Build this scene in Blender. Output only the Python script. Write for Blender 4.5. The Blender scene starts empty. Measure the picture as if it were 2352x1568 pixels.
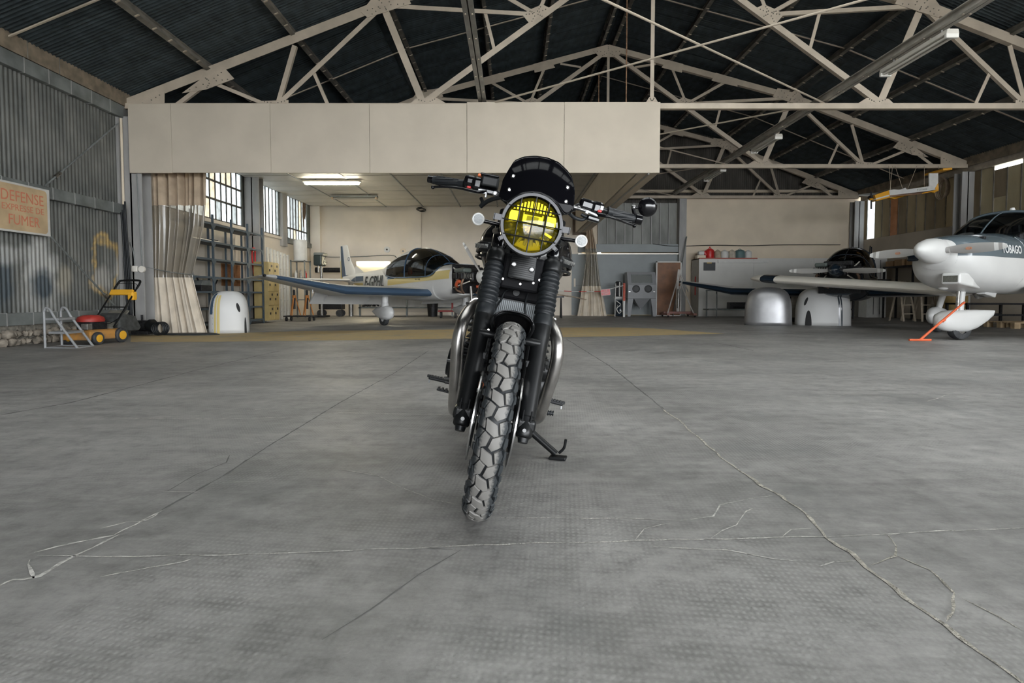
import bpy, bmesh, math, random
from mathutils import Vector, Matrix, Euler
random.seed(7)
SC = bpy.context.scene
COL = SC.collection
PI = math.pi
def V(*a): return Vector(a if len(a) > 1 else a[0])

# ---------------------------------------------------------------- camera
FPX = 1307.0; CX = 1176.0; CY = 736.0; CAMZ = 0.74
PITCH = math.atan(0.0446)
cam_d = bpy.data.cameras.new('camera'); cam = bpy.data.objects.new('camera', cam_d); COL.objects.link(cam)
cam_d.sensor_fit = 'HORIZONTAL'; cam_d.sensor_width = 36.0; cam_d.lens = 36.0*FPX/2352.0
cam_d.shift_y = -(784.0-CY)/2352.0
cam_d.clip_start = 0.05; cam_d.clip_end = 300
cam.location = (0, 0, CAMZ); cam.rotation_euler = (PI/2-PITCH, 0, 0)
SC.camera = cam
def at(px, py, Y):
    """photo pixel -> world point on the plane y = Y"""
    u = (px-CX)/FPX; v = (CY-py)/FPX
    c, s = math.cos(PITCH), math.sin(PITCH)
    d = Vector((u, c+v*s, -s+v*c))
    d *= Y/d.y
    return Vector((d.x, d.y, d.z+CAMZ))
def floor_at(px, py):
    p = at(px, py, 1.0); k = CAMZ/(CAMZ-p.z)
    return Vector((p.x*k, k, 0))
def wall_at(px, py, X):
    p = at(px, py, 1.0); k = X/p.x
    return Vector((X, k, CAMZ+(p.z-CAMZ)*k))

# ---------------------------------------------------------------- world and light
w = bpy.data.worlds.new('daylight'); SC.world = w; w.use_nodes = True
nt = w.node_tree; nt.nodes.clear()
wo = nt.nodes.new('ShaderNodeOutputWorld'); wb = nt.nodes.new('ShaderNodeBackground')
wb.inputs['Color'].default_value = (0.93, 0.965, 1.0, 1); wb.inputs['Strength'].default_value = 3.4
nt.links.new(wb.outputs[0], wo.inputs[0])
SC.view_settings.view_transform = 'Standard'; SC.view_settings.look = 'None'
SC.view_settings.exposure = 2.42; SC.view_settings.gamma = 1.0; SC.view_settings.use_curve_mapping = False
def portal(loc, rot, sx, sy):
    l = bpy.data.lights.new('daylight_portal', 'AREA'); l.shape = 'RECTANGLE'; l.size = sx; l.size_y = sy
    l.cycles.is_portal = True
    o = bpy.data.objects.new('daylight_portal', l); COL.objects.link(o); o.location = loc; o.rotation_euler = rot

# ---------------------------------------------------------------- materials
MATS = {}
def mat(name, col, rough=0.5, metal=0.0, var=0.0, scale=8.0, bump=0.0, bscale=60.0, col2=None, coat=0.0, emit=None, estr=0.0,
        trans=0.0, alpha=1.0, stretch=None, spec=None, ior=None, detail=4.0, rvar=0.0, thresh=(0.35, 0.65)):
    if name in MATS: return MATS[name]
    m = bpy.data.materials.new(name); m.use_nodes = True
    n = m.node_tree; b = n.nodes['Principled BSDF']; L = n.links.new
    b.inputs['Roughness'].default_value = rough; b.inputs['Metallic'].default_value = metal
    b.inputs['Base Color'].default_value = (*col, 1)
    if spec is not None: b.inputs['Specular IOR Level'].default_value = spec
    if ior: b.inputs['IOR'].default_value = ior
    if coat: b.inputs['Coat Weight'].default_value = coat; b.inputs['Coat Roughness'].default_value = 0.05
    if trans: b.inputs['Transmission Weight'].default_value = trans
    if alpha < 1: b.inputs['Alpha'].default_value = alpha
    if emit: b.inputs['Emission Color'].default_value = (*emit, 1); b.inputs['Emission Strength'].default_value = estr
    if var or bump or col2 or rvar:
        tc = n.nodes.new('ShaderNodeTexCoord'); src = tc.outputs['Object']
        if stretch:
            mp = n.nodes.new('ShaderNodeMapping'); mp.inputs['Scale'].default_value = stretch
            L(src, mp.inputs[0]); src = mp.outputs[0]
        nz = n.nodes.new('ShaderNodeTexNoise'); nz.inputs['Scale'].default_value = scale; nz.inputs['Detail'].default_value = detail
        L(src, nz.inputs['Vector'])
        if var or col2:
            r = n.nodes.new('ShaderNodeValToRGB'); r.color_ramp.elements[0].position = thresh[0]; r.color_ramp.elements[1].position = thresh[1]
            c2 = col2 if col2 else tuple(min(1, c*(1+var)) for c in col)
            c1 = col if col2 else tuple(c*(1-var) for c in col)
            r.color_ramp.elements[0].color = (*c1, 1); r.color_ramp.elements[1].color = (*c2, 1)
            L(nz.outputs['Fac'], r.inputs[0]); L(r.outputs[0], b.inputs['Base Color'])
        if rvar:
            mr = n.nodes.new('ShaderNodeMapRange'); mr.inputs['To Min'].default_value = max(0.02, rough-rvar); mr.inputs['To Max'].default_value = min(1, rough+rvar)
            L(nz.outputs['Fac'], mr.inputs['Value']); L(mr.outputs[0], b.inputs['Roughness'])
        if bump:
            n2 = n.nodes.new('ShaderNodeTexNoise'); n2.inputs['Scale'].default_value = bscale; n2.inputs['Detail'].default_value = 3
            L(src, n2.inputs['Vector'])
            bp = n.nodes.new('ShaderNodeBump'); bp.inputs['Strength'].default_value = bump; bp.inputs['Distance'].default_value = 0.01
            L(n2.outputs['Fac'], bp.inputs['Height']); L(bp.outputs[0], b.inputs['Normal'])
    MATS[name] = m; return m

# ---------------------------------------------------------------- mesh builder
def frame(p, q):
    """matrix with z along q-p at p"""
    d = (Vector(q)-Vector(p)); d.normalize()
    M = d.to_track_quat('Z', 'Y').to_matrix().to_4x4(); M.translation = Vector(p); return M
class MB:
    def __init__(s): s.v = []; s.f = []
    def add(s, vs, fs, M=None):
        o = len(s.v)
        s.v += [tuple(M @ Vector(p)) if M else tuple(p) for p in vs]
        s.f += [tuple(i+o for i in f) for f in fs]; return s
    def box(s, lo, hi, M=None):
        x0, y0, z0 = lo; x1, y1, z1 = hi
        return s.add([(x0,y0,z0),(x1,y0,z0),(x1,y1,z0),(x0,y1,z0),(x0,y0,z1),(x1,y0,z1),(x1,y1,z1),(x0,y1,z1)],
                     [(0,3,2,1),(4,5,6,7),(0,1,5,4),(1,2,6,5),(2,3,7,6),(3,0,4,7)], M)
    def cbox(s, c, d, M=None):
        return s.box([c[i]-d[i]/2 for i in range(3)], [c[i]+d[i]/2 for i in range(3)], M)
    def bar(s, p, q, w, h, up=(0,0,1)):
        """rectangular bar p->q; w across (perp. to up), h along up"""
        p = Vector(p); q = Vector(q); d = (q-p); L = d.length; d.normalize(); u = Vector(up)
        x = d.cross(u)
        if x.length < 1e-4: x = d.cross(Vector((1,0,0)))
        x.normalize(); z = x.cross(d)
        M = Matrix((x, d, z)).transposed().to_4x4(); M.translation = p
        return s.box((-w/2, 0, -h/2), (w/2, L, h/2), M)
    def tube(s, p, q, r, r2=None, n=12, cap=True):
        M = frame(p, q); L = (Vector(q)-Vector(p)).length; r2 = r if r2 is None else r2
        vs = [(r*math.cos(2*PI*i/n), r*math.sin(2*PI*i/n), 0) for i in range(n)] + [(r2*math.cos(2*PI*i/n), r2*math.sin(2*PI*i/n), L) for i in range(n)]
        fs = [(i, (i+1)%n, n+(i+1)%n, n+i) for i in range(n)]
        if cap: fs += [tuple(range(n-1,-1,-1)), tuple(range(n, 2*n))]
        return s.add(vs, fs, M)
    def path(s, pts, r, n=8, cap=True, flat=None, closed=False):
        pts = [Vector(p) for p in pts]; rs = r if isinstance(r, (list, tuple)) else [r]*len(pts)
        N = len(pts); rings = []; ref = None
        for i, p in enumerate(pts):
            if closed: t = pts[(i+1)%N]-pts[i-1]
            else: t = pts[min(i+1,N-1)]-pts[max(i-1,0)]
            t.normalize()
            if ref is None:
                ref = Vector((0,0,1)) if abs(t.z) < 0.9 else Vector((1,0,0))
            a = t.cross(ref)
            if a.length < 1e-5: a = t.cross(Vector((0.3,1,0.2)))
            a.normalize(); b = a.cross(t); ref = b
            fl = flat or (1, 1)
            rings.append([p + a*(rs[i]*fl[0]*math.cos(2*PI*k/n)) + b*(rs[i]*fl[1]*math.sin(2*PI*k/n)) for k in range(n)])
        return s.loft(rings, cap and not closed, cyc=closed)
    def loft(s, rings, cap=True, cyc=False, closed=True):
        n = len(rings[0]); vs = [tuple(p) for r in rings for p in r]; fs = []
        R = len(rings)
        for j in range(R if cyc else R-1):
            a = j*n; b = ((j+1)%R)*n
            for i in range(n if closed else n-1):
                k = (i+1)%n; fs.append((a+i, a+k, b+k, b+i))
        if cap and closed and not cyc: fs += [tuple(range(n-1,-1,-1)), tuple(range((R-1)*n, R*n))]
        return s.add(vs, fs)
    def lathe(s, prof, n=24, M=None, a0=0.0, a1=2*PI, cap=False):
        full = abs(a1-a0-2*PI) < 1e-6; cols = n if full else n+1
        vs = []; fs = []; m = len(prof)
        for i in range(cols):
            a = a0+(a1-a0)*i/n
            vs += [(r*math.cos(a), r*math.sin(a), z) for r, z in prof]
        for i in range(n):
            j = (i+1) % cols
            for k in range(m-1): fs.append((i*m+k, j*m+k, j*m+k+1, i*m+k+1))
        return s.add(vs, fs, M)
    def prism(s, poly, h0, h1, M=None):
        n = len(poly); vs = [(x, y, h0) for x, y in poly]+[(x, y, h1) for x, y in poly]
        fs = [(i, (i+1)%n, n+(i+1)%n, n+i) for i in range(n)]+[tuple(range(n-1,-1,-1)), tuple(range(n,2*n))]
        return s.add(vs, fs, M)
    def grid(s, nu, nv, fn, M=None):
        vs = [fn(i/nu, j/nv) for j in range(nv+1) for i in range(nu+1)]
        fs = [(j*(nu+1)+i, j*(nu+1)+i+1, (j+1)*(nu+1)+i+1, (j+1)*(nu+1)+i) for j in range(nv) for i in range(nu)]
        return s.add(vs, fs, M)
    def ball(s, c, r, n=12, m=8, sc=(1,1,1)):
        vs = []; c = Vector(c)
        for j in range(m+1):
            t = PI*j/m
            for i in range(n):
                a = 2*PI*i/n; vs.append((c.x+r*sc[0]*math.sin(t)*math.cos(a), c.y+r*sc[1]*math.sin(t)*math.sin(a), c.z+r*sc[2]*math.cos(t)))
        fs = [(j*n+i, (j+1)*n+i, (j+1)*n+(i+1)%n, j*n+(i+1)%n) for j in range(m) for i in range(n)]
        return s.add(vs, fs)
    def mesh(s, name, m, smooth=None):
        me = bpy.data.meshes.new(name); me.from_pydata(s.v, [], s.f); me.validate(); 
        bm = bmesh.new(); bm.from_mesh(me); bmesh.ops.remove_doubles(bm, verts=bm.verts, dist=1e-6)
        bmesh.ops.recalc_face_normals(bm, faces=bm.faces); bm.to_mesh(me); bm.free()
        for mm in (m if isinstance(m, (list, tuple)) else [m]): me.materials.append(mm)
        if smooth is not None:
            me.polygons.foreach_set('use_smooth', [True]*len(me.polygons))
            me.set_sharp_from_angle(angle=math.radians(smooth))
        return me
    def build(s, name, m, parent=None, smooth=None, bevel=0, seg=2, solid=0, sub=0, loc=None, rot=None):
        o = bpy.data.objects.new(name, s.mesh(name, m, smooth)); COL.objects.link(o)
        if parent: o.parent = parent
        if solid: q = o.modifiers.new('solid', 'SOLIDIFY'); q.thickness = solid; q.offset = 0
        if bevel: q = o.modifiers.new('bevel', 'BEVEL'); q.width = bevel; q.segments = seg; q.limit_method = 'ANGLE'; q.angle_limit = math.radians(40)
        if sub: q = o.modifiers.new('sub', 'SUBSURF'); q.levels = sub; q.render_levels = sub
        if loc: o.location = loc
        if rot: o.rotation_euler = rot
        return o
def tag(o, label=None, cat=None, group=None, kind=None):
    if label: o['label'] = label
    if cat: o['category'] = cat
    if group: o['group'] = group
    if kind: o['kind'] = kind
    return o
def thing(name, label, cat, loc=(0,0,0), rotz=0, group=None, kind=None):
    o = bpy.data.objects.new(name, None); o.empty_display_size = 0.1; COL.objects.link(o)
    o.location = loc; o.rotation_euler = (0, 0, rotz)
    return tag(o, label, cat, group, kind)
def dup(o, parent=None, loc=None, rotz=None):
    kids = [c for c in ALLKIDS(o)]
    c = o.copy(); COL.objects.link(c); c.parent = parent
    if loc is not None: c.location = loc
    if rotz is not None: c.rotation_euler = (0, 0, rotz)
    for k in kids: dup(k, c)
    return c
def ALLKIDS(o): return list(o.children)
def inst(o, parent, M):
    """another piece sharing o's mesh"""
    c = o.copy(); COL.objects.link(c); c.parent = parent; c.matrix_local = M; return c
def text_part(name, body, size, m, parent, M, extrude=0.001, align='CENTER', sx=1.0, bold=0.0, space=1.0):
    cu = bpy.data.curves.new(name, 'FONT'); cu.body = body; cu.size = size; cu.align_x = align; cu.align_y = 'CENTER'
    cu.extrude = extrude; cu.offset = bold; cu.space_character = space; cu.resolution_u = 3
    t = bpy.data.objects.new(name+'_curve', cu); COL.objects.link(t)
    bpy.context.view_layer.update()
    me = bpy.data.meshes.new_from_object(t.evaluated_get(bpy.context.evaluated_depsgraph_get()))
    bpy.data.objects.remove(t); bpy.data.curves.remove(cu)
    me.materials.clear(); me.materials.append(m)
    o = bpy.data.objects.new(name, me); COL.objects.link(o)
    if parent: o.parent = parent
    o.matrix_local = M @ Matrix.Diagonal((sx, 1, 1, 1)); return o
def basis(o, x, y, z=None):
    """matrix with origin o, local axes x, y and z"""
    x = Vector(x).normalized(); y = Vector(y).normalized(); z = Vector(z).normalized() if z else x.cross(y)
    M = Matrix((x, y, z)).transposed().to_4x4(); M.translation = Vector(o); return M
def smooth_pts(pts, k=6):
    """Catmull-Rom through pts"""
    P = [Vector(p) for p in pts]; P = [P[0]*2-P[1]]+P+[P[-1]*2-P[-2]]; out = []
    for i in range(1, len(P)-2):
        for j in range(k):
            t = j/k; a, b, c, d = P[i-1], P[i], P[i+1], P[i+2]
            out.append(0.5*((2*b)+(c-a)*t+(2*a-5*b+4*c-d)*t*t+(3*b-a-3*c+d)*t**3))
    out.append(P[-2]); return out
# ================================================================ hangar shell
D0, D1, D2, D3 = 5.85, 10.85, 15.80, 20.75
YF = -14.15                      # open front of the hangar, behind the camera
XL, XR, XRIDGE = -7.32, 12.62, 2.62
M_truss = mat('beige_truss_paint', (0.51,0.435,0.345), 0.55, var=0.12, scale=3, bump=0.1)
M_girt = mat('grey_galvanised', (0.20,0.215,0.21), 0.55, metal=0.3, var=0.25, scale=3)
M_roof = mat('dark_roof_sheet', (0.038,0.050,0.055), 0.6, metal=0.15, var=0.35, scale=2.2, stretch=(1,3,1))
M_purlin = mat('brown_grey_purlin', (0.19,0.175,0.15), 0.65, var=0.3, scale=4)
M_lwall = mat('galvanised_wall_sheet', (0.10,0.106,0.10), 0.5, metal=0.4, col2=(0.20,0.20,0.185), scale=1.3, stretch=(1,1,0.35), rvar=0.15)
def sprayed(m, spots):
    """old spray paint on the wall sheets: soft-edged ellipses at fixed places"""
    n = m.node_tree; L = n.links.new; b = n.nodes['Principled BSDF']; cur = b.inputs['Base Color'].links[0].from_socket
    g = n.nodes.new('ShaderNodeNewGeometry'); nz = n.nodes.new('ShaderNodeTexNoise'); nz.inputs['Scale'].default_value = 3.5; nz.inputs['Detail'].default_value = 6; L(g.outputs['Position'], nz.inputs[0])
    for (c, rad, col, inner, k) in spots:
        mp = n.nodes.new('ShaderNodeMapping'); mp.vector_type = 'POINT'; sc = (0.0, 1/rad[0], 1/rad[1]); mp.inputs['Scale'].default_value = sc; mp.inputs['Location'].default_value = (0, -c[0]*sc[1], -c[1]*sc[2]); L(g.outputs['Position'], mp.inputs[0])
        ln = n.nodes.new('ShaderNodeVectorMath'); ln.operation = 'LENGTH'; L(mp.outputs[0], ln.inputs[0])
        ad = n.nodes.new('ShaderNodeMath'); ad.operation = 'MULTIPLY_ADD'; L(nz.outputs['Fac'], ad.inputs[0]); ad.inputs[1].default_value = 1.3; 
        sh_ = n.nodes.new('ShaderNodeMath'); sh_.operation = 'SUBTRACT'; L(ln.outputs['Value'], sh_.inputs[0]); sh_.inputs[1].default_value = 0.65; L(sh_.outputs[0], ad.inputs[2])
        r = n.nodes.new('ShaderNodeValToRGB'); e = r.color_ramp.elements
        if inner: e[0].position = 0.62; e[0].color = (0,0,0,1); e[1].position = 0.82; e[1].color = (k,k,k,1); q = e.new(1.02); q.color = (0,0,0,1)
        else: e[0].position = 0.45; e[0].color = (k,k,k,1); e[1].position = 1.0; e[1].color = (0,0,0,1)
        L(ad.outputs[0], r.inputs[0]); x = n.nodes.new('ShaderNodeMix'); x.data_type = 'RGBA'; L(r.outputs[0], x.inputs[0]); L(cur, x.inputs[6]); x.inputs[7].default_value = (*col, 1); cur = x.outputs[2]
    L(cur, b.inputs['Base Color'])
_w = lambda px, py: (lambda p: (p.y, p.z))(wall_at(px, py, -7.3))
sprayed(M_lwall, [(_w(95,605), (0.42,0.42), (0.46,0.46,0.44), False, 0.75), (_w(95,690), (0.5,0.5), (0.42,0.42,0.40), False, 0.5), (_w(98,655), (0.22,0.36), (0.05,0.07,0.085), False, 0.9), (_w(8,640), (0.25,0.5), (0.05,0.07,0.085), False, 0.8), (_w(8,585), (0.3,0.2), (0.42,0.42,0.40), False, 0.6),
    (_w(245,610), (0.42,0.62), (0.52,0.36,0.14), True, 0.9), (_w(235,640), (0.30,0.26), (0.48,0.46,0.42), False, 0.6), (_w(277,630), (0.16,0.45), (0.55,0.53,0.48), False, 0.7), (_w(150,640), (0.2,0.3), (0.40,0.36,0.28), False, 0.5)])
M_beige = mat('beige_board', (0.72,0.62,0.485), 0.75, var=0.05, scale=1.5, bump=0.05, bscale=90)
M_fascia = mat('cream_fascia_board', (0.56,0.495,0.405), 0.75, var=0.05, scale=1.5, bump=0.05, bscale=90)
M_white = mat('white_plaster', (0.74,0.67,0.575), 0.8, var=0.06, scale=1.2, bump=0.1, bscale=30)
M_ceil = mat('grey_ceiling_panel', (0.40,0.38,0.335), 0.6, var=0.06, scale=2)
M_dark = mat('dark_gap', (0.03,0.03,0.03), 0.9)
M_col = mat('grey_column_paint', (0.34,0.335,0.325), 0.6, var=0.12, scale=4, stretch=(1,1,0.3))
M_rust = mat('rusty_rod', (0.30,0.17,0.10), 0.7, var=0.4, scale=20)

# ---------------------------------------------------------------- floor
def floor_material():
    m = bpy.data.materials.new('worn_concrete'); m.use_nodes = True; n = m.node_tree; L = n.links.new
    b = n.nodes['Principled BSDF']; g = n.nodes.new('ShaderNodeNewGeometry'); P = g.outputs['Position']
    def noise(scale, detail=5, st=(1,1,1), rough=0.55):
        mp = n.nodes.new('ShaderNodeMapping'); mp.inputs['Scale'].default_value = st; L(P, mp.inputs[0])
        z = n.nodes.new('ShaderNodeTexNoise'); z.inputs['Scale'].default_value = scale; z.inputs['Detail'].default_value = detail
        z.inputs['Roughness'].default_value = rough; L(mp.outputs[0], z.inputs['Vector']); return z.outputs['Fac']
    def ramp(f, stops):
        r = n.nodes.new('ShaderNodeValToRGB'); e = r.color_ramp.elements
        while len(e) < len(stops): e.new(0.5)
        for k, (p, c) in enumerate(stops): e[k].position = p; e[k].color = (*(c if isinstance(c, tuple) else (c,c,c)), 1)
        L(f, r.inputs[0]); return r.outputs[0]
    def mix(a, bb, f, mode='MIX'):
        x = n.nodes.new('ShaderNodeMix'); x.data_type = 'RGBA'; x.blend_type = mode
        if isinstance(f, (int, float)): x.inputs[0].default_value = f
        else: L(f, x.inputs[0])
        for k, s in ((6, a), (7, bb)):
            if isinstance(s, tuple): x.inputs[k].default_value = (*s, 1)
            else: L(s, x.inputs[k])
        return x.outputs[2]
    base = ramp(noise(0.55, 6, (1,1.6,1)), [(0.30, (0.20,0.197,0.19)), (0.5, (0.29,0.283,0.272)), (0.72, (0.385,0.377,0.362))])
    fine = ramp(noise(8.5, 10, (1,1,1), 0.78), [(0.30, 0.50), (0.5, 0.97), (0.68, 1.30)])
    c = mix(base, fine, 0.85, 'MULTIPLY')
    strk = ramp(noise(3.2, 9, (0.5,3.0,1), 0.72), [(0.34, 0.66), (0.55, 1.0), (0.72, 1.16)])
    c = mix(c, strk, 0.7, 'MULTIPLY')
    stain = ramp(noise(1.15, 4, (1,1,1)), [(0.56, 0.0), (0.70, 1.0)])
    c = mix(c, (0.125,0.128,0.128), mixf(n, L, stain, 0.6))
    dust = ramp(noise(22.0, 3), [(0.70, 0.0), (0.78, 1.0)])
    c = mix(c, (0.42,0.41,0.39), mixf(n, L, dust, 0.30))
    # rolled-in imprint: a fine grid of small dimples, set slightly askew
    mp = n.nodes.new('ShaderNodeMapping'); mp.inputs['Rotation'].default_value = (0,0,0.12); mp.inputs['Scale'].default_value = (62,46,1); L(P, mp.inputs[0])
    sx = n.nodes.new('ShaderNodeSeparateXYZ'); L(mp.outputs[0], sx.inputs[0])
    def op(o, a, bb=None):
        q = n.nodes.new('ShaderNodeMath'); q.operation = o
        for k, s in enumerate((a, bb)):
            if s is None: continue
            if isinstance(s, (int, float)): q.inputs[k].default_value = s
            else: L(s, q.inputs[k])
        return q.outputs[0]
    wx = op('SINE', op('MULTIPLY', sx.outputs[0], 2*PI)); wy = op('SINE', op('MULTIPLY', sx.outputs[1], 2*PI))
    dots = op('MULTIPLY', op('ADD', wx, 1.0), op('ADD', wy, 1.0))     # 0..4
    patch = ramp(noise(0.8, 4), [(0.42, 0.05), (0.58, 1.0)])
    dd = op('MULTIPLY', op('MULTIPLY', dots, 0.25), patch)
    c = mix(c, (0.37,0.365,0.35), op('MULTIPLY', dd, 0.75))
    L(c, b.inputs['Base Color'])
    rr = ramp(noise(1.7, 4), [(0.3, 0.42), (0.7, 0.6)]); L(rr, b.inputs['Roughness'])
    b.inputs['Specular IOR Level'].default_value = 0.6
    bp = n.nodes.new('ShaderNodeBump'); bp.inputs['Strength'].default_value = 0.35; bp.inputs['Distance'].default_value = 0.004
    hh = op('ADD', op('MULTIPLY', dd, -0.35), noise(40, 6)); L(hh, bp.inputs['Height']); L(bp.outputs[0], b.inputs['Normal'])
    return m
def mixf(n, L, f, k):
    q = n.nodes.new('ShaderNodeMath'); q.operation = 'MULTIPLY'; L(f, q.inputs[0]); q.inputs[1].default_value = k; return q.outputs[0]
M_floor = floor_material()
floor = MB().box((XL-0.3, YF, -0.15), (XR+0.3, D3+0.4, 0.0)).build('floor', M_floor); tag(floor, kind='structure', label='worn grey concrete hangar floor with cracks and rolled texture')
apron = MB().box((-60, -70, -0.2), (70, YF, -0.01)).build('ground', mat('apron_concrete', (0.50,0.49,0.46), 0.8, var=0.1, scale=0.5)); tag(apron, kind='structure', label='pale concrete apron outside the open hangar front')
gs = MB().box((-60, YF, -0.25), (XL-0.35, 60, -0.03)).box((XR+0.35, YF, -0.25), (70, 60, -0.03)).build('ground', mat('outside_gravel', (0.40,0.39,0.34), 0.9, var=0.15, scale=0.8)); tag(gs, kind='structure', label='gravel ground outside the hangar walls')

M_crack = mat('pale_crack_edge', (0.50,0.485,0.455), 0.9, var=0.3, scale=30, bump=0.6, bscale=120)
M_crackd = mat('dark_crack', (0.15,0.148,0.142), 0.95)
M_cracks = mat('sandy_crack_fill', (0.40,0.375,0.325), 0.95, var=0.35, scale=40, bump=1.0, bscale=150)
def crack(pix, w, m, z=0.0012, jit=0.5):
    pts = [floor_at(*p) for p in pix]; P = []
    for a, b in zip(pts[:-1], pts[1:]):
        k = max(2, int((b-a).length/0.035)); k = min(k, 160)
        for i in range(k): P.append(a.lerp(b, i/k))
    P.append(pts[-1]); mb = MB(); L = []; R = []; off = 0
    for i, p in enumerate(P):
        t = (P[min(i+1, len(P)-1)]-P[max(i-1, 0)]); t.normalize(); nrm = Vector((-t.y, t.x, 0))
        off = off*0.8 + random.uniform(-1, 1)*w*jit
        ww = w*random.uniform(0.35, 1.25)*(0.3 if i in (0, len(P)-1) else 1)
        L.append(p+nrm*(off+ww/2)+Vector((0,0,z))); R.append(p+nrm*(off-ww/2)+Vector((0,0,z)))
    n = len(P); mb.add(L+R, [(i, i+1, n+i+1, n+i) for i in range(n-1)])
    return mb.build('crack', m, floor)
PALE = [([(86,1277),(250,1276),(480,1275),(700,1268),(1000,1257),(1176,1250),(1300,1245),(1460,1240),(1720,1236),(1890,1233),(2100,1220),(2352,1212)], 0.010),
        ([(80,1270),(130,1255),(200,1240),(265,1230)], 0.016), ([(270,1228),(215,1258),(150,1292),(90,1322),(30,1330),(0,1345)], 0.022),
        ([(265,1228),(350,1185),(372,1173)], 0.012), ([(230,1215),(290,1200),(335,1196),(365,1180)], 0.010), ([(70,1285),(68,1305),(78,1330)], 0.012),
        ([(270,960),(500,962),(680,958),(780,948),(900,950),(1040,952)], 0.012), ([(300,962),(480,952),(540,948),(700,925),(760,920)], 0.010),
        ([(780,1078),(870,1092),(930,1120),(1000,1150),(1050,1158)], 0.009), ([(1130,1190),(1300,1190),(1440,1190),(1560,1196),(1640,1186),(1655,1160),(1720,1146),(1775,1138)], 0.008),
        ([(1460,1240),(1480,1215),(1540,1202)], 0.007), ([(1635,1236),(1660,1218),(1690,1205),(1715,1175),(1735,1165)], 0.006), ([(1795,1232),(1815,1215),(1860,1212)], 0.008),
        ([(1880,1303),(1920,1292),(1970,1290)], 0.008), ([(1500,1255),(1670,1262),(1780,1285),(1830,1290)], 0.008), ([(1420,938),(1510,936)], 0.012), ([(1290,1012),(1420,1000),(1500,1010)],0.006),
        ([(1475,845),(1720,840),(1900,836),(2150,828)], 0.012), ([(2130,922),(2180,906),(2352,918)], 0.012), ([(510,1108),(590,1105)], 0.008), ([(370,1128),(460,1130)],0.008),
        ([(230,1325),(420,1290),(440,1283)],0.009), ([(572,1018),(640,1012)],0.012)]
for p, wd in PALE: crack(p, wd*0.7, M_crack)
SANDY = [([(1525,940),(1600,1002),(1660,1050),(1700,1082),(1740,1112),(1790,1140),(1830,1168),(1870,1205),(1900,1235),(1960,1270),(2000,1305),(2060,1355),(2130,1410),(2200,1465),(2290,1530),(2352,1580)], 0.022),
         ([(2040,1230),(2062,1255),(2058,1278),(2005,1300)], 0.012), ([(2060,1275),(2140,1310),(2198,1364),(2192,1410),(2180,1430)], 0.012), ([(2200,1370),(2300,1420),(2352,1450)],0.006)]
for p, wd in SANDY: crack(p, wd*0.62, M_cracks, 0.0016)
DARK = [([(1300,778),(1400,840),(1470,895),(1525,940)], 0.014), ([(985,805),(900,860),(780,925),(640,1010),(500,1100),(370,1172)], 0.010), ([(640,806),(450,850),(300,890),(160,925),(0,953)], 0.016),
        ([(1060,1262),(960,1320),(850,1400),(740,1470)], 0.005), ([(528,1045),(520,1062),(450,1090),(385,1128)], 0.006), ([(1640,786),(1730,805)], 0.02), ([(960,1258),(1040,1262)],0.004)]
for p, wd in DARK: crack(p, wd, M_crackd, 0.001, 0.2)

# yellow painted floor line
M_yel = mat('worn_yellow_floor_paint', (0.56,0.42,0.21), 0.75, col2=(0.42,0.36,0.26), scale=4, bump=0.1, thresh=(0.5,0.75))
yl = MB()
PT = [(300,770),(420,768),(700,760),(1000,757),(1300,752),(1420,752),(1500,754)]; PB = [(1665,766),(1420,772),(1100,777),(800,781),(560,784),(420,785),(300,785)]
poly = [floor_at(*p) for p in PT+PB]
yl.add([(p.x, p.y, 0.0009) for p in poly], [tuple(range(len(poly)))]).build('painted_line', M_yel, floor)

# ---------------------------------------------------------------- corrugated sheets
def corr_mesh(name, width, length, m, period=0.076, amp=0.011, rows=1, sides=6):
    n = int(round(width/period))*sides; mb = MB()
    mb.grid(n, rows, lambda u, v: (u*width, v*length, amp*math.sin(2*PI*u*width/period)))
    return mb.mesh(name, m, 60)
def sheet(mesh, parent, M, name='corrugated_sheet'):
    o = bpy.data.objects.new(name, mesh); COL.objects.link(o); o.parent = parent; o.matrix_local = M; return o
# roof profile, measured off the front truss
def tp(px, py, D=None):
    p = at(px, py, D or D1); return Vector((p.x-XRIDGE, 0, p.z))
EAVE = tp(294,241); NODE = tp(880,-4); APEX = tp(1403,99,D2)
EAVE.x = XL-XRIDGE+0.02; APEX.x = 0
M_added_sky = bpy.data.materials.new('added_rooflight_sheet'); M_added_sky.use_nodes = True  # translucent sheets added out of view to brighten the floor
_n = M_added_sky.node_tree; _n.nodes.clear(); _o = _n.nodes.new('ShaderNodeOutputMaterial'); _t = _n.nodes.new('ShaderNodeBsdfTranslucent'); _t.inputs[0].default_value = (0.42,0.42,0.40,1); _n.links.new(_t.outputs[0], _o.inputs[0])
def corr_added_sky(me):
    c = me.copy(); c.materials.clear(); c.materials.append(M_added_sky); return c
roof = thing('ceiling', 'dark corrugated metal hangar roof on beige trusses', None, (XRIDGE,0,0), kind='structure')
W = 0.76; nS = int(math.ceil((D3+0.35-YF)/W))
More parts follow.
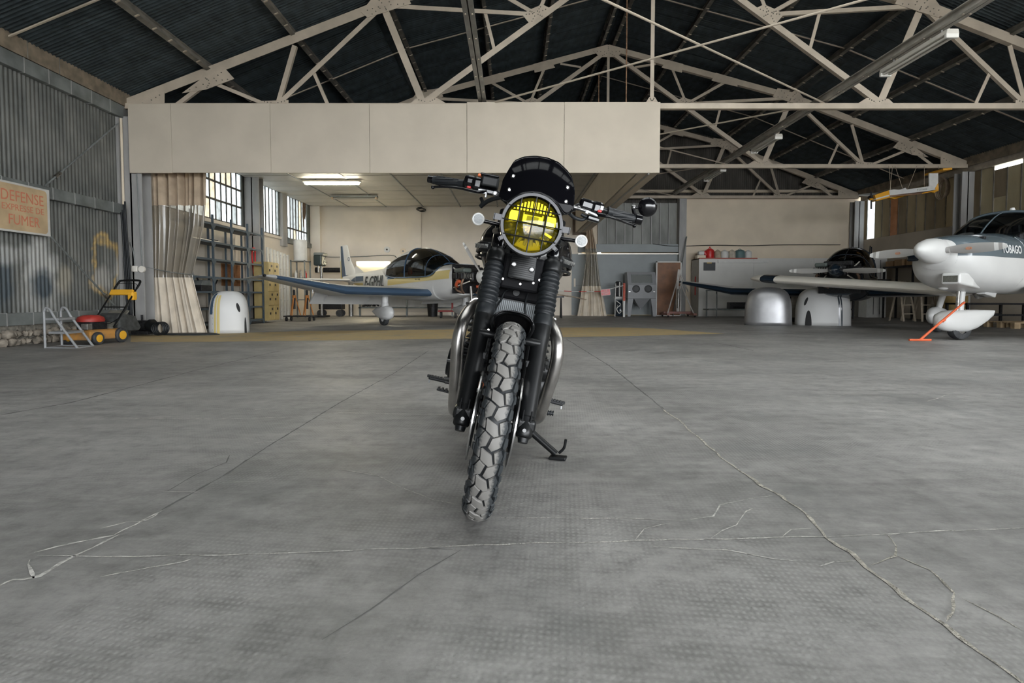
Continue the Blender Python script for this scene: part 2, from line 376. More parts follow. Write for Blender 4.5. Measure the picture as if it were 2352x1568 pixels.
for side in (-1, 1):
    for a, b in ((EAVE, NODE), (NODE, APEX)):
        a2 = Vector((a.x*-side, 0, a.z)); b2 = Vector((b.x*-side, 0, b.z))
        d = (b2-a2); Ln = d.length; d.normalize(); nrm = d.cross(Vector((0,1,0)));
        if nrm.z < 0: nrm = -nrm
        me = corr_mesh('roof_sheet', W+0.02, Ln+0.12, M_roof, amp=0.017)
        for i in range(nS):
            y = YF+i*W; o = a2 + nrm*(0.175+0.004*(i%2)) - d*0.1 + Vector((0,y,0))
            lit = 0.2 < y < 6.2 and i % 2 == 0 and (a is NODE or side == 1)  # picks the added, unseen rooflights that let in extra daylight
            sheet(corr_added_sky(me) if lit else me, roof, basis(o, (0,1,0), d, Vector((0,1,0)).cross(d)), 'roof_sheet')
MB().prism([(-0.35,-0.06),(0,0.05),(0.35,-0.06),(0.35,-0.05),(0,0.07),(-0.35,-0.05)], YF, D3+0.35, basis((0,0,APEX.z+0.19), (1,0,0), (0,0,1), (0,1,0))).build('ridge_cap', M_roof, roof)
for s_ in (-1, 1):
    MB().prism([(-0.34*s_,-0.145),(0,0.03),(0.34*s_,0.105),(0.34*s_,0.12),(0,0.05),(-0.34*s_,-0.125)] if s_ == 1 else [(0.34,-0.145),(0,0.03),(-0.34,0.105),(-0.34,0.12),(0,0.05),(0.34,-0.125)], YF, D3+0.35, basis((NODE.x*s_,0,NODE.z+0.175), (1,0,0), (0,0,1), (0,1,0))).build('bend_cap', M_roof, roof)
# left wall: corrugated in two tiers from the front to the second column
wl = thing('wall_left', 'grey galvanised corrugated left hangar wall', None, kind='structure')
for z0, z1, off in ((0.33, 2.45, 0.0), (2.40, 4.42, 0.012)):
    me = corr_mesh('wall_sheet', W+0.02, z1-z0, M_lwall)
    for i in range(int((D1-YF)/W)+1):
        y = min(YF+i*W, D1-W+0.02)
        sheet(me, wl, basis((XL+0.01+off+0.002*(i%2), y, z0), (0,1,0), (0,0,1), (1,0,0)), 'wall_sheet')
MB().box((XL-0.25, YF, -0.02), (XL+0.02, D1, 0.33)).build('plinth', mat('rough_plinth', (0.26,0.24,0.20), 0.9, var=0.4, scale=12, bump=1, bscale=30), wl)
# girts with lapped joints
def girt(z0, z1, y0, y1, x, name='girt', side=1):
    g = MB().box((min(x, x+0.09*side), y0, z0), (max(x, x+0.09*side), y1, z1)).build(name, M_girt, wl, bevel=0.006)
    for y in [y0+0.45*k+0.2 for k in range(int((y1-y0)/0.45))]:
        MB().box((min(x, x+0.094*side), y, z0-0.004), (max(x, x+0.094*side), y+0.012, z1+0.004)).build('cleat', M_col, g)
girt(4.02, 4.24, YF, D1-0.15, XL+0.03); girt(2.24, 2.42, YF, D1-0.2, XL+0.03); girt(0.30, 0.48, YF, D1-0.2, XL+0.03)
# rough stones under the wall
for k in range(34):
    y = 6.9+k*0.115+random.uniform(-.02,.02); s = random.uniform(0.05,0.09)
    for r_ in range(2):
        mb = MB().ball((XL+0.06+random.uniform(0,.05), y+0.05*r_, 0.06+0.11*r_), s, 7, 5, (0.9, random.uniform(.8,1.4), 0.75))
        mb.v = [(a+random.uniform(-.012,.012), b+random.uniform(-.012,.012), max(0.0, c+random.uniform(-.012,.012))) for a, b, c in mb.v]
        mb.build('stone', mat('plinth_stone', (0.27,0.235,0.19), 0.95, var=0.4, scale=10, bump=0.6, bscale=40), wl, smooth=50)
# left wall of the workshop bay: plaster below, windows above
MB().box((XL-0.2, D1, 0), (XL, D3+0.2, 2.58)).build('plaster', M_white, wl)
MB().box((XL-0.12, D1, 4.0), (XL, D3+0.2, 4.5)).build('lintel', M_girt, wl)
M_frame = mat('dark_window_frame', (0.06,0.055,0.05), 0.7, var=0.3, scale=10)
def pane_mat(name, col, rough=0.5):
    m = bpy.data.materials.new(name); m.use_nodes = True; n = m.node_tree; n.nodes.clear(); L = n.links.new
    o = n.nodes.new('ShaderNodeOutputMaterial'); t = n.nodes.new('ShaderNodeBsdfTranslucent'); t.inputs[0].default_value = (*col, 1)
    g = n.nodes.new('ShaderNodeBsdfGlossy'); g.inputs['Roughness'].default_value = 0.15; g.inputs[0].default_value = (0.8,0.8,0.8,1)
    x = n.nodes.new('ShaderNodeMixShader'); x.inputs[0].default_value = 0.06; L(t.outputs[0], x.inputs[1]); L(g.outputs[0], x.inputs[2])
    tc = n.nodes.new('ShaderNodeTexCoord'); z = n.nodes.new('ShaderNodeTexNoise'); z.inputs['Scale'].default_value = 6; L(tc.outputs['Object'], z.inputs[0])
    r = n.nodes.new('ShaderNodeValToRGB'); r.color_ramp.elements[0].color = (*[c*0.72 for c in col], 1); r.color_ramp.elements[1].color = (*col, 1); r.color_ramp.elements[0].position = 0.3; r.color_ramp.elements[1].position = 0.55
    L(z.outputs['Fac'], r.inputs[0]); L(r.outputs[0], t.inputs[0]); L(x.outputs[0], o.inputs[0]); return m
PANES = [pane_mat('frosted_pane_white', (0.40,0.415,0.42)), pane_mat('frosted_pane_cream', (0.36,0.335,0.285)), pane_mat('frosted_pane_grey', (0.28,0.29,0.29))]
def window(name, y0, y1, z0, z1, nc, rails, label, seed):
    rnd = random.Random(seed)
    t = thing(name, label, None, (XL-0.03, 0, 0), kind='structure')
    zs = [z0]+list(rails)+[z1]; fr = MB()
    for i in range(nc+1):
        y = y0+(y1-y0)*i/nc; MB().box((-0.015, y-0.018, z0), (0.02, y+0.018, z1)).build('mullion', M_frame, t)
    for z in zs: MB().box((-0.012, y0, z-0.022), (0.026, y1, z+0.022)).build('rail', M_frame, t)
    for i in range(nc):
        for a, b in zip(zs[:-1], zs[1:]):
            MB().box((-0.003, y0+(y1-y0)*i/nc+0.01, a+0.01), (0.003, y0+(y1-y0)*(i+1)/nc-0.01, b-0.01)).build('pane', PANES[rnd.choice([0,0,0,1,2])], t)
    return t
for ya, yb in ((D1,D1+.12),(D2-.27,D2+.30),(18.0,18.47),(D3-.32,D3+.2)): MB().box((XL-0.1, ya, 2.58), (XL-0.005, yb, 4.05)).build('window_post', M_girt, wl)
MB().box((XL-0.1, 18.7, 1.6), (XL-0.01, D3-.28, 1.75)).build('window_post', M_white, wl)
window('window_1', D1+0.1, D2-0.25, 2.60, 4.0, 17, (3.10, 3.55), 'grid window with frosted panes above the blue shelving', 1)
window('window_2', D2+0.28, 18.05, 2.60, 4.0, 8, (), 'window of tall narrow panes between two grey pillars', 2)
window('window_3', 18.45, D3-0.3, 2.60, 4.0, 8, (2.95,), 'far corner window with broken blind and a lower row of panes', 3)
window('window_4', 18.8, D3-0.3, 1.75, 2.4, 9, (), 'low barred window behind the drill press', 4)
MB().box((XL, 18.05, 2.3), (XL+0.10, 18.4, 4.0)).build('pillar', M_col, wl)
MB().box((XL, 18.5, 2.42), (XL+0.14, D3-0.25, 2.58)).build('steel_beam', M_girt, wl)
MB().box((XL, D1, 2.50), (XL+0.06, D3-0.25, 2.58)).build('window_sill', M_white, wl)
# torn blind
MB().prism([(0,0),(0.28,0),(0.30,-0.35),(0.22,-0.62),(0.10,-0.55),(0.03,-0.9),(-0.02,-0.4)], 0, 0.01, basis((XL+0.05, D3-0.85, 4.0), (0,1,0), (0,0,1))).build('torn_blind', mat('rust_brown_cloth', (0.16,0.11,0.08), 0.9, var=.3), wl)

# ---------------------------------------------------------------- back wall
wb_ = thing('wall_back', 'back wall of the hangar: white plaster, grey sliding doors and beige board', None, kind='structure')
MB().box((XL-0.2, D3+0.1, 0), (2.55, D3+0.3, 4.6)).build('plaster', M_white, wb_)
MB().box((XL+0.02, D3-0.06, 0), (XL+0.38, D3+0.1, 4.0)).build('pilaster', M_white, wb_)
MB().box((-3.85, D3+0.02, 1.9), (-3.3, D3+0.1, 4.0)).build('pilaster', M_white, wb_)
MB().box((6.28, D3+0.12, 0), (XR+0.1, D3+0.32, 4.3)).build('beige_board', M_beige, wb_)
# gable of corrugated sheet above the rear truss
M_gable = mat('brown_gable_sheet', (0.085,0.078,0.068), 0.7, var=0.3, scale=2, metal=0.2)
me = corr_mesh('gable_sheet', W+0.02, 1.0, M_gable)
for i in range(27):
    x = XL+i*W; t_ = x+W/2-XRIDGE; ax = abs(t_)
    zt = APEX.z-(ax/abs(NODE.x))*(APEX.z-NODE.z) if ax < abs(NODE.x) else NODE.z-(ax-abs(NODE.x))/(abs(EAVE.x)-abs(NODE.x))*(NODE.z-EAVE.z)
    M = basis((x, D3+0.34, 4.0), (1,0,0), (0,0,1), (0,-1,0)) @ Matrix.Diagonal((1, max(0.4, zt+0.40-4.0), 1, 1))
    sheet(me, wb_, M, 'gable_sheet')
# grey partition bay behind (sliding doors), fins of translucent sheet above
M_gdoor = mat('blue_grey_sliding_door', (0.27,0.295,0.30), 0.55, var=0.06, scale=2)
M_fin = mat('dusty_fibre_sheet', (0.235,0.24,0.225), 0.6, var=0.25, scale=3, stretch=(1,1,0.3))
xa, xb = 3.15, 6.05; xs1 = 1.8
for i in range(9):
    x = xa+(xb-xa)*i/9; MB().box((x+0.02, D3+0.22, 2.60), (x+(xb-xa)/9-0.012, D3+0.24, 4.10)).build('fibre_sheet', M_fin, wb_)
    MB().box((x-0.012, D3+0.16, 2.60), (x+0.02, D3+0.26, 4.10)).build('sheet_rib', M_col, wb_)
MB().box((2.5, D3+0.26, 2.3), (3.16, D3+0.3, 4.6)).build('beige_board', M_beige, wb_)
MB().box((2.2, D3+0.02, 2.92), (2.75, D3+0.09, 3.75)).build('brown_board', mat('brown_notice_board', (0.16,0.115,0.085), 0.7, var=.2), wb_)
MB().box((xs1-0.1, D3+0.3, 0), (xs1, D3+2.1, 4.6)).box((XR+0.2, D3+0.3, 0), (XR+0.3, D3+2.1, 4.6)).build('store_room_side', M_beige, wb_)
MB().box((2.4, D3+0.05, 2.30), (xb+0.1, D3+0.28, 2.60)).build('door_header', M_gdoor, wb_, bevel=0.01)
MB().box((2.4, D3+0.0, 2.22), (xb, D3+0.06, 2.26)).build('door_track', mat('pale_steel', (0.5,0.48,0.44), 0.4, metal=0.7), wb_)
MB().box((xb, D3-0.05, 0), (xb+0.26, D3+0.3, 4.3)).build('steel_column', M_col, wb_, bevel=0.01)
d1 = tag(MB().box((2.18, D3+0.08, 0.02), (4.35, D3+0.13, 2.24)).box((2.18, D3+0.075, 0.02),(2.24, D3+0.08, 2.24)).build('door_1', M_gdoor), 'blue grey sliding door leaf behind the gathered curtain', None, kind='structure')
MB().box((2.26, D3+0.06, 1.05), (2.32, D3+0.08, 1.35)).build('handle', M_white, d1)
d2 = tag(MB().box((4.36, D3+0.13, 0.02), (xb, D3+0.18, 2.24)).build('door_2', M_gdoor), 'blue grey sliding door leaf behind the blasting cabinet', None, kind='structure')
for d, x0, x1, yy in ((d1, 2.2, 4.33, D3+0.078), (d2, 4.38, xb-0.02, D3+0.128)):
    MB().box((x0, yy, 1.08), (x1, yy+0.004, 1.095)).build('seam', M_girt, d)
xs0 = 2.2
# dim store room seen through the open slot left of the sliding door
MB().box((1.75, D3+2.0, -0.1), (XR+0.3, D3+2.1, 4.6)).build('store_room_wall', M_beige, wb_)
MB().box((xs0-0.4, D3+0.3, 4.5), (XR+0.3, D3+2.1, 4.6)).build('store_room_roof', M_beige, wb_)
MB().box((xs0-0.4, D3+0.3, -0.1), (XR+0.3, D3+2.1, 0.0)).build('store_room_floor', M_beige, wb_)

# ---------------------------------------------------------------- right wall
wr = thing('wall_right', 'right hangar wall of beige masonry with dusty fibre panels above', None, kind='structure')
MB().box((XR, -3.0, 0), (XR+0.2, D3+0.2, 2.72)).build('masonry', mat('beige_masonry', (0.50,0.44,0.36), 0.85, var=0.12, scale=1.2, bump=0.2, bscale=20), wr)
M_fibs = [mat('brown_fibre_a', (0.175,0.155,0.115), 0.7, var=0.25, scale=2, stretch=(1,1,.4)), mat('brown_fibre_b', (0.21,0.19,0.145), 0.7, var=0.25, scale=2, stretch=(1,1,.4)), mat('brown_fibre_c', (0.145,0.125,0.095), 0.7, var=0.25, scale=3, stretch=(1,1,.4)), mat('brown_fibre_d', (0.22,0.15,0.105), 0.7, var=0.25, scale=3)]
for _m, _c in zip(M_fibs, ((0.40,0.34,0.24),(0.46,0.41,0.30),(0.32,0.27,0.19),(0.5,0.3,0.16))):
    _n = _m.node_tree; _b = _n.nodes['Principled BSDF']; _t = _n.nodes.new('ShaderNodeBsdfTranslucent'); _t.inputs[0].default_value = (*_c, 1)
    _x = _n.nodes.new('ShaderNodeMixShader'); _x.inputs[0].default_value = 0.12; _o = _n.nodes['Material Output']
    _n.links.new(_b.outputs[0], _x.inputs[1]); _n.links.new(_t.outputs[0], _x.inputs[2]); _n.links.new(_x.outputs[0], _o.inputs[0])
y = D3+0.1; k = 0
while y > -3.0:
    wd = 0.41
    if k == 1: MB().box((XR+0.06, y-wd+0.012, 2.72), (XR+0.07, y, 4.15)).build('bright_pane', PANES[0], wr)
    else:
        top = 4.15 if k not in (14, 15) else 4.02
        mi = (3 if k == 4 else random.choice([0,0,1,2]))
        if y < D2 and k % 2: mi = 1
        if y < D2:
            for z0, z1 in ((2.72, 3.3), (3.3, 3.85), (3.85, top)): MB().box((XR+0.06+random.uniform(0,.01), y-wd+0.012, z0), (XR+0.075, y, z1)).build('fibre_panel', M_fibs[random.choice([0,1,1,2])], wr)
        else: MB().box((XR+0.06, y-wd+0.012, 2.72), (XR+0.075, y, top)).build('fibre_panel', M_fibs[mi], wr)
        MB().box((XR+0.04, y-wd-0.012, 2.72), (XR+0.06, y-wd+0.018, top)).build('panel_rib', M_purlin, wr)
    y -= wd; k += 1
MB().box((XR-0.02, YF, 4.12), (XR+0.12, D3, 4.38)).build('eaves_beam', mat('beige_eaves_beam', (0.40,0.35,0.28), 0.7, var=0.15), wr)
MB().box((XR+0.1, YF, 4.3), (XR+0.2, D3+0.3, 4.9)).build('eaves_closer', M_dark, wr)
MB().box((XL-0.2, YF, 4.3), (XL-0.1, D3+0.3, 4.9)).build('eaves_closer', M_dark, wl)

# ---------------------------------------------------------------- columns
def column(x, y, x1, label, z1=4.3, h=0.30):
    c = thing('steel_column', label, 'column', (0,0,0), kind=None)
    s = 1 if x1 > x else -1
    MB().box((min(x,x1), y-h/2, 0), (max(x,x1), y-h/2+0.025, z1)).box((min(x,x1), y+h/2-0.025, 0), (max(x,x1), y+h/2, z1)).build('flange', M_col, c, bevel=0.004)
    MB().box(((x+x1)/2-0.015, y-h/2, 0), ((x+x1)/2+0.015, y+h/2, z1)).build('web', M_col, c)
    MB().box((min(x,x1)-0.03, y-h/2-0.03, 0), (max(x,x1)+0.03, y+h/2+0.03, 0.025)).build('base_plate', M_girt, c)
    return c
MB().box((XL-0.06, D1-0.22, 0), (XL+0.06, D1+0.14, 4.45)).build('corner_filler', M_col, wl)
cL = column(XL+0.02, D1, XL+0.42, 'grey steel column left of the pleated curtain', 4.05)
cL2 = column(XL+0.02, D2, XL+0.42, 'pale steel pillar between the two tall windows', 3.95)
cR1 = column(XR-0.36, D1, XR-0.02, 'beige column on the right wall outside the frame edge', 4.1)
cR2 = column(XR-0.36, D2, XR-0.02, 'pale steel column on the right wall beside hanging model aeroplane', 4.1)
cR3 = column(XR-0.36, D3-0.1, XR-0.02, 'grey column in the far right corner by the narrow bright opening', 4.1)

# front wall, left leaf added behind the camera to darken the left floor
wf = thing('wall_front', 'front gable and added closed door leaf beside the open hangar front', None, kind='structure')
MB().box((XL-0.2, YF-0.15, 4.3), (XR+0.2, YF-0.05, 8.2)).build('front_gable', M_gable, wf)
MB().box((XL-0.2, YF-0.15, 0), (-2.0, YF-0.05, 4.3)).build('added_door_leaf', M_gdoor, wf)
portal(((XR-2.0)/2, YF-0.02, 2.15), (PI/2, 0, 0), XR+2.0, 4.3)
portal((XR+0.1, (YF-3.0)/2, 2.05), (0, PI/2, 0), 4.1, -3.0-YF)
# ================================================================ trusses, purlins, rails
def make_truss():
    t = thing('roof_truss', 'x', 'truss', (XRIDGE, D1, 0), group='roof trusses')
    Zc = tp(700,245).z
    heel = Vector((EAVE.x+0.06, 0, Zc+0.06)); node = NODE.copy(); apex = APEX.copy()
    def mem(name, p, q, wd, th=0.07, y=0.0, both=True):
        p = Vector(p); q = Vector(q); p.y += y; q.y += y
        for s in ((1,-1) if both else (1,)):
            a = Vector((p.x*s, p.y, p.z)); b = Vector((q.x*s, q.y, q.z))
            d = (b-a).normalized(); nn = d.cross(Vector((0,1,0)))
            mb = MB().bar(a, b, wd, 0.012, up=(0,1,0))            # flat leg of the angle, facing
            for e in (1, -1):
                a2 = a+nn*(wd/2-0.006)*e; b2 = b+nn*(wd/2-0.006)*e
                if e == 1: mb.bar(a2+Vector((0,th/2,0)), b2+Vector((0,th/2,0)), 0.012, th, up=(0,1,0))
            mb.build(name, M_truss, t)
    mem('rafter', heel, node+Vector((0,0,-0.10)), 0.17, 0.10); mem('rafter', node+Vector((0,0,-0.10)), apex+Vector((0,0,-0.11)), 0.15, 0.10)
    MB().box((heel.x, -0.05, Zc-0.05), (-heel.x, -0.038, Zc+0.05)).box((heel.x, -0.05, Zc-0.05), (-heel.x, 0.05, Zc-0.038)).build('bottom_chord', M_truss, t)
    MB().box((heel.x, 0.03, Zc-0.045), (-heel.x, 0.042, Zc+0.055)).build('bottom_chord', M_truss, t)
    A = node+Vector((0,0,-0.14)); B = tp(636,243); C = tp(972,238); E = tp(1235,34); Q1 = tp(480,186); Q2 = tp(676,104)
    F = tp(1127,188,D2); G = tp(1251,156,D2); H = tp(1287,146,D2); H2 = tp(1335,154,D2)
    AP = apex+Vector((0,0,-0.2)); mid = tp(720,166); mid2 = tp(754,244); mAE = tp(1114,26); mCE = tp(1137,120)
    yb = 0.012
    mem('strut', Q1, tp(404,243), 0.075, 0.05, -yb); mem('strut', Q1, tp(614,241), 0.065, 0.05, yb)
    mem('strut', Q2, B, 0.085, 0.06, yb); mem('diagonal', B, A, 0.085, 0.06, -yb); mem('strut', mid, mid2, 0.06, 0.05, yb)
    mem('diagonal', A, C, 0.13, 0.08, yb); mem('strut', A, E, 0.075, 0.05, -yb); mem('strut', mAE, mCE, 0.06, 0.05, yb)
    mem('diagonal', C, AP, 0.105, 0.08, -yb*2.5)
    mem('strut', F, E, 0.07, 0.05, yb); mem('strut', G, E, 0.065, 0.05, -yb*1.3); mem('strut', H, H2, 0.05, 0.05, yb)
    MB().box((-0.035, -0.03, Zc), (0.035, -0.018, apex.z-0.15)).box((-0.006, -0.02, Zc), (0.006, 0.03, apex.z-0.15)).build('hanger', M_truss, t)
    def gus(pts, y0=-0.032, y1=-0.022, both=True, riv=True):
        for s in ((1,-1) if both else (1,)):
            P = [(p.x*s, p.z) for p in pts]
            M = basis((0,0,0), (1,0,0), (0,0,1), (0,-1,0))
            g = MB().prism(P, -y1, -y0, M).build('gusset_plate', M_truss, t)
            if riv:
                cx = sum(p[0] for p in P)/len(P); cz = sum(p[1] for p in P)/len(P); mb = MB()
                for (x, z) in P:
                    for k in (0.25, 0.5, 0.72):
                        X = cx+(x-cx)*k; Z = cz+(z-cz)*k
                        mb.tube((X, y0-0.012, Z), (X, y0, Z), 0.009, 0.012, n=6)
                r = mb.build('rivets', M_purlin, g); r['kind'] = 'stuff'
    gus([tp(302,246), tp(380,246), tp(380,213), tp(300,243)])
    gus([tp(420,215), tp(475,207), tp(540,182), tp(520,160), tp(470,178)])
    gus([tp(600,246), tp(664,246), tp(664,231), tp(600,233)])
    gus([tp(830,30), tp(845,42), tp(890,28), tp(945,10), tp(930,-18), tp(860,-8)])
    gus([tp(935,246), tp(955,228), tp(1005,226), tp(1037,246)])
    gus([tp(1200,36), tp(1218,58), tp(1250,42), tp(1262,20), tp(1245,12), tp(1212,26)])
    gus([tp(1100,200,D2), tp(1160,186,D2), tp(1150,168,D2), tp(1100,182,D2)], riv=False)
    gus([tp(1228,168,D2), tp(1275,156,D2), tp(1262,138,D2), tp(1225,148,D2)], riv=False)
    a = tp(1378,132,D2); gus([a, Vector((-a.x,0,a.z)), Vector((0.42,0,apex.z-0.22)), Vector((0,0,apex.z-0.06)), Vector((-0.42,0,apex.z-0.22))], both=False)
    gus([Vector((-0.16,0,Zc)), Vector((0.16,0,Zc)), Vector((0.05,0,Zc+0.17)), Vector((-0.05,0,Zc+0.17))], both=False)
    return t
truss = make_truss()
truss['label'] = 'nearest beige roof truss, standing on the cream fascia'
t2 = dup(truss, None, (XRIDGE, D2, 0)); t2['label'] = 'middle beige roof truss whose peak shows above the cream fascia'
t3 = dup(truss, None, (XRIDGE, D3-0.05, 0)); t3['label'] = 'rearmost dim roof truss against the corrugated gable'

# purlins run from front to back on the rafters
def rafter_z(ax):
    ax = abs(ax)
    if ax < abs(NODE.x): return APEX.z-(ax/abs(NODE.x))*(APEX.z-NODE.z)
    return NODE.z-(ax-abs(NODE.x))/(abs(EAVE.x)-abs(NODE.x))*(NODE.z-EAVE.z)
PX = [(tp(480,175).x,'lowest'), (tp(674,95).x,'second'), (NODE.x+0.05,'third'), (tp(1127,182,D2).x,'fourth'), (tp(1251,150,D2).x,'fifth'), (-0.16,'ridge')]
def purlin(x, label):
    sl = 0.0; z = rafter_z(x)-0.0; s = 1 if x > 0 else -1
    slope = (rafter_z(abs(x)+0.05)-rafter_z(abs(x)-0.05))/0.1*s; ang = math.atan(slope)
    p = thing('roof_purlin', label, 'purlin', (XRIDGE+x, 0, z), group='roof purlins')
    p.rotation_euler = (0, -ang, 0)
    MB().box((-0.006, YF, 0.0), (0.006, D3+0.3, 0.16)).box((-0.04, YF, 0.0), (0.04, D3+0.3, 0.012)).box((-0.04, YF, 0.148), (0.04, D3+0.3, 0.16)).build('beam', M_purlin, p)
    y = 0.4; mb = MB()
    while y < D3:
        mb.bar((0.012*s, y, 0.0), (0.012*s, y+0.10, 0.165), 0.008, 0.008); mb.box((-0.02, y-0.03, -0.01), (0.05, y, 0.0)); y += 0.42
    mb.build('hook_bolts', M_truss, p)['kind'] = 'stuff'
    return p
for x, nm in PX:
    for s in (1, -1):
        side = 'left' if s == 1 else 'right'
        purlin(x*s, ('%s purlin up from the eaves on the %s roof slope' % (nm, side)) if nm != 'ridge' else 'ridge purlin on the %s side of the roof peak' % side)
for s in (1, -1):
    x = (EAVE.x+0.06)*s; e = thing('eaves_purlin', 'wide brown eaves purlin above the %s wall' % ('left' if s == 1 else 'right'), 'purlin', (XRIDGE+x, 0, EAVE.z-0.02))
    MB().box((-0.012*s if s==1 else 0, YF, -0.02), (0.012, D3+0.2, 0.24)).build('beam', mat('brown_eaves', (0.20,0.16,0.115), 0.7, var=0.3, scale=5), e)
    for k in range(40):
        y = YF+0.6*k
        MB().box((0.012 if s==1 else -0.02, y, -0.02), (0.02 if s==1 else 0.0, y+0.012, 0.24)).build('cleat', M_purlin, e)
# pale battens laid on the underside of the sheets
for s in (1, -1):
    for k, y in enumerate((8.35, 13.3, 18.3)):
        a = Vector((EAVE.x*s, y, EAVE.z+0.12)); b = Vector((NODE.x*s, y, NODE.z+0.12)); c = Vector((0, y, APEX.z+0.12))
        o = thing('sheet_batten', '%s pale lap rail across the %s roof slope' % (('near','middle','far')[k], 'left' if s == 1 else 'right'), 'batten', (XRIDGE,0,0))
        MB().bar(a, b, 0.03, 0.02).build('rail', M_truss, o); MB().bar(b, c, 0.03, 0.02).build('rail', M_truss, o)
# hanging steel rails running through the trusses
ZR = tp(700,245).z
M_rail = mat('grey_steel_rail', (0.27,0.265,0.25), 0.5, metal=0.3, var=0.2, scale=4)
M_railr = mat('beige_steel_rail', (0.40,0.375,0.33), 0.55, metal=0.2, var=0.2, scale=4)
def rail(x, y0, y1, m, label):
    r = thing('overhead_rail', label, 'rail', (x, 0, ZR+0.10), group='overhead rails')
    MB().box((-0.075, y0, -0.012), (-0.008, y1, 0.012)).box((0.008, y0, -0.012), (0.075, y1, 0.012)).build('lower_flange', m, r)
    MB().box((-0.02, y0, 0.0), (-0.008, y1, 0.10)).box((0.008, y0, 0.0), (0.02, y1, 0.10)).build('web', m, r)
    MB().box((-0.06, y0, 0.10), (0.06, y1, 0.115)).build('upper_flange', m, r)
    mb = MB()
    for k in range(int((y1-y0)/0.7)):
        yy = y0+0.35+0.7*k
        for e in (-0.045, 0.045): mb.tube((e, yy, -0.025), (e, yy, -0.012), 0.012, n=6)
    mb.build('bolts', M_truss, r)['kind'] = 'stuff'
    return r
xr1 = tp(1108,250).x+XRIDGE; xr2 = tp(1893,250).x+XRIDGE
rail(xr1, YF+1, D1+0.05, M_rail, 'grey overhead rail ending on the cream fascia above the motorcycle')
rail(xr2, YF+1, D3, M_railr, 'long overhead rail on the right carrying the tube lamps')
# wind bracing rods in the plane of the bottom chords
M_rod = mat('beige_brace_rod', (0.47,0.40,0.32), 0.55)
for k, (ya, yb2) in enumerate(((D0, D1), (D1, D2), (D2, D3))):
    nm = ('near', 'middle', 'far')[k]
    tag(MB().tube((xr1, yb2, ZR+0.02), (xr2, ya, ZR+0.06), 0.016, n=8).build('brace_rod', M_rod, smooth=40), '%s bracing rod rising to the right between the overhead rails' % nm, 'rod', 'wind bracing rods')
    tag(MB().tube((xr1, ya, ZR+0.10), (xr2, yb2, ZR+0.065), 0.016, n=8).build('brace_rod', M_rod, smooth=40), '%s bracing rod falling to the right between the overhead rails' % nm, 'rod', 'wind bracing rods')
for (px, y0p, Y, lb) in ((1438, 0, 12.0, 'long thin rusty hanging rod left of the white truss hanger'), (1375, 172, 14.5, 'short rusty hanging rod under the roof peak')):
    a = at(px, 245, Y); b = at(px, y0p, Y); b.z = min(b.z+1.2 if y0p == 0 else b.z, rafter_z(b.x-XRIDGE))
    tag(MB().tube((a.x, Y, 4.05), (a.x, Y, b.z), 0.014, n=8).build('hanging_rod', M_rust, smooth=40), lb, 'rod')
# the white hanger pipe standing on the right end of the fascia
# tube lamps on the right rail
M_lampw = mat('dusty_white_lamp', (0.60,0.57,0.51), 0.5, var=0.05)
def tube_lamp(y0, y1, label):
    t = thing('tube_lamp', label, 'lamp', (xr2+0.02, y0, ZR-0.05), group='tube lamps on the rail')
    L = y1-y0
    MB().prism([(-0.09,0.0),(0.09,0.0),(0.075,0.07),(-0.075,0.07)], 0, L, basis((0,0,0), (1,0,0), (0,0,1), (0,-1,0)) @ Matrix.Diagonal((1,1,-1,1))).build('housing', M_lampw, t, bevel=0.01)
    for e in (-0.045, 0.045): MB().tube((e, 0.05, -0.02), (e, L-0.05, -0.02), 0.018, n=10).build('tube', mat('unlit_tube', (0.75,0.72,0.66), 0.25), t, smooth=40)
    for yy in (0.0, L-0.05):
        MB().box((-0.085, yy, -0.05), (0.085, yy+0.05, 0.01)).build('end_cap', mat('lamp_cap', (0.72,0.70,0.65), 0.4), t, bevel=0.01)
    MB().box((-0.01, 0.2, 0.06), (0.01, 0.22, 0.16)).box((-0.01, L-0.22, 0.06), (0.01, L-0.2, 0.16)).build('bracket', M_rail, t)
    return t
tube_lamp(7.75, 9.15, 'nearest unlit tube lamp under the right overhead rail')
tube_lamp(12.7, 14.0, 'middle unlit tube lamp under the right overhead rail')
tube_lamp(16.0, 17.4, 'farthest unlit tube lamp under the right overhead rail')

# ---------------------------------------------------------------- cream fascia and workshop ceiling
fz0 = at(900,402,D1).z; fz1 = at(900,246,D1).z
fas = thing('fascia', 'cream boarded fascia hanging above the workshop opening', 'fascia', (0, D1-0.17, 0))
edges = [301, 399, 625, 851, 1073, 1295, 1514]
for a, b in zip(edges[:-1], edges[1:]):
    xa_ = at(a,300,D1-0.12).x; xb_ = at(b,300,D1-0.12).x
    dz = random.uniform(-0.006,0.006)
    MB().box((xa_+0.003, -0.03, fz0+dz), (xb_-0.003, 0.0, fz1+dz+(0.03 if a > 1000 else 0))).build('panel', M_fascia, fas, bevel=0.003)
xs_ = at(1514,300,D1-0.12).x
MB().box((xs_-0.05, 0.0, fz0+0.01), (xs_, D2-D1, fz1)).build('side_panel', M_fascia, fas)
MB().box((xs_-0.05, D2-D1+0.006, fz0+0.01), (xs_, D3-D1+0.2, fz1)).build('side_panel', M_fascia, fas)
MB().box((xs_-0.42, 0.02, fz0), (xs_-0.03, D3-D1+0.15, fz0+0.06)).build('soffit_board', M_fascia, fas)
MB().box((xs_-0.44, 0.02, fz0), (xs_-0.40, D3-D1+0.15, fz1-0.3)).build('inner_panel', M_fascia, fas)
MB().bar((xs_-0.2, 0.0, fz0-0.012), (xs_-0.28, D3-D1+0.1, fz0-0.012), 0.035, 0.02).build('cover_strip', M_col, fas)
ZC = 3.95
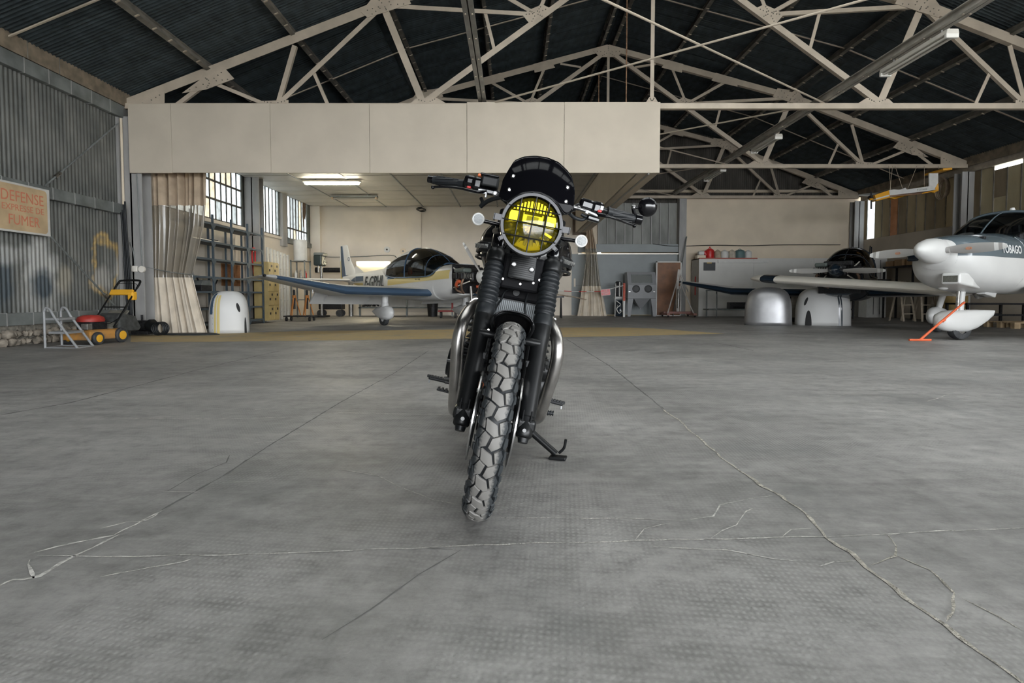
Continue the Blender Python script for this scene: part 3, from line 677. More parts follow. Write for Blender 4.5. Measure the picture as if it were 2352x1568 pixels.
wc = thing('ceiling', 'grey panelled workshop ceiling behind the fascia', None, (0,0,ZC), kind='structure')
pw = 1.35; ph = 0.755; x0 = XL+0.05; first = None
for j in range(13):
    for i in range(8):
        xx = x0+i*pw; x1_ = min(xx+pw, xs_-0.45)
        if x1_-xx < 0.1: continue
        MB().box((xx+0.008, D1+0.05+j*ph+0.012, random.uniform(0,0.006)), (x1_-0.008, D1+0.05+(j+1)*ph-0.022, 0.03)).build('ceiling_panel', M_ceil, wc)
MB().box((x0, D1+0.05, 0.035), (xs_-0.4, D3+0.1, 0.06)).build('ceiling_backing', M_dark, wc)
for i in range(1, 8): MB().box((x0+i*pw-0.02, D1+0.05, -0.012), (x0+i*pw+0.02, D3+0.1, 0.0)).build('ceiling_rail', M_girt, wc)
# workshop ceiling lamps
def ceiling_lamp(p, q, lit, label):
    c = (p+q)/2; L = (q-p).length
    t = thing('ceiling_lamp', label, 'lamp', (c.x, c.y, ZC-0.02))
    MB().box((-L/2-0.05, -0.08, -0.06), (L/2+0.05, 0.08, -0.01)).build('housing', M_lampw if lit else M_girt, t, bevel=0.01)
    if lit:
        MB().box((-L/2, -0.07, -0.12), (L/2, 0.07, -0.06)).build('diffuser', mat('lit_diffuser', (0.9,0.88,0.8), 0.4, emit=(1.0,0.93,0.74), estr=12.0), t, bevel=0.02)
    else:
        for e in (-0.04, 0.04): MB().tube((-L/2, e, -0.09), (L/2, e, -0.09), 0.018, n=8).build('tube', mat('unlit_tube_grey', (0.33,0.32,0.29), 0.3), t, smooth=40)
        for e in (-1, 1): MB().box((e*L/2-0.03, -0.07, -0.12), (e*L/2+0.03, 0.07, -0.06)).build('end_cap', mat('brass_cap', (0.45,0.33,0.22), 0.4), t)
    for e in (-0.3, 0.3): MB().box((e*L-0.02, -0.02, -0.01), (e*L+0.02, 0.02, 0.02)).build('bracket', M_girt, t)
ceiling_lamp(Vector((-5.75,15.95,0)), Vector((-4.25,15.95,0)), True, 'lit white tube lamp on the workshop ceiling')
ceiling_lamp(Vector((-5.75,18.4,0)), Vector((-4.35,18.4,0)), False, 'unlit double tube lamp on the workshop ceiling, farther back')
# ================================================================ motorcycle
BX, BY, LEAN = -0.122, 1.897, math.radians(11.0)
bike = thing('motorcycle', 'black roadster motorcycle with yellow headlight leaning on its side stand', 'motorcycle', (BX, BY, 0.001))
bike.rotation_euler = (0, LEAN, 0)
def bk(px, py, yb):
    """photo pixel at depth yb behind the front axle -> bike coordinates"""
    p = at(px, py, BY+yb); rx = p.x-BX; rz = p.z-0.001; c, s = math.cos(LEAN), math.sin(LEAN)
    return Vector((rx*c-rz*s, yb, rx*s+rz*c))
M_gloss = mat('gloss_black_paint', (0.004,0.004,0.005), 0.12, spec=0.45)
M_satin = mat('satin_black', (0.006,0.0065,0.007), 0.38, var=0.1, scale=20, rvar=0.06, spec=0.35)
M_plast = mat('black_plastic', (0.007,0.008,0.009), 0.42, spec=0.35)
M_rubber = mat('black_rubber', (0.009,0.011,0.013), 0.5, spec=0.4)
M_steel = mat('brushed_steel', (0.46,0.44,0.42), 0.30, metal=1.0, var=0.12, scale=14, rvar=0.08)
M_void = mat('matt_black', (0.005,0.005,0.006), 0.6, spec=0.12)
M_chrome = mat('bright_bolt', (0.34,0.34,0.34), 0.28, metal=1.0)
M_disc = mat('disc_steel', (0.62,0.61,0.60), 0.28, metal=1.0)
M_greyp = mat('grey_guard_paint', (0.10,0.10,0.107), 0.45)
M_silver = mat('silver_switch', (0.55,0.56,0.57), 0.35, metal=0.6)
M_red = mat('red_plastic', (0.55,0.02,0.02), 0.35)
M_orange = mat('orange_plastic', (0.80,0.18,0.05), 0.4)
R_T = 0.331; RC = 0.054
def tyre_mat():
    m = bpy.data.materials.new('dusty_tyre_tread'); m.use_nodes = True; n = m.node_tree; L = n.links.new; b = n.nodes['Principled BSDF']
    tc = n.nodes.new('ShaderNodeTexCoord'); sx = n.nodes.new('ShaderNodeSeparateXYZ'); L(tc.outputs['Object'], sx.inputs[0])
    z = n.nodes.new('ShaderNodeTexNoise'); z.inputs['Scale'].default_value = 130; z.inputs['Detail'].default_value = 5; L(tc.outputs['Object'], z.inputs[0])
    a = n.nodes.new('ShaderNodeMath'); a.operation = 'MULTIPLY_ADD'; L(z.outputs['Fac'], a.inputs[0]); a.inputs[1].default_value = 0.02; a.inputs[2].default_value = -0.008
    s = n.nodes.new('ShaderNodeMath'); s.operation = 'ADD'; L(sx.outputs[0], s.inputs[0]); L(a.outputs[0], s.inputs[1])
    ab = n.nodes.new('ShaderNodeMath'); ab.operation = 'ABSOLUTE'; L(s.outputs[0], ab.inputs[0])
    r = n.nodes.new('ShaderNodeValToRGB'); r.color_ramp.elements[0].position = 0.0235; r.color_ramp.elements[0].color = (0.185,0.178,0.166,1)
    r.color_ramp.elements[1].position = 0.033; r.color_ramp.elements[1].color = (0.022,0.026,0.029,1)
    L(ab.outputs[0], r.inputs[0]); L(r.outputs[0], b.inputs['Base Color']); b.inputs['Roughness'].default_value = 0.55; return m
M_tread = tyre_mat()
def tyre_pt(u, v, h=0.0, R=R_T, rc=RC, dv=0):
    a = u/rc; x = (rc+h)*math.sin(a); r = R-rc+(rc+h)*math.cos(a); ph = v/R
    return Vector((x, -r*math.cos(ph), r*math.sin(ph)))      # v=0 points forward (-y), v>0 upward
NPER = 24; PER = 2*PI*R_T/NPER
mm = 0.001
BLOCKS = [[(1,16),(34,29),(39,21),(33,-7),(5,-22),(-7,-12)], [(-26,-17),(9,-32),(18,-62),(5,-68),(-23,-51)], [(14,-26),(36,-15),(46,-36),(40,-57),(22,-58)],
          [(-25,32),(-5,20),(-14,-9),(-32,-17),(-40,8)], [(-46,6),(-37,-17),(-30,-24),(-29,-47),(-52,-40)], [(-44,38),(-30,33),(-44,10),(-56,14),(-60,26)],
          [(43,22),(39,-10),(44,-16),(60,-6),(58,18)], [(49,-20),(62,-24),(63,-46),(46,-55),(50,-38)], [(-57,8),(-53,-8),(-66,-4),(-68,12)], [(-58,-14),(-56,-38),(-70,-34),(-71,-14)]]
def tread_mesh(poly, R, rc):
    P = [(x*mm, y*mm) for x, y in poly]; cx = sum(p[0] for p in P)/len(P); cy = sum(p[1] for p in P)/len(P)
    Q = [(cx+(x-cx)*0.979, cy+(y-cy)*0.979) for x, y in P]; mb = MB()
    mid = [((Q[i][0]+Q[(i+1)%len(Q)][0])/2, (Q[i][1]+Q[(i+1)%len(Q)][1])/2) for i in range(len(Q))]
    ring = [p for a, b in zip(Q, mid) for p in (a, b)]; n = len(ring)
    inn = [(cx+(x-cx)*0.955, cy+(y-cy)*0.955) for x, y in ring]; half = [(cx+(x-cx)*0.5, cy+(y-cy)*0.5) for x, y in ring]
    vs = [tyre_pt(u, v, -0.009, R, rc) for u, v in ring]+[tyre_pt(u, v, -0.0012, R, rc) for u, v in ring]+[tyre_pt(u, v, 0, R, rc) for u, v in inn]+[tyre_pt(u, v, 0, R, rc) for u, v in half]+[tyre_pt(cx, cy, 0, R, rc)]
    fs = []
    for k in range(3): fs += [(k*n+i, k*n+(i+1)%n, (k+1)*n+(i+1)%n, (k+1)*n+i) for i in range(n)]
    fs += [(3*n+i, 3*n+(i+1)%n, 4*n) for i in range(n)]
    return mb.add(vs, fs).mesh('tread_block', M_tread, 50)
def wheel(name, yc, R, rc, nper, rim_r, full_blocks):
    prof = []
    for k in range(25):
        a = -PI*0.62+PI*1.24*k/24; prof.append((R-rc+(rc-0.008)*math.cos(a), (rc-0.008)*math.sin(a)*(1 if abs(a) < 1.6 else 1)))
    Mx = basis((0, yc, R), (0,1,0), (0,0,1), (1,0,0))
    ty = MB().lathe(prof, 72, Mx).build(name+'_tyre', M_rubber, bike, smooth=50)
    cen = Matrix.Translation((0, yc, R))
    for poly in full_blocks:
        me = tread_mesh(poly, R, rc)
        for i in range(nper):
            o = bpy.data.objects.new('tread_block', me); COL.objects.link(o); o.parent = ty
            o.matrix_local = cen @ Matrix.Rotation(2*PI*i/nper, 4, 'X')
    w_ = rc*0.72
    rim = MB().lathe([(rim_r+0.012,-w_),(rim_r+0.012,-w_+0.008),(rim_r-0.014,-w_*0.6),(rim_r-0.02,0),(rim_r-0.014,w_*0.6),(rim_r+0.012,w_-0.008),(rim_r+0.012,w_)], 48, Mx).build(name+'_rim', M_satin, bike, smooth=40, solid=0.004)
    for i in range(10):
        a = 2*PI*i/10; MB().bar((0, yc+0.045*math.cos(a), R+0.045*math.sin(a)), (0, yc+(rim_r-0.012)*math.cos(a), R+(rim_r-0.012)*math.sin(a)), 0.03, 0.022, up=(1,0,0)).build('spoke', M_satin, rim, bevel=0.004)
    MB().tube((-0.055, yc, R), (0.055, yc, R), 0.05, n=24).build(name+'_hub', M_satin, bike, smooth=40, bevel=0.004)
    return ty
wheel('front', 0.0, R_T, RC, NPER, 0.245, BLOCKS)
wheel('rear', 1.43, 0.325, 0.072, 20, 0.225, [[(-30,30),(0,42),(28,30),(26,-12),(0,-24),(-28,-10)], [(-68,24),(-34,34),(-32,-8),(-66,-18)], [(68,-4),(32,-16),(30,26),(66,34)]])
# brake discs
for s in (-1, 1):
    Mx = basis((s*0.068, 0, R_T), (0,1,0), (0,0,1), (1,0,0))
    d = MB().lathe([(0.105,-0.0025),(0.150,-0.0025),(0.150,0.0025),(0.105,0.0025),(0.105,-0.0025)], 48, Mx).build('brake_disc', M_disc, bike, smooth=30)
    MB().lathe([(0.03,-0.004),(0.11,-0.003),(0.11,0.003),(0.03,0.004),(0.03,-0.004)], 24, basis((s*0.064, 0, R_T), (0,1,0), (0,0,1), (1,0,0))).build('disc_carrier', M_satin, d, smooth=30)
    for k in range(6):
        a = 2*PI*k/6; c_ = Vector((s*0.068, 0.107*math.cos(a), R_T+0.107*math.sin(a))); MB().tube(c_-Vector((0.007,0,0)), c_+Vector((0.007,0,0)), 0.007, n=8).build('disc_bolt', M_chrome, d)
MB().tube((-0.115,0,R_T), (0.115,0,R_T), 0.011, n=12).build('front_axle', M_steel, bike, smooth=40)
for s in (-1, 1): MB().tube((s*0.07,0,R_T), (s*0.088,0,R_T), 0.02, n=16).build('axle_spacer', M_steel, bike, smooth=40)
# calliper behind the right-hand leg
MB().box((-0.10, 0.085, R_T+0.03), (-0.045, 0.155, R_T+0.13)).build('brake_calliper', M_satin, bike, bevel=0.012)
MB().tube((-0.07,0.07,R_T+0.09), (-0.07,0.10,R_T+0.09), 0.012, n=10).build('calliper_bolt', M_orange, bike)
# fork legs
RAKE = math.tan(math.radians(24.0)); FX = 0.106
def fk(s, z, dx=0, dy=0): return Vector((s*(FX+dx), -0.005+(z-R_T)*RAKE+dy, z))
for s in (-1, 1):
    prof = [(0.291,0.024),(0.296,0.028),(0.318,0.029),(0.322,0.0265),(0.352,0.0265),(0.356,0.030),(0.40,0.030),(0.55,0.030),(0.60,0.0305),(0.615,0.033),(0.66,0.034),(0.672,0.033)]
    leg = MB().path([fk(s, z) for z, r in prof], [r for z, r in prof], 24).build('fork_leg', M_satin, bike, smooth=35)
    MB().box((s*FX-0.034, -0.028, R_T-0.022), (s*FX+0.034, 0.03, R_T+0.022)).build('axle_clamp', M_satin, leg, bevel=0.012, seg=3)
    MB().tube(fk(s,0.322,-0.003,-0.03), fk(s,0.322,-0.003,-0.043), 0.0065, n=12).build('clamp_bolt', M_chrome, leg)
    MB().tube(fk(s,0.288), fk(s,0.275), 0.019, 0.016, n=16).build('foot_plug', M_plast, leg, smooth=40)
    for dx in (-0.014, 0.014): MB().bar(fk(s,0.345,dx,-0.028), fk(s,0.38,dx,-0.028), 0.004, 0.010, up=(0,1,0)).build('casting_rib', M_satin, leg)
    # mudguard bracket bosses on the inner face
    for z, L_ in ((0.60, 0.052), ):
        MB().path([fk(s,z,0,-0.02), fk(s,z,-s*0+(-0.024),-0.024), fk(s,z,-0.05,-0.022)], [0.015,0.0155,0.013], 12).build('bracket_boss', M_satin, leg, smooth=40)
        MB().tube(fk(s,z,-0.05,-0.022), fk(s,z,-0.06,-0.022), 0.0055, n=8).build('boss_bolt', M_chrome, leg)
    MB().cbox(fk(s,0.525,-0.029,-0.005), (0.012,0.02,0.026)).build('guide_lug', M_plast, leg, bevel=0.003)
    MB().tube(fk(s,0.532,-0.03,-0.012), fk(s,0.532,-0.036,-0.012), 0.006, n=8).build('lug_bolt', M_chrome, leg)
    # gaiter
    z0, z1, nr = 0.672, 0.848, 9; pts = [fk(s,0.655), fk(s,0.660), fk(s,0.690), fk(s,0.694)]; rr = [0.0325,0.0345,0.0345,0.031]
    for k in range(nr):
        a = 0.697+(z1-0.697)*k/nr; h = (z1-0.697)/nr
        for f, r in ((0.05,0.0305),(0.28,0.0355),(0.5,0.0375),(0.72,0.0355),(0.95,0.0305)): pts.append(fk(s, a+h*f)); rr.append(r+0.001*math.sin(k*1.3))
    pts += [fk(s,z1+0.003), fk(s,z1+0.006)]; rr += [0.031,0.029]
    MB().path(pts, rr, 28).build('fork_gaiter', M_rubber, bike, smooth=60)
    MB().path([fk(s,0.852), fk(s,0.855), fk(s,0.86), fk(s,0.885), fk(s,0.897), fk(s,0.902)], [0.028,0.034,0.037,0.037,0.034,0.027], 28).build('gaiter_cap', M_satin, bike, smooth=45)
    MB().path([fk(s,0.895), fk(s,1.06)], [0.0235,0.0235], 24).build('fork_tube', M_satin, bike, smooth=40)
    MB().path([fk(s,0.915,0,0.003), fk(s,0.92), fk(s,0.995), fk(s,1.0)], [0.025,0.0285,0.0285,0.025], 24).build('fork_cover', M_gloss, bike, smooth=40)
    MB().path([fk(s,0.868,-0.03,0.0), fk(s,0.866,-0.055,0.005), fk(s,0.864,-0.085,0.012)], [0.014,0.0135,0.013], 14).build('lower_yoke_arm', M_satin, bike, smooth=40)
MB().bar(fk(-1,1.055), fk(1,1.055), 0.09, 0.03).build('top_yoke', M_satin, bike, bevel=0.012)
MB().bar(fk(-1,0.873,0,0.02), fk(1,0.873,0,0.02), 0.07, 0.035).build('lower_yoke', M_satin, bike, bevel=0.01)
MB().tube((0, 0.30, 0.84), (0, 0.40, 1.06), 0.032, n=20).build('steering_head', M_satin, bike, smooth=40)
# mudguard
def fender(a0, a1, rad, hw, drop, name, m, yc=0.0, zc=R_T, n=28):
    mb = MB()
    def fn(u, v):
        a = math.radians(a0+(a1-a0)*u); t = (v*2-1)
        r = rad-drop*abs(t)**2.4; return (hw*math.sin(t*1.35)/math.sin(1.35), yc-r*math.cos(a), zc+r*math.sin(a))
    mb.grid(n, 14, fn); return mb.build(name, m, bike, smooth=50, solid=0.004)
fd = fender(92, 168, 0.366, 0.066, 0.03, 'front_mudguard', M_gloss)
MB().path(smooth_pts([fk(-1,0.60,-0.045,0), (-0.072,0.07,0.655), (-0.045,0.07,0.682), (0,0.07,0.692), (0.045,0.07,0.682), (0.072,0.07,0.655), fk(1,0.60,-0.045,0)]), 0.006, 10).build('mudguard_brace', M_satin, bike, smooth=50)
fender(75, 150, 0.358, 0.078, 0.03, 'rear_mudguard', M_gloss, yc=1.43, zc=0.325).data
# radiator
ra, rb, rc_, rd = bk(1140,684,0.36), bk(1238,700,0.36), bk(1222,760,0.36), bk(1120,742,0.36)
rz1 = 0.735; rz0 = 0.60
rad = MB().box((-0.088, 0.35, rz0), (0.088, 0.375, rz1)).build('radiator', M_plast, bike, bevel=0.004)
for k in range(23):
    x = -0.082+0.164*k/22; MB().box((x-0.0024, 0.344, rz0+0.006), (x+0.0024, 0.352, rz1-0.01)).build('radiator_fin', mat('grey_radiator_fin', (0.10,0.11,0.115), 0.4, metal=0.5), rad)
MB().box((-0.095, 0.335, rz1-0.004), (0.095, 0.38, rz1+0.05)).build('radiator_tank', M_void, bike, bevel=0.012)
MB().box((-0.10, 0.338, rz0), (-0.086, 0.378, rz1)).box((0.086, 0.338, rz0), (0.10, 0.378, rz1)).build('radiator_side', M_void, bike, bevel=0.004)
MB().box((-0.085, 0.31, rz1+0.05), (0.085, 0.34, rz1+0.058)).build('radiator_edge', M_satin, bike)
c_ = bk(1186,672,0.33); MB().lathe([(0,0.012),(0.009,0.012),(0.009,0.006),(0.013,0.006),(0.0145,0.0)], 20, basis(c_, (1,0,0), (0,0,1), (0,-1,0))).build('cap_badge', M_plast, bike, smooth=30)
c_ = bk(1178,649,0.25); MB().lathe([(0,0.006),(0.008,0.006),(0.009,0.003),(0.0125,0.003),(0.0135,0.0)], 20, basis(c_, (1,0,0), (0,0,1), (0,-1,0))).build('yoke_bolt', M_silver, bike, smooth=30)
MB().path(smooth_pts([bk(1150,690,0.33), bk(1162,668,0.32), bk(1185,664,0.3), bk(1200,660,0.28)]), 0.004, 8).build('brake_hose', M_rubber, bike, smooth=50)
MB().path(smooth_pts([bk(1150,690,0.33), bk(1140,705,0.25), bk(1128,730,0.18)]), 0.004, 8).build('brake_hose', M_rubber, bike, smooth=50)
MB().path(smooth_pts([bk(1208,730,0.33), bk(1206,700,0.32), bk(1212,672,0.3), bk(1216,655,0.28)]), 0.004, 8).build('wiring_loom', M_rubber, bike, smooth=50)
# finned regulator under the headlight
rg = thing('_r', None, None) if False else None
RGY = 0.185
def rgq(u, v, dy): 
    a = bk(1176,584,RGY); b = bk(1234,592,RGY); c = bk(1226,648,RGY); d = bk(1164,636,RGY)
    p = (a*(1-u)+b*u)*(1-v)+(d*(1-u)+c*u)*v; p.y += dy+0.04*(v-0.5)*-0.6; return p
reg = MB().loft([[rgq(0,0,0.03), rgq(1,0,0.03), rgq(1,0.92,0.03), rgq(0.9,1,0.03), rgq(0.05,1,0.03), rgq(0,0.95,0.03)], [rgq(0,0,0.0), rgq(1,0,0.0), rgq(1,0.92,0.0), rgq(0.9,1,0.0), rgq(0.05,1,0.0), rgq(0,0.95,0.0)]]).build('regulator', M_satin, bike, bevel=0.004)
for k in range(11):
    v = 0.05+0.085*k
    MB().path([rgq(0.03,v,-0.006), rgq(0.2,v-0.012,-0.011), rgq(0.55,v-0.012,-0.012), rgq(0.8,v+0.0,-0.011), rgq(0.97,v+0.02,-0.006)], 0.0042, 6, flat=(0.55,1.6)).build('cooling_fin', M_satin, reg, smooth=50)
for u, v in ((0.17,0.42),(0.86,0.52)):
    p = rgq(u,v,-0.02); MB().lathe([(0,0.010),(0.004,0.010),(0.005,0.005),(0.0085,0.006),(0.010,0.0)], 16, basis(p, (1,0,0), (0,0,1), (0,-1,0))).build('regulator_bolt', M_chrome, reg, smooth=30)
for px, py in ((1149,624),(1239,643),(1225,650),(1155,640),(1122,757),(1195,652)):
    p = bk(px,py,0.22 if py < 700 else 0.09); MB().tube(p, p+Vector((0,-0.006,0)), 0.0042, n=10).build('frame_bolt', M_steel, bike)
MB().box((-0.075, 0.215, 0.77), (0.075, 0.30, 0.90)).build('yoke_cover', M_void, bike, bevel=0.01)
# ---------------- headlight
HC = bk(1220.5,518,0.0)
HY = -0.005
def hp(u, w, y): return Vector((HC.x+u, HY+y, HC.z+w))
MH = basis((HC.x, HY, HC.z), (1,0,0), (0,0,1), (0,-1,0))
bowl = MB().lathe([(0.0925,0.0),(0.0985,-0.004),(0.102,-0.02),(0.100,-0.05),(0.090,-0.10),(0.060,-0.14),(0.0,-0.155)], 48, MH).build('headlight_bowl', M_gloss, bike, smooth=50)
MB().lathe([(0.0915,0.004),(0.0935,0.006),(0.104,0.004),(0.106,-0.006),(0.104,-0.018)], 48, MH).build('headlight_rim', M_gloss, bike, smooth=40)
M_refl = mat('amber_reflector', (0.36,0.34,0.22), 0.14, metal=1.0, var=0.5, scale=60)
refl = MB().lathe([(0.0,-0.062),(0.025,-0.060),(0.055,-0.045),(0.078,-0.022),(0.0895,0.0)], 40, MH).build('reflector', M_refl, bike, smooth=25)
for k in range(13):
    u = -0.066+0.011*k; hgt = math.sqrt(max(0, 0.085**2-u*u))
    MB().box((HC.x+u-0.0042, HY+0.012, HC.z+0.044), (HC.x+u+0.0042, HY+0.035, HC.z+max(0.05, hgt-0.004))).build('lamp_flute', mat('silver_flute', (0.55,0.54,0.50), 0.18, metal=0.9), refl, bevel=0.001)
MB().box((HC.x-0.036, HY+0.008, HC.z+0.003), (HC.x+0.036, HY+0.04, HC.z+0.042)).build('lamp_module', mat('lamp_module', (0.38,0.42,0.42), 0.15, metal=0.5), refl, bevel=0.003)
MB().box((HC.x-0.02, HY+0.004, HC.z+0.010), (HC.x+0.02, HY+0.012, HC.z+0.030)).build('led_window', mat('led_window', (0.35,0.45,0.48), 0.08), refl)
MB().box((HC.x-0.03, HY+0.004, HC.z+0.034), (HC.x+0.03, HY+0.01, HC.z+0.040)).build('marking_strip', M_plast, refl)
for sx in (-1, 1):
    MB().box((HC.x+sx*0.062-0.018, HY+0.010, HC.z+0.002), (HC.x+sx*0.062+0.018, HY+0.03, HC.z+0.042)).build('side_mirror_facet', mat('silver_facet', (0.50,0.50,0.47), 0.12, metal=0.95), refl, bevel=0.002)
    for k in range(4):
        a = math.radians(200+sx*0+k*20) if sx < 0 else math.radians(-20-k*20)
        p = hp(0.045*math.cos(a), 0.045*math.sin(a), 0.012); q = hp(0.078*math.cos(a), 0.078*math.sin(a), 0.016)
        MB().bar(p, q, 0.012, 0.018, up=(0,1,0)).build('reflector_facet', M_refl, refl, bevel=0.002)
for k in range(7):
    a = math.radians(190+k*26.6); MB().path([hp(0,-0.006,0.004), hp(0.020*math.cos(a),-0.006+0.020*math.sin(a),0.0), hp(0.030*math.cos(a),-0.006+0.026*math.sin(a),0.02)], [0.004,0.006,0.002], 5).build('led_petal', mat('amber_dark', (0.30,0.22,0.04), 0.25, metal=0.6), refl)
MB().prism([(-0.048,-0.080),(-0.035,-0.062),(0.0,-0.056),(0.035,-0.062),(0.048,-0.080),(0.0,-0.092)], 0.0, 0.012, basis((HC.x, HY+0.018, HC.z+0.006), (1,0,0), (0,0,1), (0,-1,0))).build('position_lamp', mat('amber_block', (0.42,0.35,0.06), 0.2), refl, bevel=0.002)
def lens_mat():
    m = bpy.data.materials.new('yellow_lens'); m.use_nodes = True; n = m.node_tree; n.nodes.clear(); L = n.links.new
    o = n.nodes.new('ShaderNodeOutputMaterial'); t = n.nodes.new('ShaderNodeBsdfTransparent'); t.inputs[0].default_value = (0.68,0.60,0.13,1)
    g = n.nodes.new('ShaderNodeBsdfGlossy'); g.inputs['Roughness'].default_value = 0.03; f = n.nodes.new('ShaderNodeFresnel'); f.inputs[0].default_value = 1.45
    d = n.nodes.new('ShaderNodeBsdfDiffuse'); d.inputs[0].default_value = (0.72,0.60,0.03,1); x0 = n.nodes.new('ShaderNodeMixShader'); x0.inputs[0].default_value = 0.07
    x = n.nodes.new('ShaderNodeMixShader'); L(t.outputs[0], x0.inputs[1]); L(d.outputs[0], x0.inputs[2]); L(f.outputs[0], x.inputs[0]); L(x0.outputs[0], x.inputs[1]); L(g.outputs[0], x.inputs[2]); L(x.outputs[0], o.inputs[0]); return m
M_lens = lens_mat()
MB().lathe([(0.0,0.016),(0.03,0.0148),(0.06,0.0115),(0.08,0.006),(0.0905,0.0)], 48, MH).build('headlight_lens', M_lens, bike, smooth=60)
# guard
gd = MB().lathe([(0.0925,0.022),(0.0925,0.026),(0.1015,0.026),(0.1015,0.022),(0.0925,0.022)], 64, MH).build('headlight_guard', M_greyp, bike, smooth=30)
for ang, w_, l_ in ((178, 0.020, 0.125), (2, 0.020, 0.125), (214, 0.012, 0.116), (-35, 0.012, 0.116)):
    a = math.radians(ang); d = Vector((math.cos(a), 0, math.sin(a)))
    c0 = hp(0,0,-0.024)
    MB().bar(c0+d*0.102, c0+d*l_, w_ if False else 0.004, w_*1.0, up=Vector((0,1,0)).cross(d)).build('guard_tab', M_greyp, gd)
    MB().bar(c0+d*l_+Vector((0,-0.002,0)), c0+d*l_+Vector((0,0.04,0)), w_*0.98, 0.004, up=d).build('guard_tab', M_greyp, gd)
for k, o_ in enumerate((-0.0475, 0.0, 0.0445)):
    h_ = math.sqrt(0.0985**2-o_**2)
    MB().tube(hp(o_,-h_,-0.022), hp(o_,h_,-0.022), 0.0022, n=8).build('guard_bar', M_satin, gd)
for o_ in (-0.045, 0.002, 0.049):
    h_ = math.sqrt(0.0985**2-o_**2)
    MB().tube(hp(-h_,o_,-0.0255), hp(h_,o_,-0.0255), 0.0022, n=8).build('guard_bar', M_satin, gd)
for s in (-1, 1):
    MB().path([hp(s*0.10,-0.03,0.05), hp(s*0.12,-0.03,0.10), fk(s,0.965,0.0,-0.02)], 0.010, 8).build('headlight_bracket', M_satin, bike, smooth=40)
# ---------------- indicators
for s, px, py in ((-1,1098.5,503),(1,1335,553.5)):
    c_ = bk(px,py,0.10)
    st = MB().path([Vector((s*0.105, 0.13, c_.z-0.002)), Vector((c_.x-s*0.03, 0.125, c_.z)), Vector((c_.x-s*0.01, 0.122, c_.z))], [0.0085,0.0075,0.0075], 12).build('indicator_stalk', M_gloss, bike, smooth=40)
    Mi = basis(c_, (1,0,0), (0,0,1), (0,-1,0))
    MB().lathe([(0.0,-0.034),(0.012,-0.030),(0.0195,-0.012),(0.0215,0.0)], 24, Mi).build('indicator_body', M_gloss, bike, smooth=50)
    MB().lathe([(0.0165,0.003),(0.0195,0.004),(0.0218,0.002),(0.0218,-0.003)], 24, Mi).build('indicator_ring', mat('pale_ring', (0.72,0.72,0.70), 0.3), bike, smooth=40)
    MB().lathe([(0.0,0.005),(0.010,0.0045),(0.0175,0.002)], 24, Mi).build('indicator_lens', mat('clear_prism_lens', (0.66,0.68,0.69), 0.2, bump=0.8, bscale=400), bike, smooth=50)
# ---------------- fly screen
TOP = [(1149,446),(1155,418),(1167,394),(1182,370),(1202,361),(1230,359),(1257,363),(1283,374),(1304,391.6),(1313,405.5),(1318,432),(1318,452),(1315,476)]
BOT = [(1149,447),(1156,456),(1165,459),(1180,451),(1198,442.5),(1222,439.5),(1244.5,442.5),(1266.7,453.6),(1283,468),(1295,486),(1303,489),(1311,484),(1315,477)]
tb = [bk(x, y, 0.09 if 380 < y else 0.11) for x, y in TOP]; bb_ = [bk(x, y, 0.0) for x, y in BOT]
# the screen is symmetrical on the bike: average both sides
def prof_of(P):
    P = [(p.x-HC.x, p.z) for p in P]; P.sort(); return P
def interp(P, x):
    if x <= P[0][0]: return P[0][1]
    for (a, za), (b, zb) in zip(P[:-1], P[1:]):
        if a <= x <= b: return za+(zb-za)*(x-a)/(b-a+1e-9)
    return P[-1][1]
PT_, PB_ = prof_of(tb), prof_of(bb_); W_S = min(-PT_[0][0], PT_[-1][0]); WL, WR = PT_[0][0], PT_[-1][0]
def screen_y(x, z): return 0.015+0.42*max(0, z-(HC.z+0.10))+2.4*x*x+(0.9*max(0, z-HC.z-0.16)**1.5)
def scr(u, v):
    t = u*2-1; t = math.copysign(1-(1-abs(t))**1.6, t); x = WL+(WR-WL)*(t+1)/2
    xl = max(PB_[0][0], min(PB_[-1][0], x)); zt = interp(PT_, x); zb = interp(PB_, xl); zb = min(zb, zt-0.001); z = zb+(zt-zb)*v; return (HC.x+x, screen_y(x, z), z)
M_screen = mat('smoked_screen', (0.003,0.003,0.004), 0.07, spec=0.06)
fs_ = MB().grid(40, 18, scr).build('fly_screen', M_screen, bike, smooth=60, solid=0.004)
edge = [Vector(scr(u/40, 0)) for u in range(5, 37)]; MB().path([p+Vector((0,-0.003,0)) for p in edge], 0.0024, 6).build('screen_edge_trim', M_plast, fs_, smooth=60)
for px, py in ((1179,406),(1170,437),(1303,432),(1299,464)):
    p = bk(px,py,0.06); y = screen_y(p.x-HC.x, p.z); p = bk(px,py,y)
    MB().lathe([(0,0.009),(0.004,0.009),(0.0055,0.007),(0.007,0.002),(0.0085,0.0)], 18, basis(p-Vector((0,0.002,0)), (1,0,0), (0,0,1), (0,-1,0))).build('screen_bolt', M_chrome, fs_, smooth=30)
MB().path([(HC.x-0.09,0.05,HC.z+0.09),(HC.x-0.09,0.18,HC.z+0.06)], 0.008, 8).build('screen_bracket', M_satin, bike); MB().path([(HC.x+0.09,0.05,HC.z+0.09),(HC.x+0.09,0.18,HC.z+0.06)], 0.008, 8).build('screen_bracket', M_satin, bike)
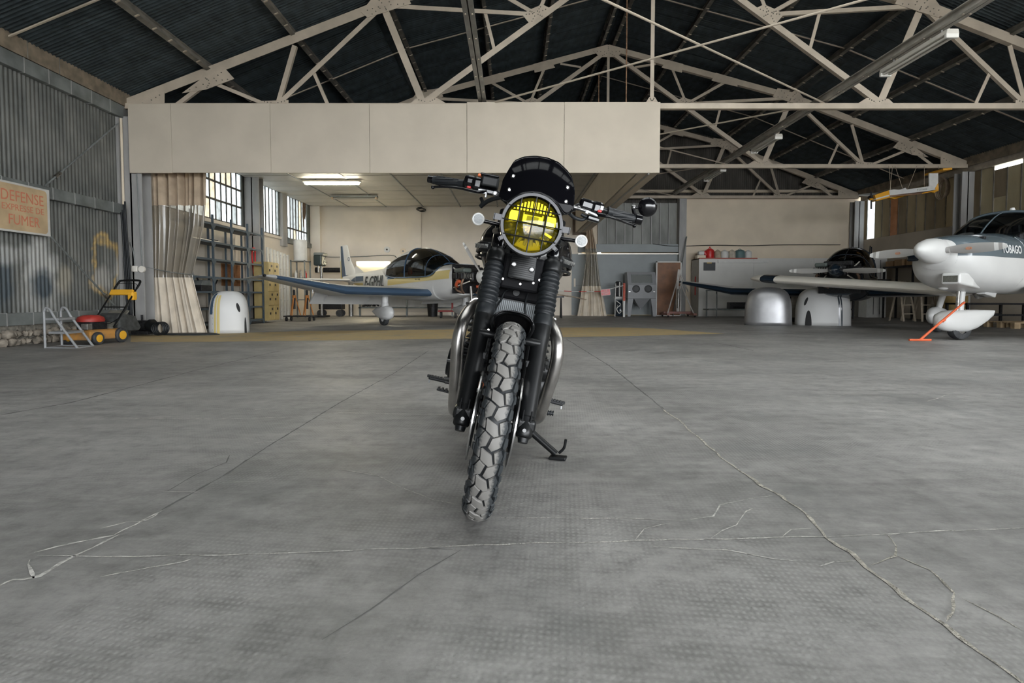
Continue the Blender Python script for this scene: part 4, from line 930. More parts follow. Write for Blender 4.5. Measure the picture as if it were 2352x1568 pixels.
# ---------------- handlebar and controls
gL0, gL1 = bk(996,413,0.40), bk(1066,424,0.37); gR0, gR1 = bk(1458,503,0.40), bk(1394,485,0.37)
hz = (gL0.z+gR0.z)/2
MB().path(smooth_pts([gL0, gL1, bk(1130,438,0.34), (-0.13,0.34,1.115), (-0.05,0.36,1.075), (0.05,0.36,1.075), (0.13,0.34,1.115), bk(1345,470,0.34), gR1, gR0], 5), 0.0115, 12).build('handlebar', M_satin, bike, smooth=50)
for s, a, b, pe in ((-1, gL0, gL1, (1014,446,0.36)), (1, gR0, gR1, (0,0,0))):
    d = (b-a).normalized(); up = Vector((0,0,1)); rings = 15
    mbp = [a+d*((b-a).length*k/14) for k in range(15)]
    g = MB().path(mbp, [0.0175]+[0.0165+0.0012*(k%2) for k in range(12)]+[0.019,0.020], 20).build('grip', M_rubber, bike, smooth=50)
    for k in range(9):
        ang = k*2*PI/9; r = 0.0176
        def sp(t): 
            aa = ang+t*1.0; p = a+(b-a)*(0.10+0.72*t); n1 = d.cross(up).normalized(); n2 = n1.cross(d); return p+n1*(r*math.cos(aa))+n2*(r*math.sin(aa))
        MB().path([sp(t/6) for t in range(7)], 0.0016, 5).build('grip_ridge', M_plast, g)
    MB().tube(a-d*0.022, a, 0.0145, 0.0155, n=18).build('bar_end', M_gloss, bike, smooth=40)
def ctl(name, px, py, yb, dims, m, par=None, bevel=0.004, rot=None):
    p = bk(px, py, yb); o = MB().cbox((0,0,0), dims).build(name, m, par or bike, bevel=bevel, seg=3); o.location = p
    if rot: o.rotation_euler = rot
    return o
TL = 0.03      # controls droop slightly
# image left: brake side
ctl('switch_housing', 1082, 418, 0.36, (0.058,0.05,0.05), M_gloss, bevel=0.018)
ctl('switch_housing', 1098, 424, 0.345, (0.05,0.05,0.055), M_gloss, bevel=0.016)
ctl('kill_switch', 1103, 403, 0.34, (0.018,0.02,0.012), M_orange)
rs = ctl('brake_reservoir', 1126, 419, 0.315, (0.068,0.05,0.042), M_plast, bevel=0.008)
ctl('reservoir_lid', 1126, 405, 0.315, (0.072,0.054,0.008), M_gloss, bevel=0.003)
ctl('lever_clamp', 1120, 441, 0.315, (0.07,0.035,0.022), M_gloss, bevel=0.006)
ctl('adjuster', 1086, 441, 0.305, (0.030,0.014,0.007), M_silver, bevel=0.003, rot=(0,-0.05,0))
ctl('adjuster', 1108, 440, 0.30, (0.034,0.016,0.014), M_silver, bevel=0.002, rot=(0,0.05,0))
ctl('adjuster', 1116, 448, 0.30, (0.007,0.012,0.02), M_silver, bevel=0.002)
ctl('start_button', 1077, 430, 0.325, (0.016,0.012,0.009), M_red, bevel=0.003)
c_ = bk(1137,444,0.29); MB().lathe([(0,0.012),(0.007,0.011),(0.009,0.004),(0.009,-0.02)], 14, basis(c_, (1,0,0), (0,0,1), (0,-1,0))).build('banjo_bolt', M_silver, bike, smooth=30)
MB().path(smooth_pts([bk(1118,440,0.30), bk(1092,440,0.29), bk(1050,431,0.30), bk(1010,429,0.33), bk(996,430,0.345)]), [0.008]*6+[0.0065]*6+[0.006]*8+[0.006]*5, 10, flat=(1,0.8)).build('brake_lever', M_gloss, bike, smooth=50)
MB().ball(bk(994,430,0.345), 0.0075).build('lever_ball', M_gloss, bike, smooth=60)
MB().path(smooth_pts([bk(1105,455,0.31), bk(1108,465,0.30), bk(1104,474,0.30)]), [0.007]*12+[0.009], 8).build('lever_dogleg', M_plast, bike, smooth=50)
MB().path(smooth_pts([bk(1104,474,0.30), bk(1120,462,0.28), bk(1140,455,0.26), bk(1165,452,0.24), bk(1178,458,0.22)]), 0.0085, 10).build('throttle_cable', M_rubber, bike, smooth=50)
# image right: clutch side
ctl('switch_housing', 1370, 480, 0.35, (0.055,0.052,0.058), M_gloss, bevel=0.018, rot=(0,0.05,0))
ctl('switch_housing', 1346, 472, 0.345, (0.06,0.05,0.05), M_gloss, bevel=0.016, rot=(0,0.1,0))
ctl('switch_face', 1382, 478, 0.325, (0.014,0.01,0.018), M_silver, bevel=0.003)
ctl('horn_button', 1377, 485, 0.322, (0.016,0.012,0.009), M_red, bevel=0.003)
ctl('adjuster', 1359, 490, 0.30, (0.052,0.014,0.010), M_silver, bevel=0.004, rot=(0,0.22,0))
ctl('adjuster', 1348, 487, 0.30, (0.012,0.014,0.014), M_silver, bevel=0.002, rot=(0,0.2,0))
ctl('lever_clamp', 1362, 503, 0.31, (0.05,0.03,0.02), M_gloss, bevel=0.006, rot=(0,0.1,0))
MB().path([bk(1313,474,0.30), bk(1330,479,0.30), bk(1352,487,0.30)], [0.0075,0.006,0.006], 12).build('clutch_adjuster', M_chrome, bike, smooth=40)
MB().tube(bk(1326,477,0.30), bk(1331,479,0.30), 0.0095, n=14).build('adjuster_nut', M_chrome, bike)
MB().path(smooth_pts([bk(1335,492,0.31), bk(1345,497,0.31), bk(1353,499,0.31)]), 0.007, 10).build('clutch_cable', M_rubber, bike, smooth=50)
MB().path(smooth_pts([bk(1308,490,0.28), bk(1320,500,0.30), bk(1338,504,0.31), bk(1350,496,0.32)]), 0.007, 10).build('wiring_sleeve', M_rubber, bike, smooth=50)
MB().path(smooth_pts([bk(1372,492,0.30), bk(1400,498,0.29), bk(1430,508,0.32), bk(1455,517,0.345)]), [0.009]*6+[0.007]*12+[0.0065], 10, flat=(1,0.8)).build('clutch_lever', M_gloss, bike, smooth=50)
MB().ball(bk(1457,518,0.345), 0.0085).build('lever_ball', M_gloss, bike, smooth=60)
# bar-end mirror
c_ = bk(1488,475.5,0.37); be = bk(1462,503,0.40)
MB().tube(be-Vector((0.006,0,0)), be+Vector((0.022,0,0)), 0.021, n=20).build('mirror_clamp', M_gloss, bike, smooth=40, bevel=0.003)
MB().path([be+Vector((0.006,0,0.01)), bk(1456,488,0.39), bk(1454,477,0.385)], 0.0075, 10).build('mirror_arm', M_gloss, bike, smooth=40)
MB().ball(bk(1455,476,0.385), 0.0105).build('mirror_joint', M_chrome, bike, smooth=60)
MB().tube(bk(1456,476,0.385), bk(1484,477,0.378), 0.006, 0.004, n=10).build('mirror_stem', M_gloss, bike, smooth=40)
MB().lathe([(0,0.014),(0.014,0.0125),(0.028,0.008),(0.0365,0.001),(0.038,-0.004),(0.036,-0.006),(0.0,-0.006)], 36, basis(c_, (1,0,0), (0,-0.15,1), None)).build('bar_end_mirror', M_gloss, bike, smooth=50)
# ---------------- tank, frame, engine, rear
TK = [(0.40,0.06,0.10,0.92),(0.43,0.13,0.125,0.93),(0.50,0.185,0.135,0.935),(0.60,0.205,0.14,0.94),(0.72,0.20,0.14,0.935),(0.84,0.17,0.125,0.92),(0.93,0.13,0.10,0.90),(0.97,0.08,0.06,0.88)]
rings = []
for y, wx, hz_, zc in TK:
    ring = []
    for k in range(28):
        a = 2*PI*k/28; x = wx*math.copysign(abs(math.cos(a))**0.75, math.cos(a)); z = zc+(hz_*math.copysign(abs(math.sin(a))**0.9, math.sin(a)) if math.sin(a) > 0 else 1.55*hz_*math.sin(a))
        if z < zc: x *= 1-0.28*((zc-z)/(1.55*hz_))
        ring.append(Vector((x, y, z)))
    rings.append(ring)
tank = MB().loft(rings).build('fuel_tank', M_gloss, bike, smooth=60)
# belt with lettering round the tank front
def belt(z0, z1, off, name, m, par):
    for side in (-1, 1):
        mb = MB()
        def fn(u, v):
            y = 0.44+0.34*u; i = 0
            for (ya, wa, _, _), (yb_, wb__, _, _) in zip(TK[:-1], TK[1:]):
                if ya <= y <= yb_: wx = wa+(wb__-wa)*(y-ya)/(yb_-ya); break
            return (side*(wx+off), y, z0+(z1-z0)*v)
        mb.grid(16, 2, fn); o = mb.build(name, m, par, smooth=50, solid=0.006)
    return o
bl = belt(0.905, 0.945, 0.006, 'tank_belt', M_plast, tank); belt(0.882, 0.892, 0.006, 'tank_trim', M_plast, tank)
M_letter = mat('pewter_letters', (0.42,0.42,0.41), 0.3, metal=0.7)
for side in (-1, 1):
    nv = Vector((side, -0.62, 0)).normalized(); tv = Vector((0.62*side*side*1.0, side*1.0, 0)) if False else Vector((0,0,1)).cross(nv).normalized()
    text_part('tank_lettering', 'TRIUMPH', 0.026, M_letter, bl, basis((side*0.186, 0.485, 0.925), tv, (0,0,1), nv), 0.003)
# frame and engine
for s in (-1, 1):
    MB().path(smooth_pts([(s*0.03,0.40,0.95), (s*0.08,0.42,0.80), (s*0.09,0.46,0.60), (s*0.10,0.50,0.34), (s*0.11,0.62,0.24), (s*0.12,0.95,0.24), (s*0.13,1.02,0.40), (s*0.12,1.05,0.72), (s*0.11,1.35,0.80), (s*0.09,1.62,0.82)]), 0.015, 10).build('frame_tube', M_satin, bike, smooth=50)
    MB().bar((s*0.13,0.98,0.36), (s*0.125,1.45,0.325), 0.03, 0.05).build('swingarm', M_satin, bike, bevel=0.008)
    sh = MB().tube((s*0.15,1.16,0.74), (s*0.15,1.36,0.40), 0.014, n=12).build('rear_shock', M_satin, bike, smooth=40)
    for k in range(9):
        p = Vector((s*0.15,1.17,0.72)).lerp(Vector((s*0.15,1.33,0.45)), k/8); MB().lathe([(0.024,-0.005),(0.030,0.0),(0.024,0.005)], 16, frame(p, p+Vector((0,0.2,-0.34)))).build('spring_coil', M_satin, sh, smooth=50)
eng = MB().box((-0.15,0.50,0.22), (0.15,0.98,0.44)).build('engine_case', M_satin, bike, bevel=0.03, seg=3)
cyl = MB().box((-0.155,0.52,0.44), (0.155,0.76,0.70)).build('cylinder_block', M_satin, bike, bevel=0.015)
for k in range(9): MB().box((-0.178,0.50,0.46+0.026*k), (0.178,0.78,0.468+0.026*k)).build('cooling_fin', M_satin, cyl, bevel=0.003)
MB().box((-0.17,0.53,0.70), (0.17,0.75,0.78)).build('cam_cover', M_satin, bike, bevel=0.02, seg=3)
def cover(s, y, z, r, x0, x1, n):
    c = MB().lathe([(r*0.2,x1),(r*0.62,x1-0.002),(r*0.66,x1-0.012),(r*0.9,x1-0.02),(r,x1-0.035),(r,x0)], 32, basis((0,y,z), (0,1,0), (0,0,1), (s,0,0)) if s > 0 else basis((0,y,z), (0,1,0), (0,0,1), (-1,0,0))).build('engine_cover', M_satin, bike, smooth=40)
    for k in range(n):
        a = 2*PI*k/n+0.3; p = Vector((s*(x1-0.03), y+r*1.0*math.cos(a), z+r*1.0*math.sin(a)))
        MB().tube(p, p+Vector((s*0.025,0,0)), 0.007, n=8).build('cover_bolt', M_chrome, c)
cover(-1, 0.80, 0.385, 0.105, 0.12, 0.262, 7); cover(-1, 0.62, 0.47, 0.055, 0.12, 0.235, 5)
cover(1, 0.80, 0.355, 0.10, 0.12, 0.245, 7); cover(1, 0.60, 0.45, 0.05, 0.12, 0.22, 5)
MB().tube((-0.10,0.47,0.30), (-0.10,0.40,0.30), 0.04, n=20).build('oil_filter', M_satin, bike, smooth=40)
# exhausts
EXL = [bk(1094,700,0.50), bk(1078,714,0.42), bk(1062,742,0.36), bk(1052,785,0.345), bk(1048,840,0.36), bk(1045,895,0.39), bk(1043,930,0.44)]
EXR = [bk(1256,732,0.50), bk(1268,748,0.42), bk(1279,778,0.36), bk(1280,815,0.345), bk(1270,862,0.36), bk(1254,910,0.39), bk(1242,948,0.44)]
for s, E in ((-1, EXL), (1, EXR)):
    e = E[-1]; tail = [Vector((e.x+s*0.004, 0.56, e.z-0.045)), Vector((s*0.20, 0.80, 0.20)), Vector((s*0.225, 1.02, 0.25))]
    hd = MB().path(smooth_pts(E+tail, 7), 0.025, 20).build('exhaust_header', M_steel, bike, smooth=60)
    p = E[0]; MB().tube(p, p+Vector((0,0.04,0)), 0.03, n=18).build('exhaust_flange', M_steel, bike, smooth=40)
    a, b = Vector((s*0.225,1.0,0.248)), Vector((s*0.235,1.62,0.40))
    MB().path([a, a.lerp(b,0.12), a.lerp(b,0.9), b], [0.024,0.043,0.043,0.032], 22).build('silencer', M_satin, bike, smooth=45)
MB().path([bk(1082,700,0.46), bk(1072,696,0.44)], 0.006, 8).build('flange_stud', M_chrome, bike); MB().path([bk(1268,735,0.46), bk(1275,733,0.44)], 0.006, 8).build('flange_stud', M_chrome, bike)
# seat and tail
SE = [(0.90,0.11,0.84,0.035),(1.0,0.135,0.825,0.04),(1.2,0.145,0.83,0.045),(1.4,0.13,0.85,0.045),(1.58,0.11,0.87,0.035),(1.64,0.07,0.87,0.02)]
MB().loft([[Vector((wx*math.copysign(abs(math.cos(2*PI*k/20))**0.6, math.cos(2*PI*k/20)), y, z+hh*math.copysign(abs(math.sin(2*PI*k/20))**0.7, math.sin(2*PI*k/20)))) for k in range(20)] for y, wx, z, hh in SE]).build('seat', mat('black_seat_vinyl', (0.015,0.015,0.015), 0.5), bike, smooth=60)
MB().box((-0.16,0.86,0.50), (-0.13,1.10,0.74)).box((0.13,0.86,0.50), (0.16,1.10,0.74)).build('side_panel', M_gloss, bike, bevel=0.012)
MB().tube((0,1.70,0.78), (0,1.73,0.78), 0.045, n=20).build('tail_lamp', mat('tail_lamp_red', (0.30,0.01,0.01), 0.2), bike, smooth=40)
MB().box((-0.08,0.95,0.44), (0.08,1.08,0.80)).build('air_box', M_plast, bike, bevel=0.01)
MB().path([(0.07,0.98,0.33),(0.07,1.2,0.36),(0.07,1.43,0.38)], 0.012, 6).build('drive_chain', M_steel, bike)
# foot pegs and pedals
def peg(p, q, bolt):
    d = (q-p); o = MB().bar(p, q, 0.030, 0.018).build('foot_peg', M_plast, bike, bevel=0.006)
    for k in range(5): c = p+d*(0.30+0.14*k); MB().cbox((c.x, c.y, c.z+0.0105), (0.010,0.03,0.006)).build('peg_rib', M_rubber, o)
    MB().bar(q-d.normalized()*0.006, q-d.normalized()*0.006+Vector((0,0,0.014)), 0.008, 0.03, up=d).build('peg_tip', M_plast, o, bevel=0.003)
    MB().tube(q-d.normalized()*0.008, q-d.normalized()*0.008+Vector((-0.004 if bolt < 0 else 0.002,0,-0.026)), 0.005, n=8).build('hero_bolt', M_silver, o)
peg(bk(1034,877,0.92), bk(985,866,0.92), -1); peg(bk(1246,916,0.92), bk(1293,928,0.92), 1)
pd = MB().bar(bk(1040,902,0.78), bk(1004,893,0.78), 0.03, 0.010).build('brake_pedal', M_plast, bike, bevel=0.003)
for k in range(4):
    c = bk(1040,902,0.78).lerp(bk(1004,893,0.78), 0.2+0.23*k); MB().cbox((c.x, c.y, c.z+0.008), (0.009,0.03,0.008)).build('pedal_tooth', M_plast, pd)
MB().path([bk(1040,902,0.78), (-0.19,0.9,0.26), (-0.16,0.98,0.30)], 0.008, 8).build('pedal_arm', M_plast, bike)
gl = MB().path([bk(1245,946,0.70), bk(1271,949,0.70)], 0.009, 12).build('gear_lever', M_rubber, bike, smooth=40)
for k in range(5):
    c = bk(1248,946,0.70).lerp(bk(1270,949,0.70), k/4); MB().tube(c-Vector((0.002,0,0)), c+Vector((0.002,0,0)), 0.0125, n=14).build('lever_ring', M_rubber, gl)
MB().path([bk(1245,946,0.70), (0.17,0.78,0.24), (0.15,0.9,0.27)], 0.007, 8).build('gear_linkage', M_satin, bike)
# side stand, its foot on the floor
def bw(p):                                   # world point -> bike coordinates
    rx = p.x-BX; rz = p.z-0.001; c, s = math.cos(LEAN), math.sin(LEAN); return Vector((rx*c-rz*s, p.y-BY, rx*s+rz*c))
ft = floor_at(1277,1052); ft.z = 0.02
ss = MB().path([(0.10,0.74,0.30), bk(1216,988,0.70), bw(ft)], [0.017,0.0165,0.015], 14).build('side_stand', M_satin, bike, smooth=40)
f0 = floor_at(1262,1053); f1 = floor_at(1301,1056)
Fm = MB(); a = Vector((f0.x, f0.y, 0.008)); b = Vector((f1.x, f1.y, 0.008))
Fm.bar(bw(a), bw(b), 0.05, 0.014, up=bw(Vector((BX,BY,1.001)))).build('stand_foot', M_satin, bike, bevel=0.005)
h0 = floor_at(1284,1050); MB().path(smooth_pts([bw(Vector((h0.x,h0.y,0.02))), bw(Vector((h0.x+0.022,h0.y-0.005,0.045))), bw(Vector((h0.x+0.03,h0.y-0.01,0.085)))]), 0.0065, 8).build('stand_tang', M_satin, bike, smooth=50)
# ================================================================ aircraft
M_pw = mat('white_aircraft_paint', (0.64,0.64,0.63), 0.38, var=0.03, scale=2)
M_pw2 = mat('cream_aircraft_paint', (0.76,0.72,0.65), 0.35, var=0.05, scale=2)
M_pg = mat('grey_underside_paint', (0.56,0.565,0.56), 0.35, var=0.04, scale=2)
M_pb = mat('dark_blue_paint', (0.055,0.095,0.155), 0.25, coat=0.3)
M_pn = mat('navy_paint', (0.012,0.022,0.036), 0.2, coat=0.3)
M_py = mat('pale_yellow_paint', (0.62,0.50,0.20), 0.35)
M_tob = mat('slate_blue_paint', (0.105,0.135,0.155), 0.22, coat=0.4)
M_pgrey = mat('grey_propeller', (0.40,0.39,0.375), 0.4)
M_eng = mat('engine_dark', (0.03,0.03,0.032), 0.45, metal=0.5, var=0.4, scale=30)
M_alu = mat('engine_alloy', (0.34,0.33,0.31), 0.4, metal=0.8, var=0.2, scale=20)
M_hose = mat('orange_hose', (0.60,0.11,0.04), 0.5)
M_copper = mat('brown_exhaust', (0.26,0.17,0.12), 0.5, metal=0.6)
M_tyr = mat('aircraft_tyre', (0.045,0.047,0.05), 0.6, var=0.3, scale=20)
def glass_mat(name, tint, mixd=0.75, dark=(0.02,0.03,0.035)):
    m = bpy.data.materials.new(name); m.use_nodes = True; n = m.node_tree; n.nodes.clear(); L = n.links.new
    o = n.nodes.new('ShaderNodeOutputMaterial'); t = n.nodes.new('ShaderNodeBsdfTransparent'); t.inputs[0].default_value = (*tint, 1)
    g = n.nodes.new('ShaderNodeBsdfGlossy'); g.inputs['Roughness'].default_value = 0.02; f = n.nodes.new('ShaderNodeFresnel'); f.inputs[0].default_value = 1.5
    x = n.nodes.new('ShaderNodeMixShader'); L(f.outputs[0], x.inputs[0]); L(t.outputs[0], x.inputs[1]); L(g.outputs[0], x.inputs[2]); L(x.outputs[0], o.inputs[0]); return m
M_canopy = glass_mat('canopy_glass', (0.42,0.45,0.46)); M_canopy_d = glass_mat('dark_canopy_glass', (0.10,0.12,0.13))
def airfoil(c, th, n=12):
    xs = [(1-math.cos(PI*i/n))/2 for i in range(n+1)]
    yt = lambda x: 5*th*(0.2969*math.sqrt(x)-0.126*x-0.3516*x*x+0.2843*x**3-0.1036*x**4)
    up = [(-x*c, yt(x)*c*1.15) for x in xs]; lo = [(-x*c, -yt(x)*c*0.75) for x in xs]
    return up[::-1]+lo[1:-1]                                   # TE -> over the top -> LE -> below
def wing_rings(secs, n=12, frac=None, grow=0.0):
    rings = []
    for (y, xle, z, c, th) in secs:
        R = airfoil(c, th, n)
        if frac is not None: R = [p for p in R if -p[0] <= c*frac]
        rings.append([Vector((xle+px+(grow if -px < c*0.05 else 0), y, z+pz*(1+grow*8)+(grow*0.5 if pz > 0 else -grow*0.5))) for px, pz in R])
    return rings
class Fus:
    def __init__(s, secs, p=0.72, k=6):
        s.p = p; P = [Vector((a, b, c)) for a, b, c, d in secs]; Q = [Vector((a, d, 0)) for a, b, c, d in secs]
        A = smooth_pts(P, k); B = smooth_pts(Q, k); s.s = [(a.x, a.y, a.z, b.y) for a, b in zip(A, B)]
    def at(s, x):
        S = s.s if s.s[0][0] > s.s[-1][0] else s.s[::-1]
        for a, b in zip(S[:-1], S[1:]):
            if b[0] <= x <= a[0]:
                t = (x-a[0])/(b[0]-a[0]+1e-9); return tuple(a[i]+(b[i]-a[i])*t for i in range(4))
        return S[0] if x > S[0][0] else S[-1]
    def ring(s, sec, a0=0, a1=2*PI, n=32, zs=None, upper=True):
        x, hw, zb, zt = sec; zm = (zb+zt)/2; hz = (zt-zb)/2
        if zs is not None:
            q = max(-0.98, min(0.98, (zs-zm)/hz)); a = math.asin(math.copysign(abs(q)**(1/s.p), q))
            a0, a1 = (a, PI-a) if upper else (PI-a, 2*PI+a)
        m = n if a1-a0 > 6.28 else n+1; out = []
        for k in range(m):
            a = a0+(a1-a0)*k/n; c, d = math.cos(a), math.sin(a)
            out.append(Vector((x, hw*math.copysign(abs(c)**s.p, c), zm+hz*math.copysign(abs(d)**s.p, d))))
        return out
    def fy(s, x, z):
        _, hw, zb, zt = s.at(x); zm = (zb+zt)/2; hz = (zt-zb)/2; q = min(1, abs((z-zm)/hz)); return hw*max(0.0, 1-q**(2/s.p))**(s.p/2)
    def patch(s, x0, x1, zf0, zf1, side, nu=20, nv=4, off=0.006):
        return MB().grid(nu, nv, lambda u, v: (lambda x, z: (x, side*(s.fy(x, z)+off), z))(x0+(x1-x0)*u, (zf0(x0+(x1-x0)*u))*(1-v)+zf1(x0+(x1-x0)*u)*v))
def spat(parent, x, y, zbot, L, H, W, m, name='wheel_spat', tailup=0.0, wr=0.16):
    """teardrop fairing with its wheel; zbot = underside of the fairing"""
    S = []
    for k in range(13):
        t = k/12; w = math.sin(PI*min(1, t*1.0)**0.62)**0.8 if 0 < t < 1 else 0.03
        w = max(0.03, w); xx = x+L*0.42-L*t; zc = zbot+H/2+tailup*max(0, t-0.45)**1.3
        S.append([Vector((xx, y+W/2*w*math.copysign(abs(math.cos(2*PI*i/18))**0.8, math.cos(2*PI*i/18)), zc+H/2*w*math.copysign(abs(math.sin(2*PI*i/18))**0.8, math.sin(2*PI*i/18)))) for i in range(18)])
    o = MB().loft(S).build(name, m, parent, smooth=50)
    Mx = basis((x, y, wr), (1,0,0), (0,0,1), (0,-1,0))
    w_ = MB().lathe([(wr*0.45,-0.055),(wr*0.8,-0.062),(wr*0.96,-0.05),(wr,-0.02),(wr,0.02),(wr*0.96,0.05),(wr*0.8,0.062),(wr*0.45,0.055)], 28, Mx).build('wheel_tyre', M_tyr, parent, smooth=50)
    MB().lathe([(0.0,-0.05),(wr*0.46,-0.045),(wr*0.46,0.045),(0.0,0.05)], 20, Mx).build('wheel_hub', M_pw, parent, smooth=40)
    return o
def blade(parent, hub, d, axis, L, m, tips=True, wmax=0.12, logo=False):
    d = Vector(d).normalized(); ax = Vector(axis).normalized(); side = ax.cross(d)
    def sec(t0, t1, mat_, nm, n=9):
        rings = []
        for k in range(n):
            t = t0+(t1-t0)*k/(n-1); r = L*t; wd = 0.05+(wmax-0.05)*min(1, (t-0.1)/0.35)**0.8 if t > 0.1 else 0.05
            if t > 0.6: wd = wmax*(1-0.55*((t-0.6)/0.4)**2)
            if t > 0.97: wd *= 0.8
            th = 0.035*(1-0.75*t); tw = 1.0-0.75*t
            rings.append([hub+d*r+(side*(math.cos(a)*wd/2)*math.cos(tw*0.6)+ax*(math.cos(a)*wd/2*math.sin(tw*0.6)))+ax*(math.sin(a)*th/2) for a in [2*PI*i/10 for i in range(10)]])
        return MB().loft(rings).build(nm, mat_, parent, smooth=50)
    Wm = mat('white_tip_paint', (0.75,0.75,0.73), 0.4)
    b = sec(0.08, 0.84, m, 'propeller_blade', 14)
    if tips:
        sec(0.84, 0.895, Wm, 'tip_band', 3); sec(0.895, 0.945, m, 'tip_band', 3); sec(0.945, 1.0, Wm, 'blade_tip', 4)
    else: sec(0.84, 1.0, m, 'blade_tip', 5)
    if logo:
        c = hub+d*(L*0.52)+ax*0.02
        MB().lathe([(0.020,0.004),(0.026,0.004),(0.026,0),(0.020,0)], 20, basis(c, d, side) @ Matrix.Diagonal((1.5,0.8,1,1))).build('blade_decal', mat('orange_decal', (0.72,0.28,0.12), 0.5), b)
        MB().bar(c-d*0.02+ax*0.003, c+d*0.02+ax*0.003, 0.012, 0.002, up=ax).build('blade_decal', mat('orange_decal', (0.72,0.28,0.12), 0.5), b)
    return b
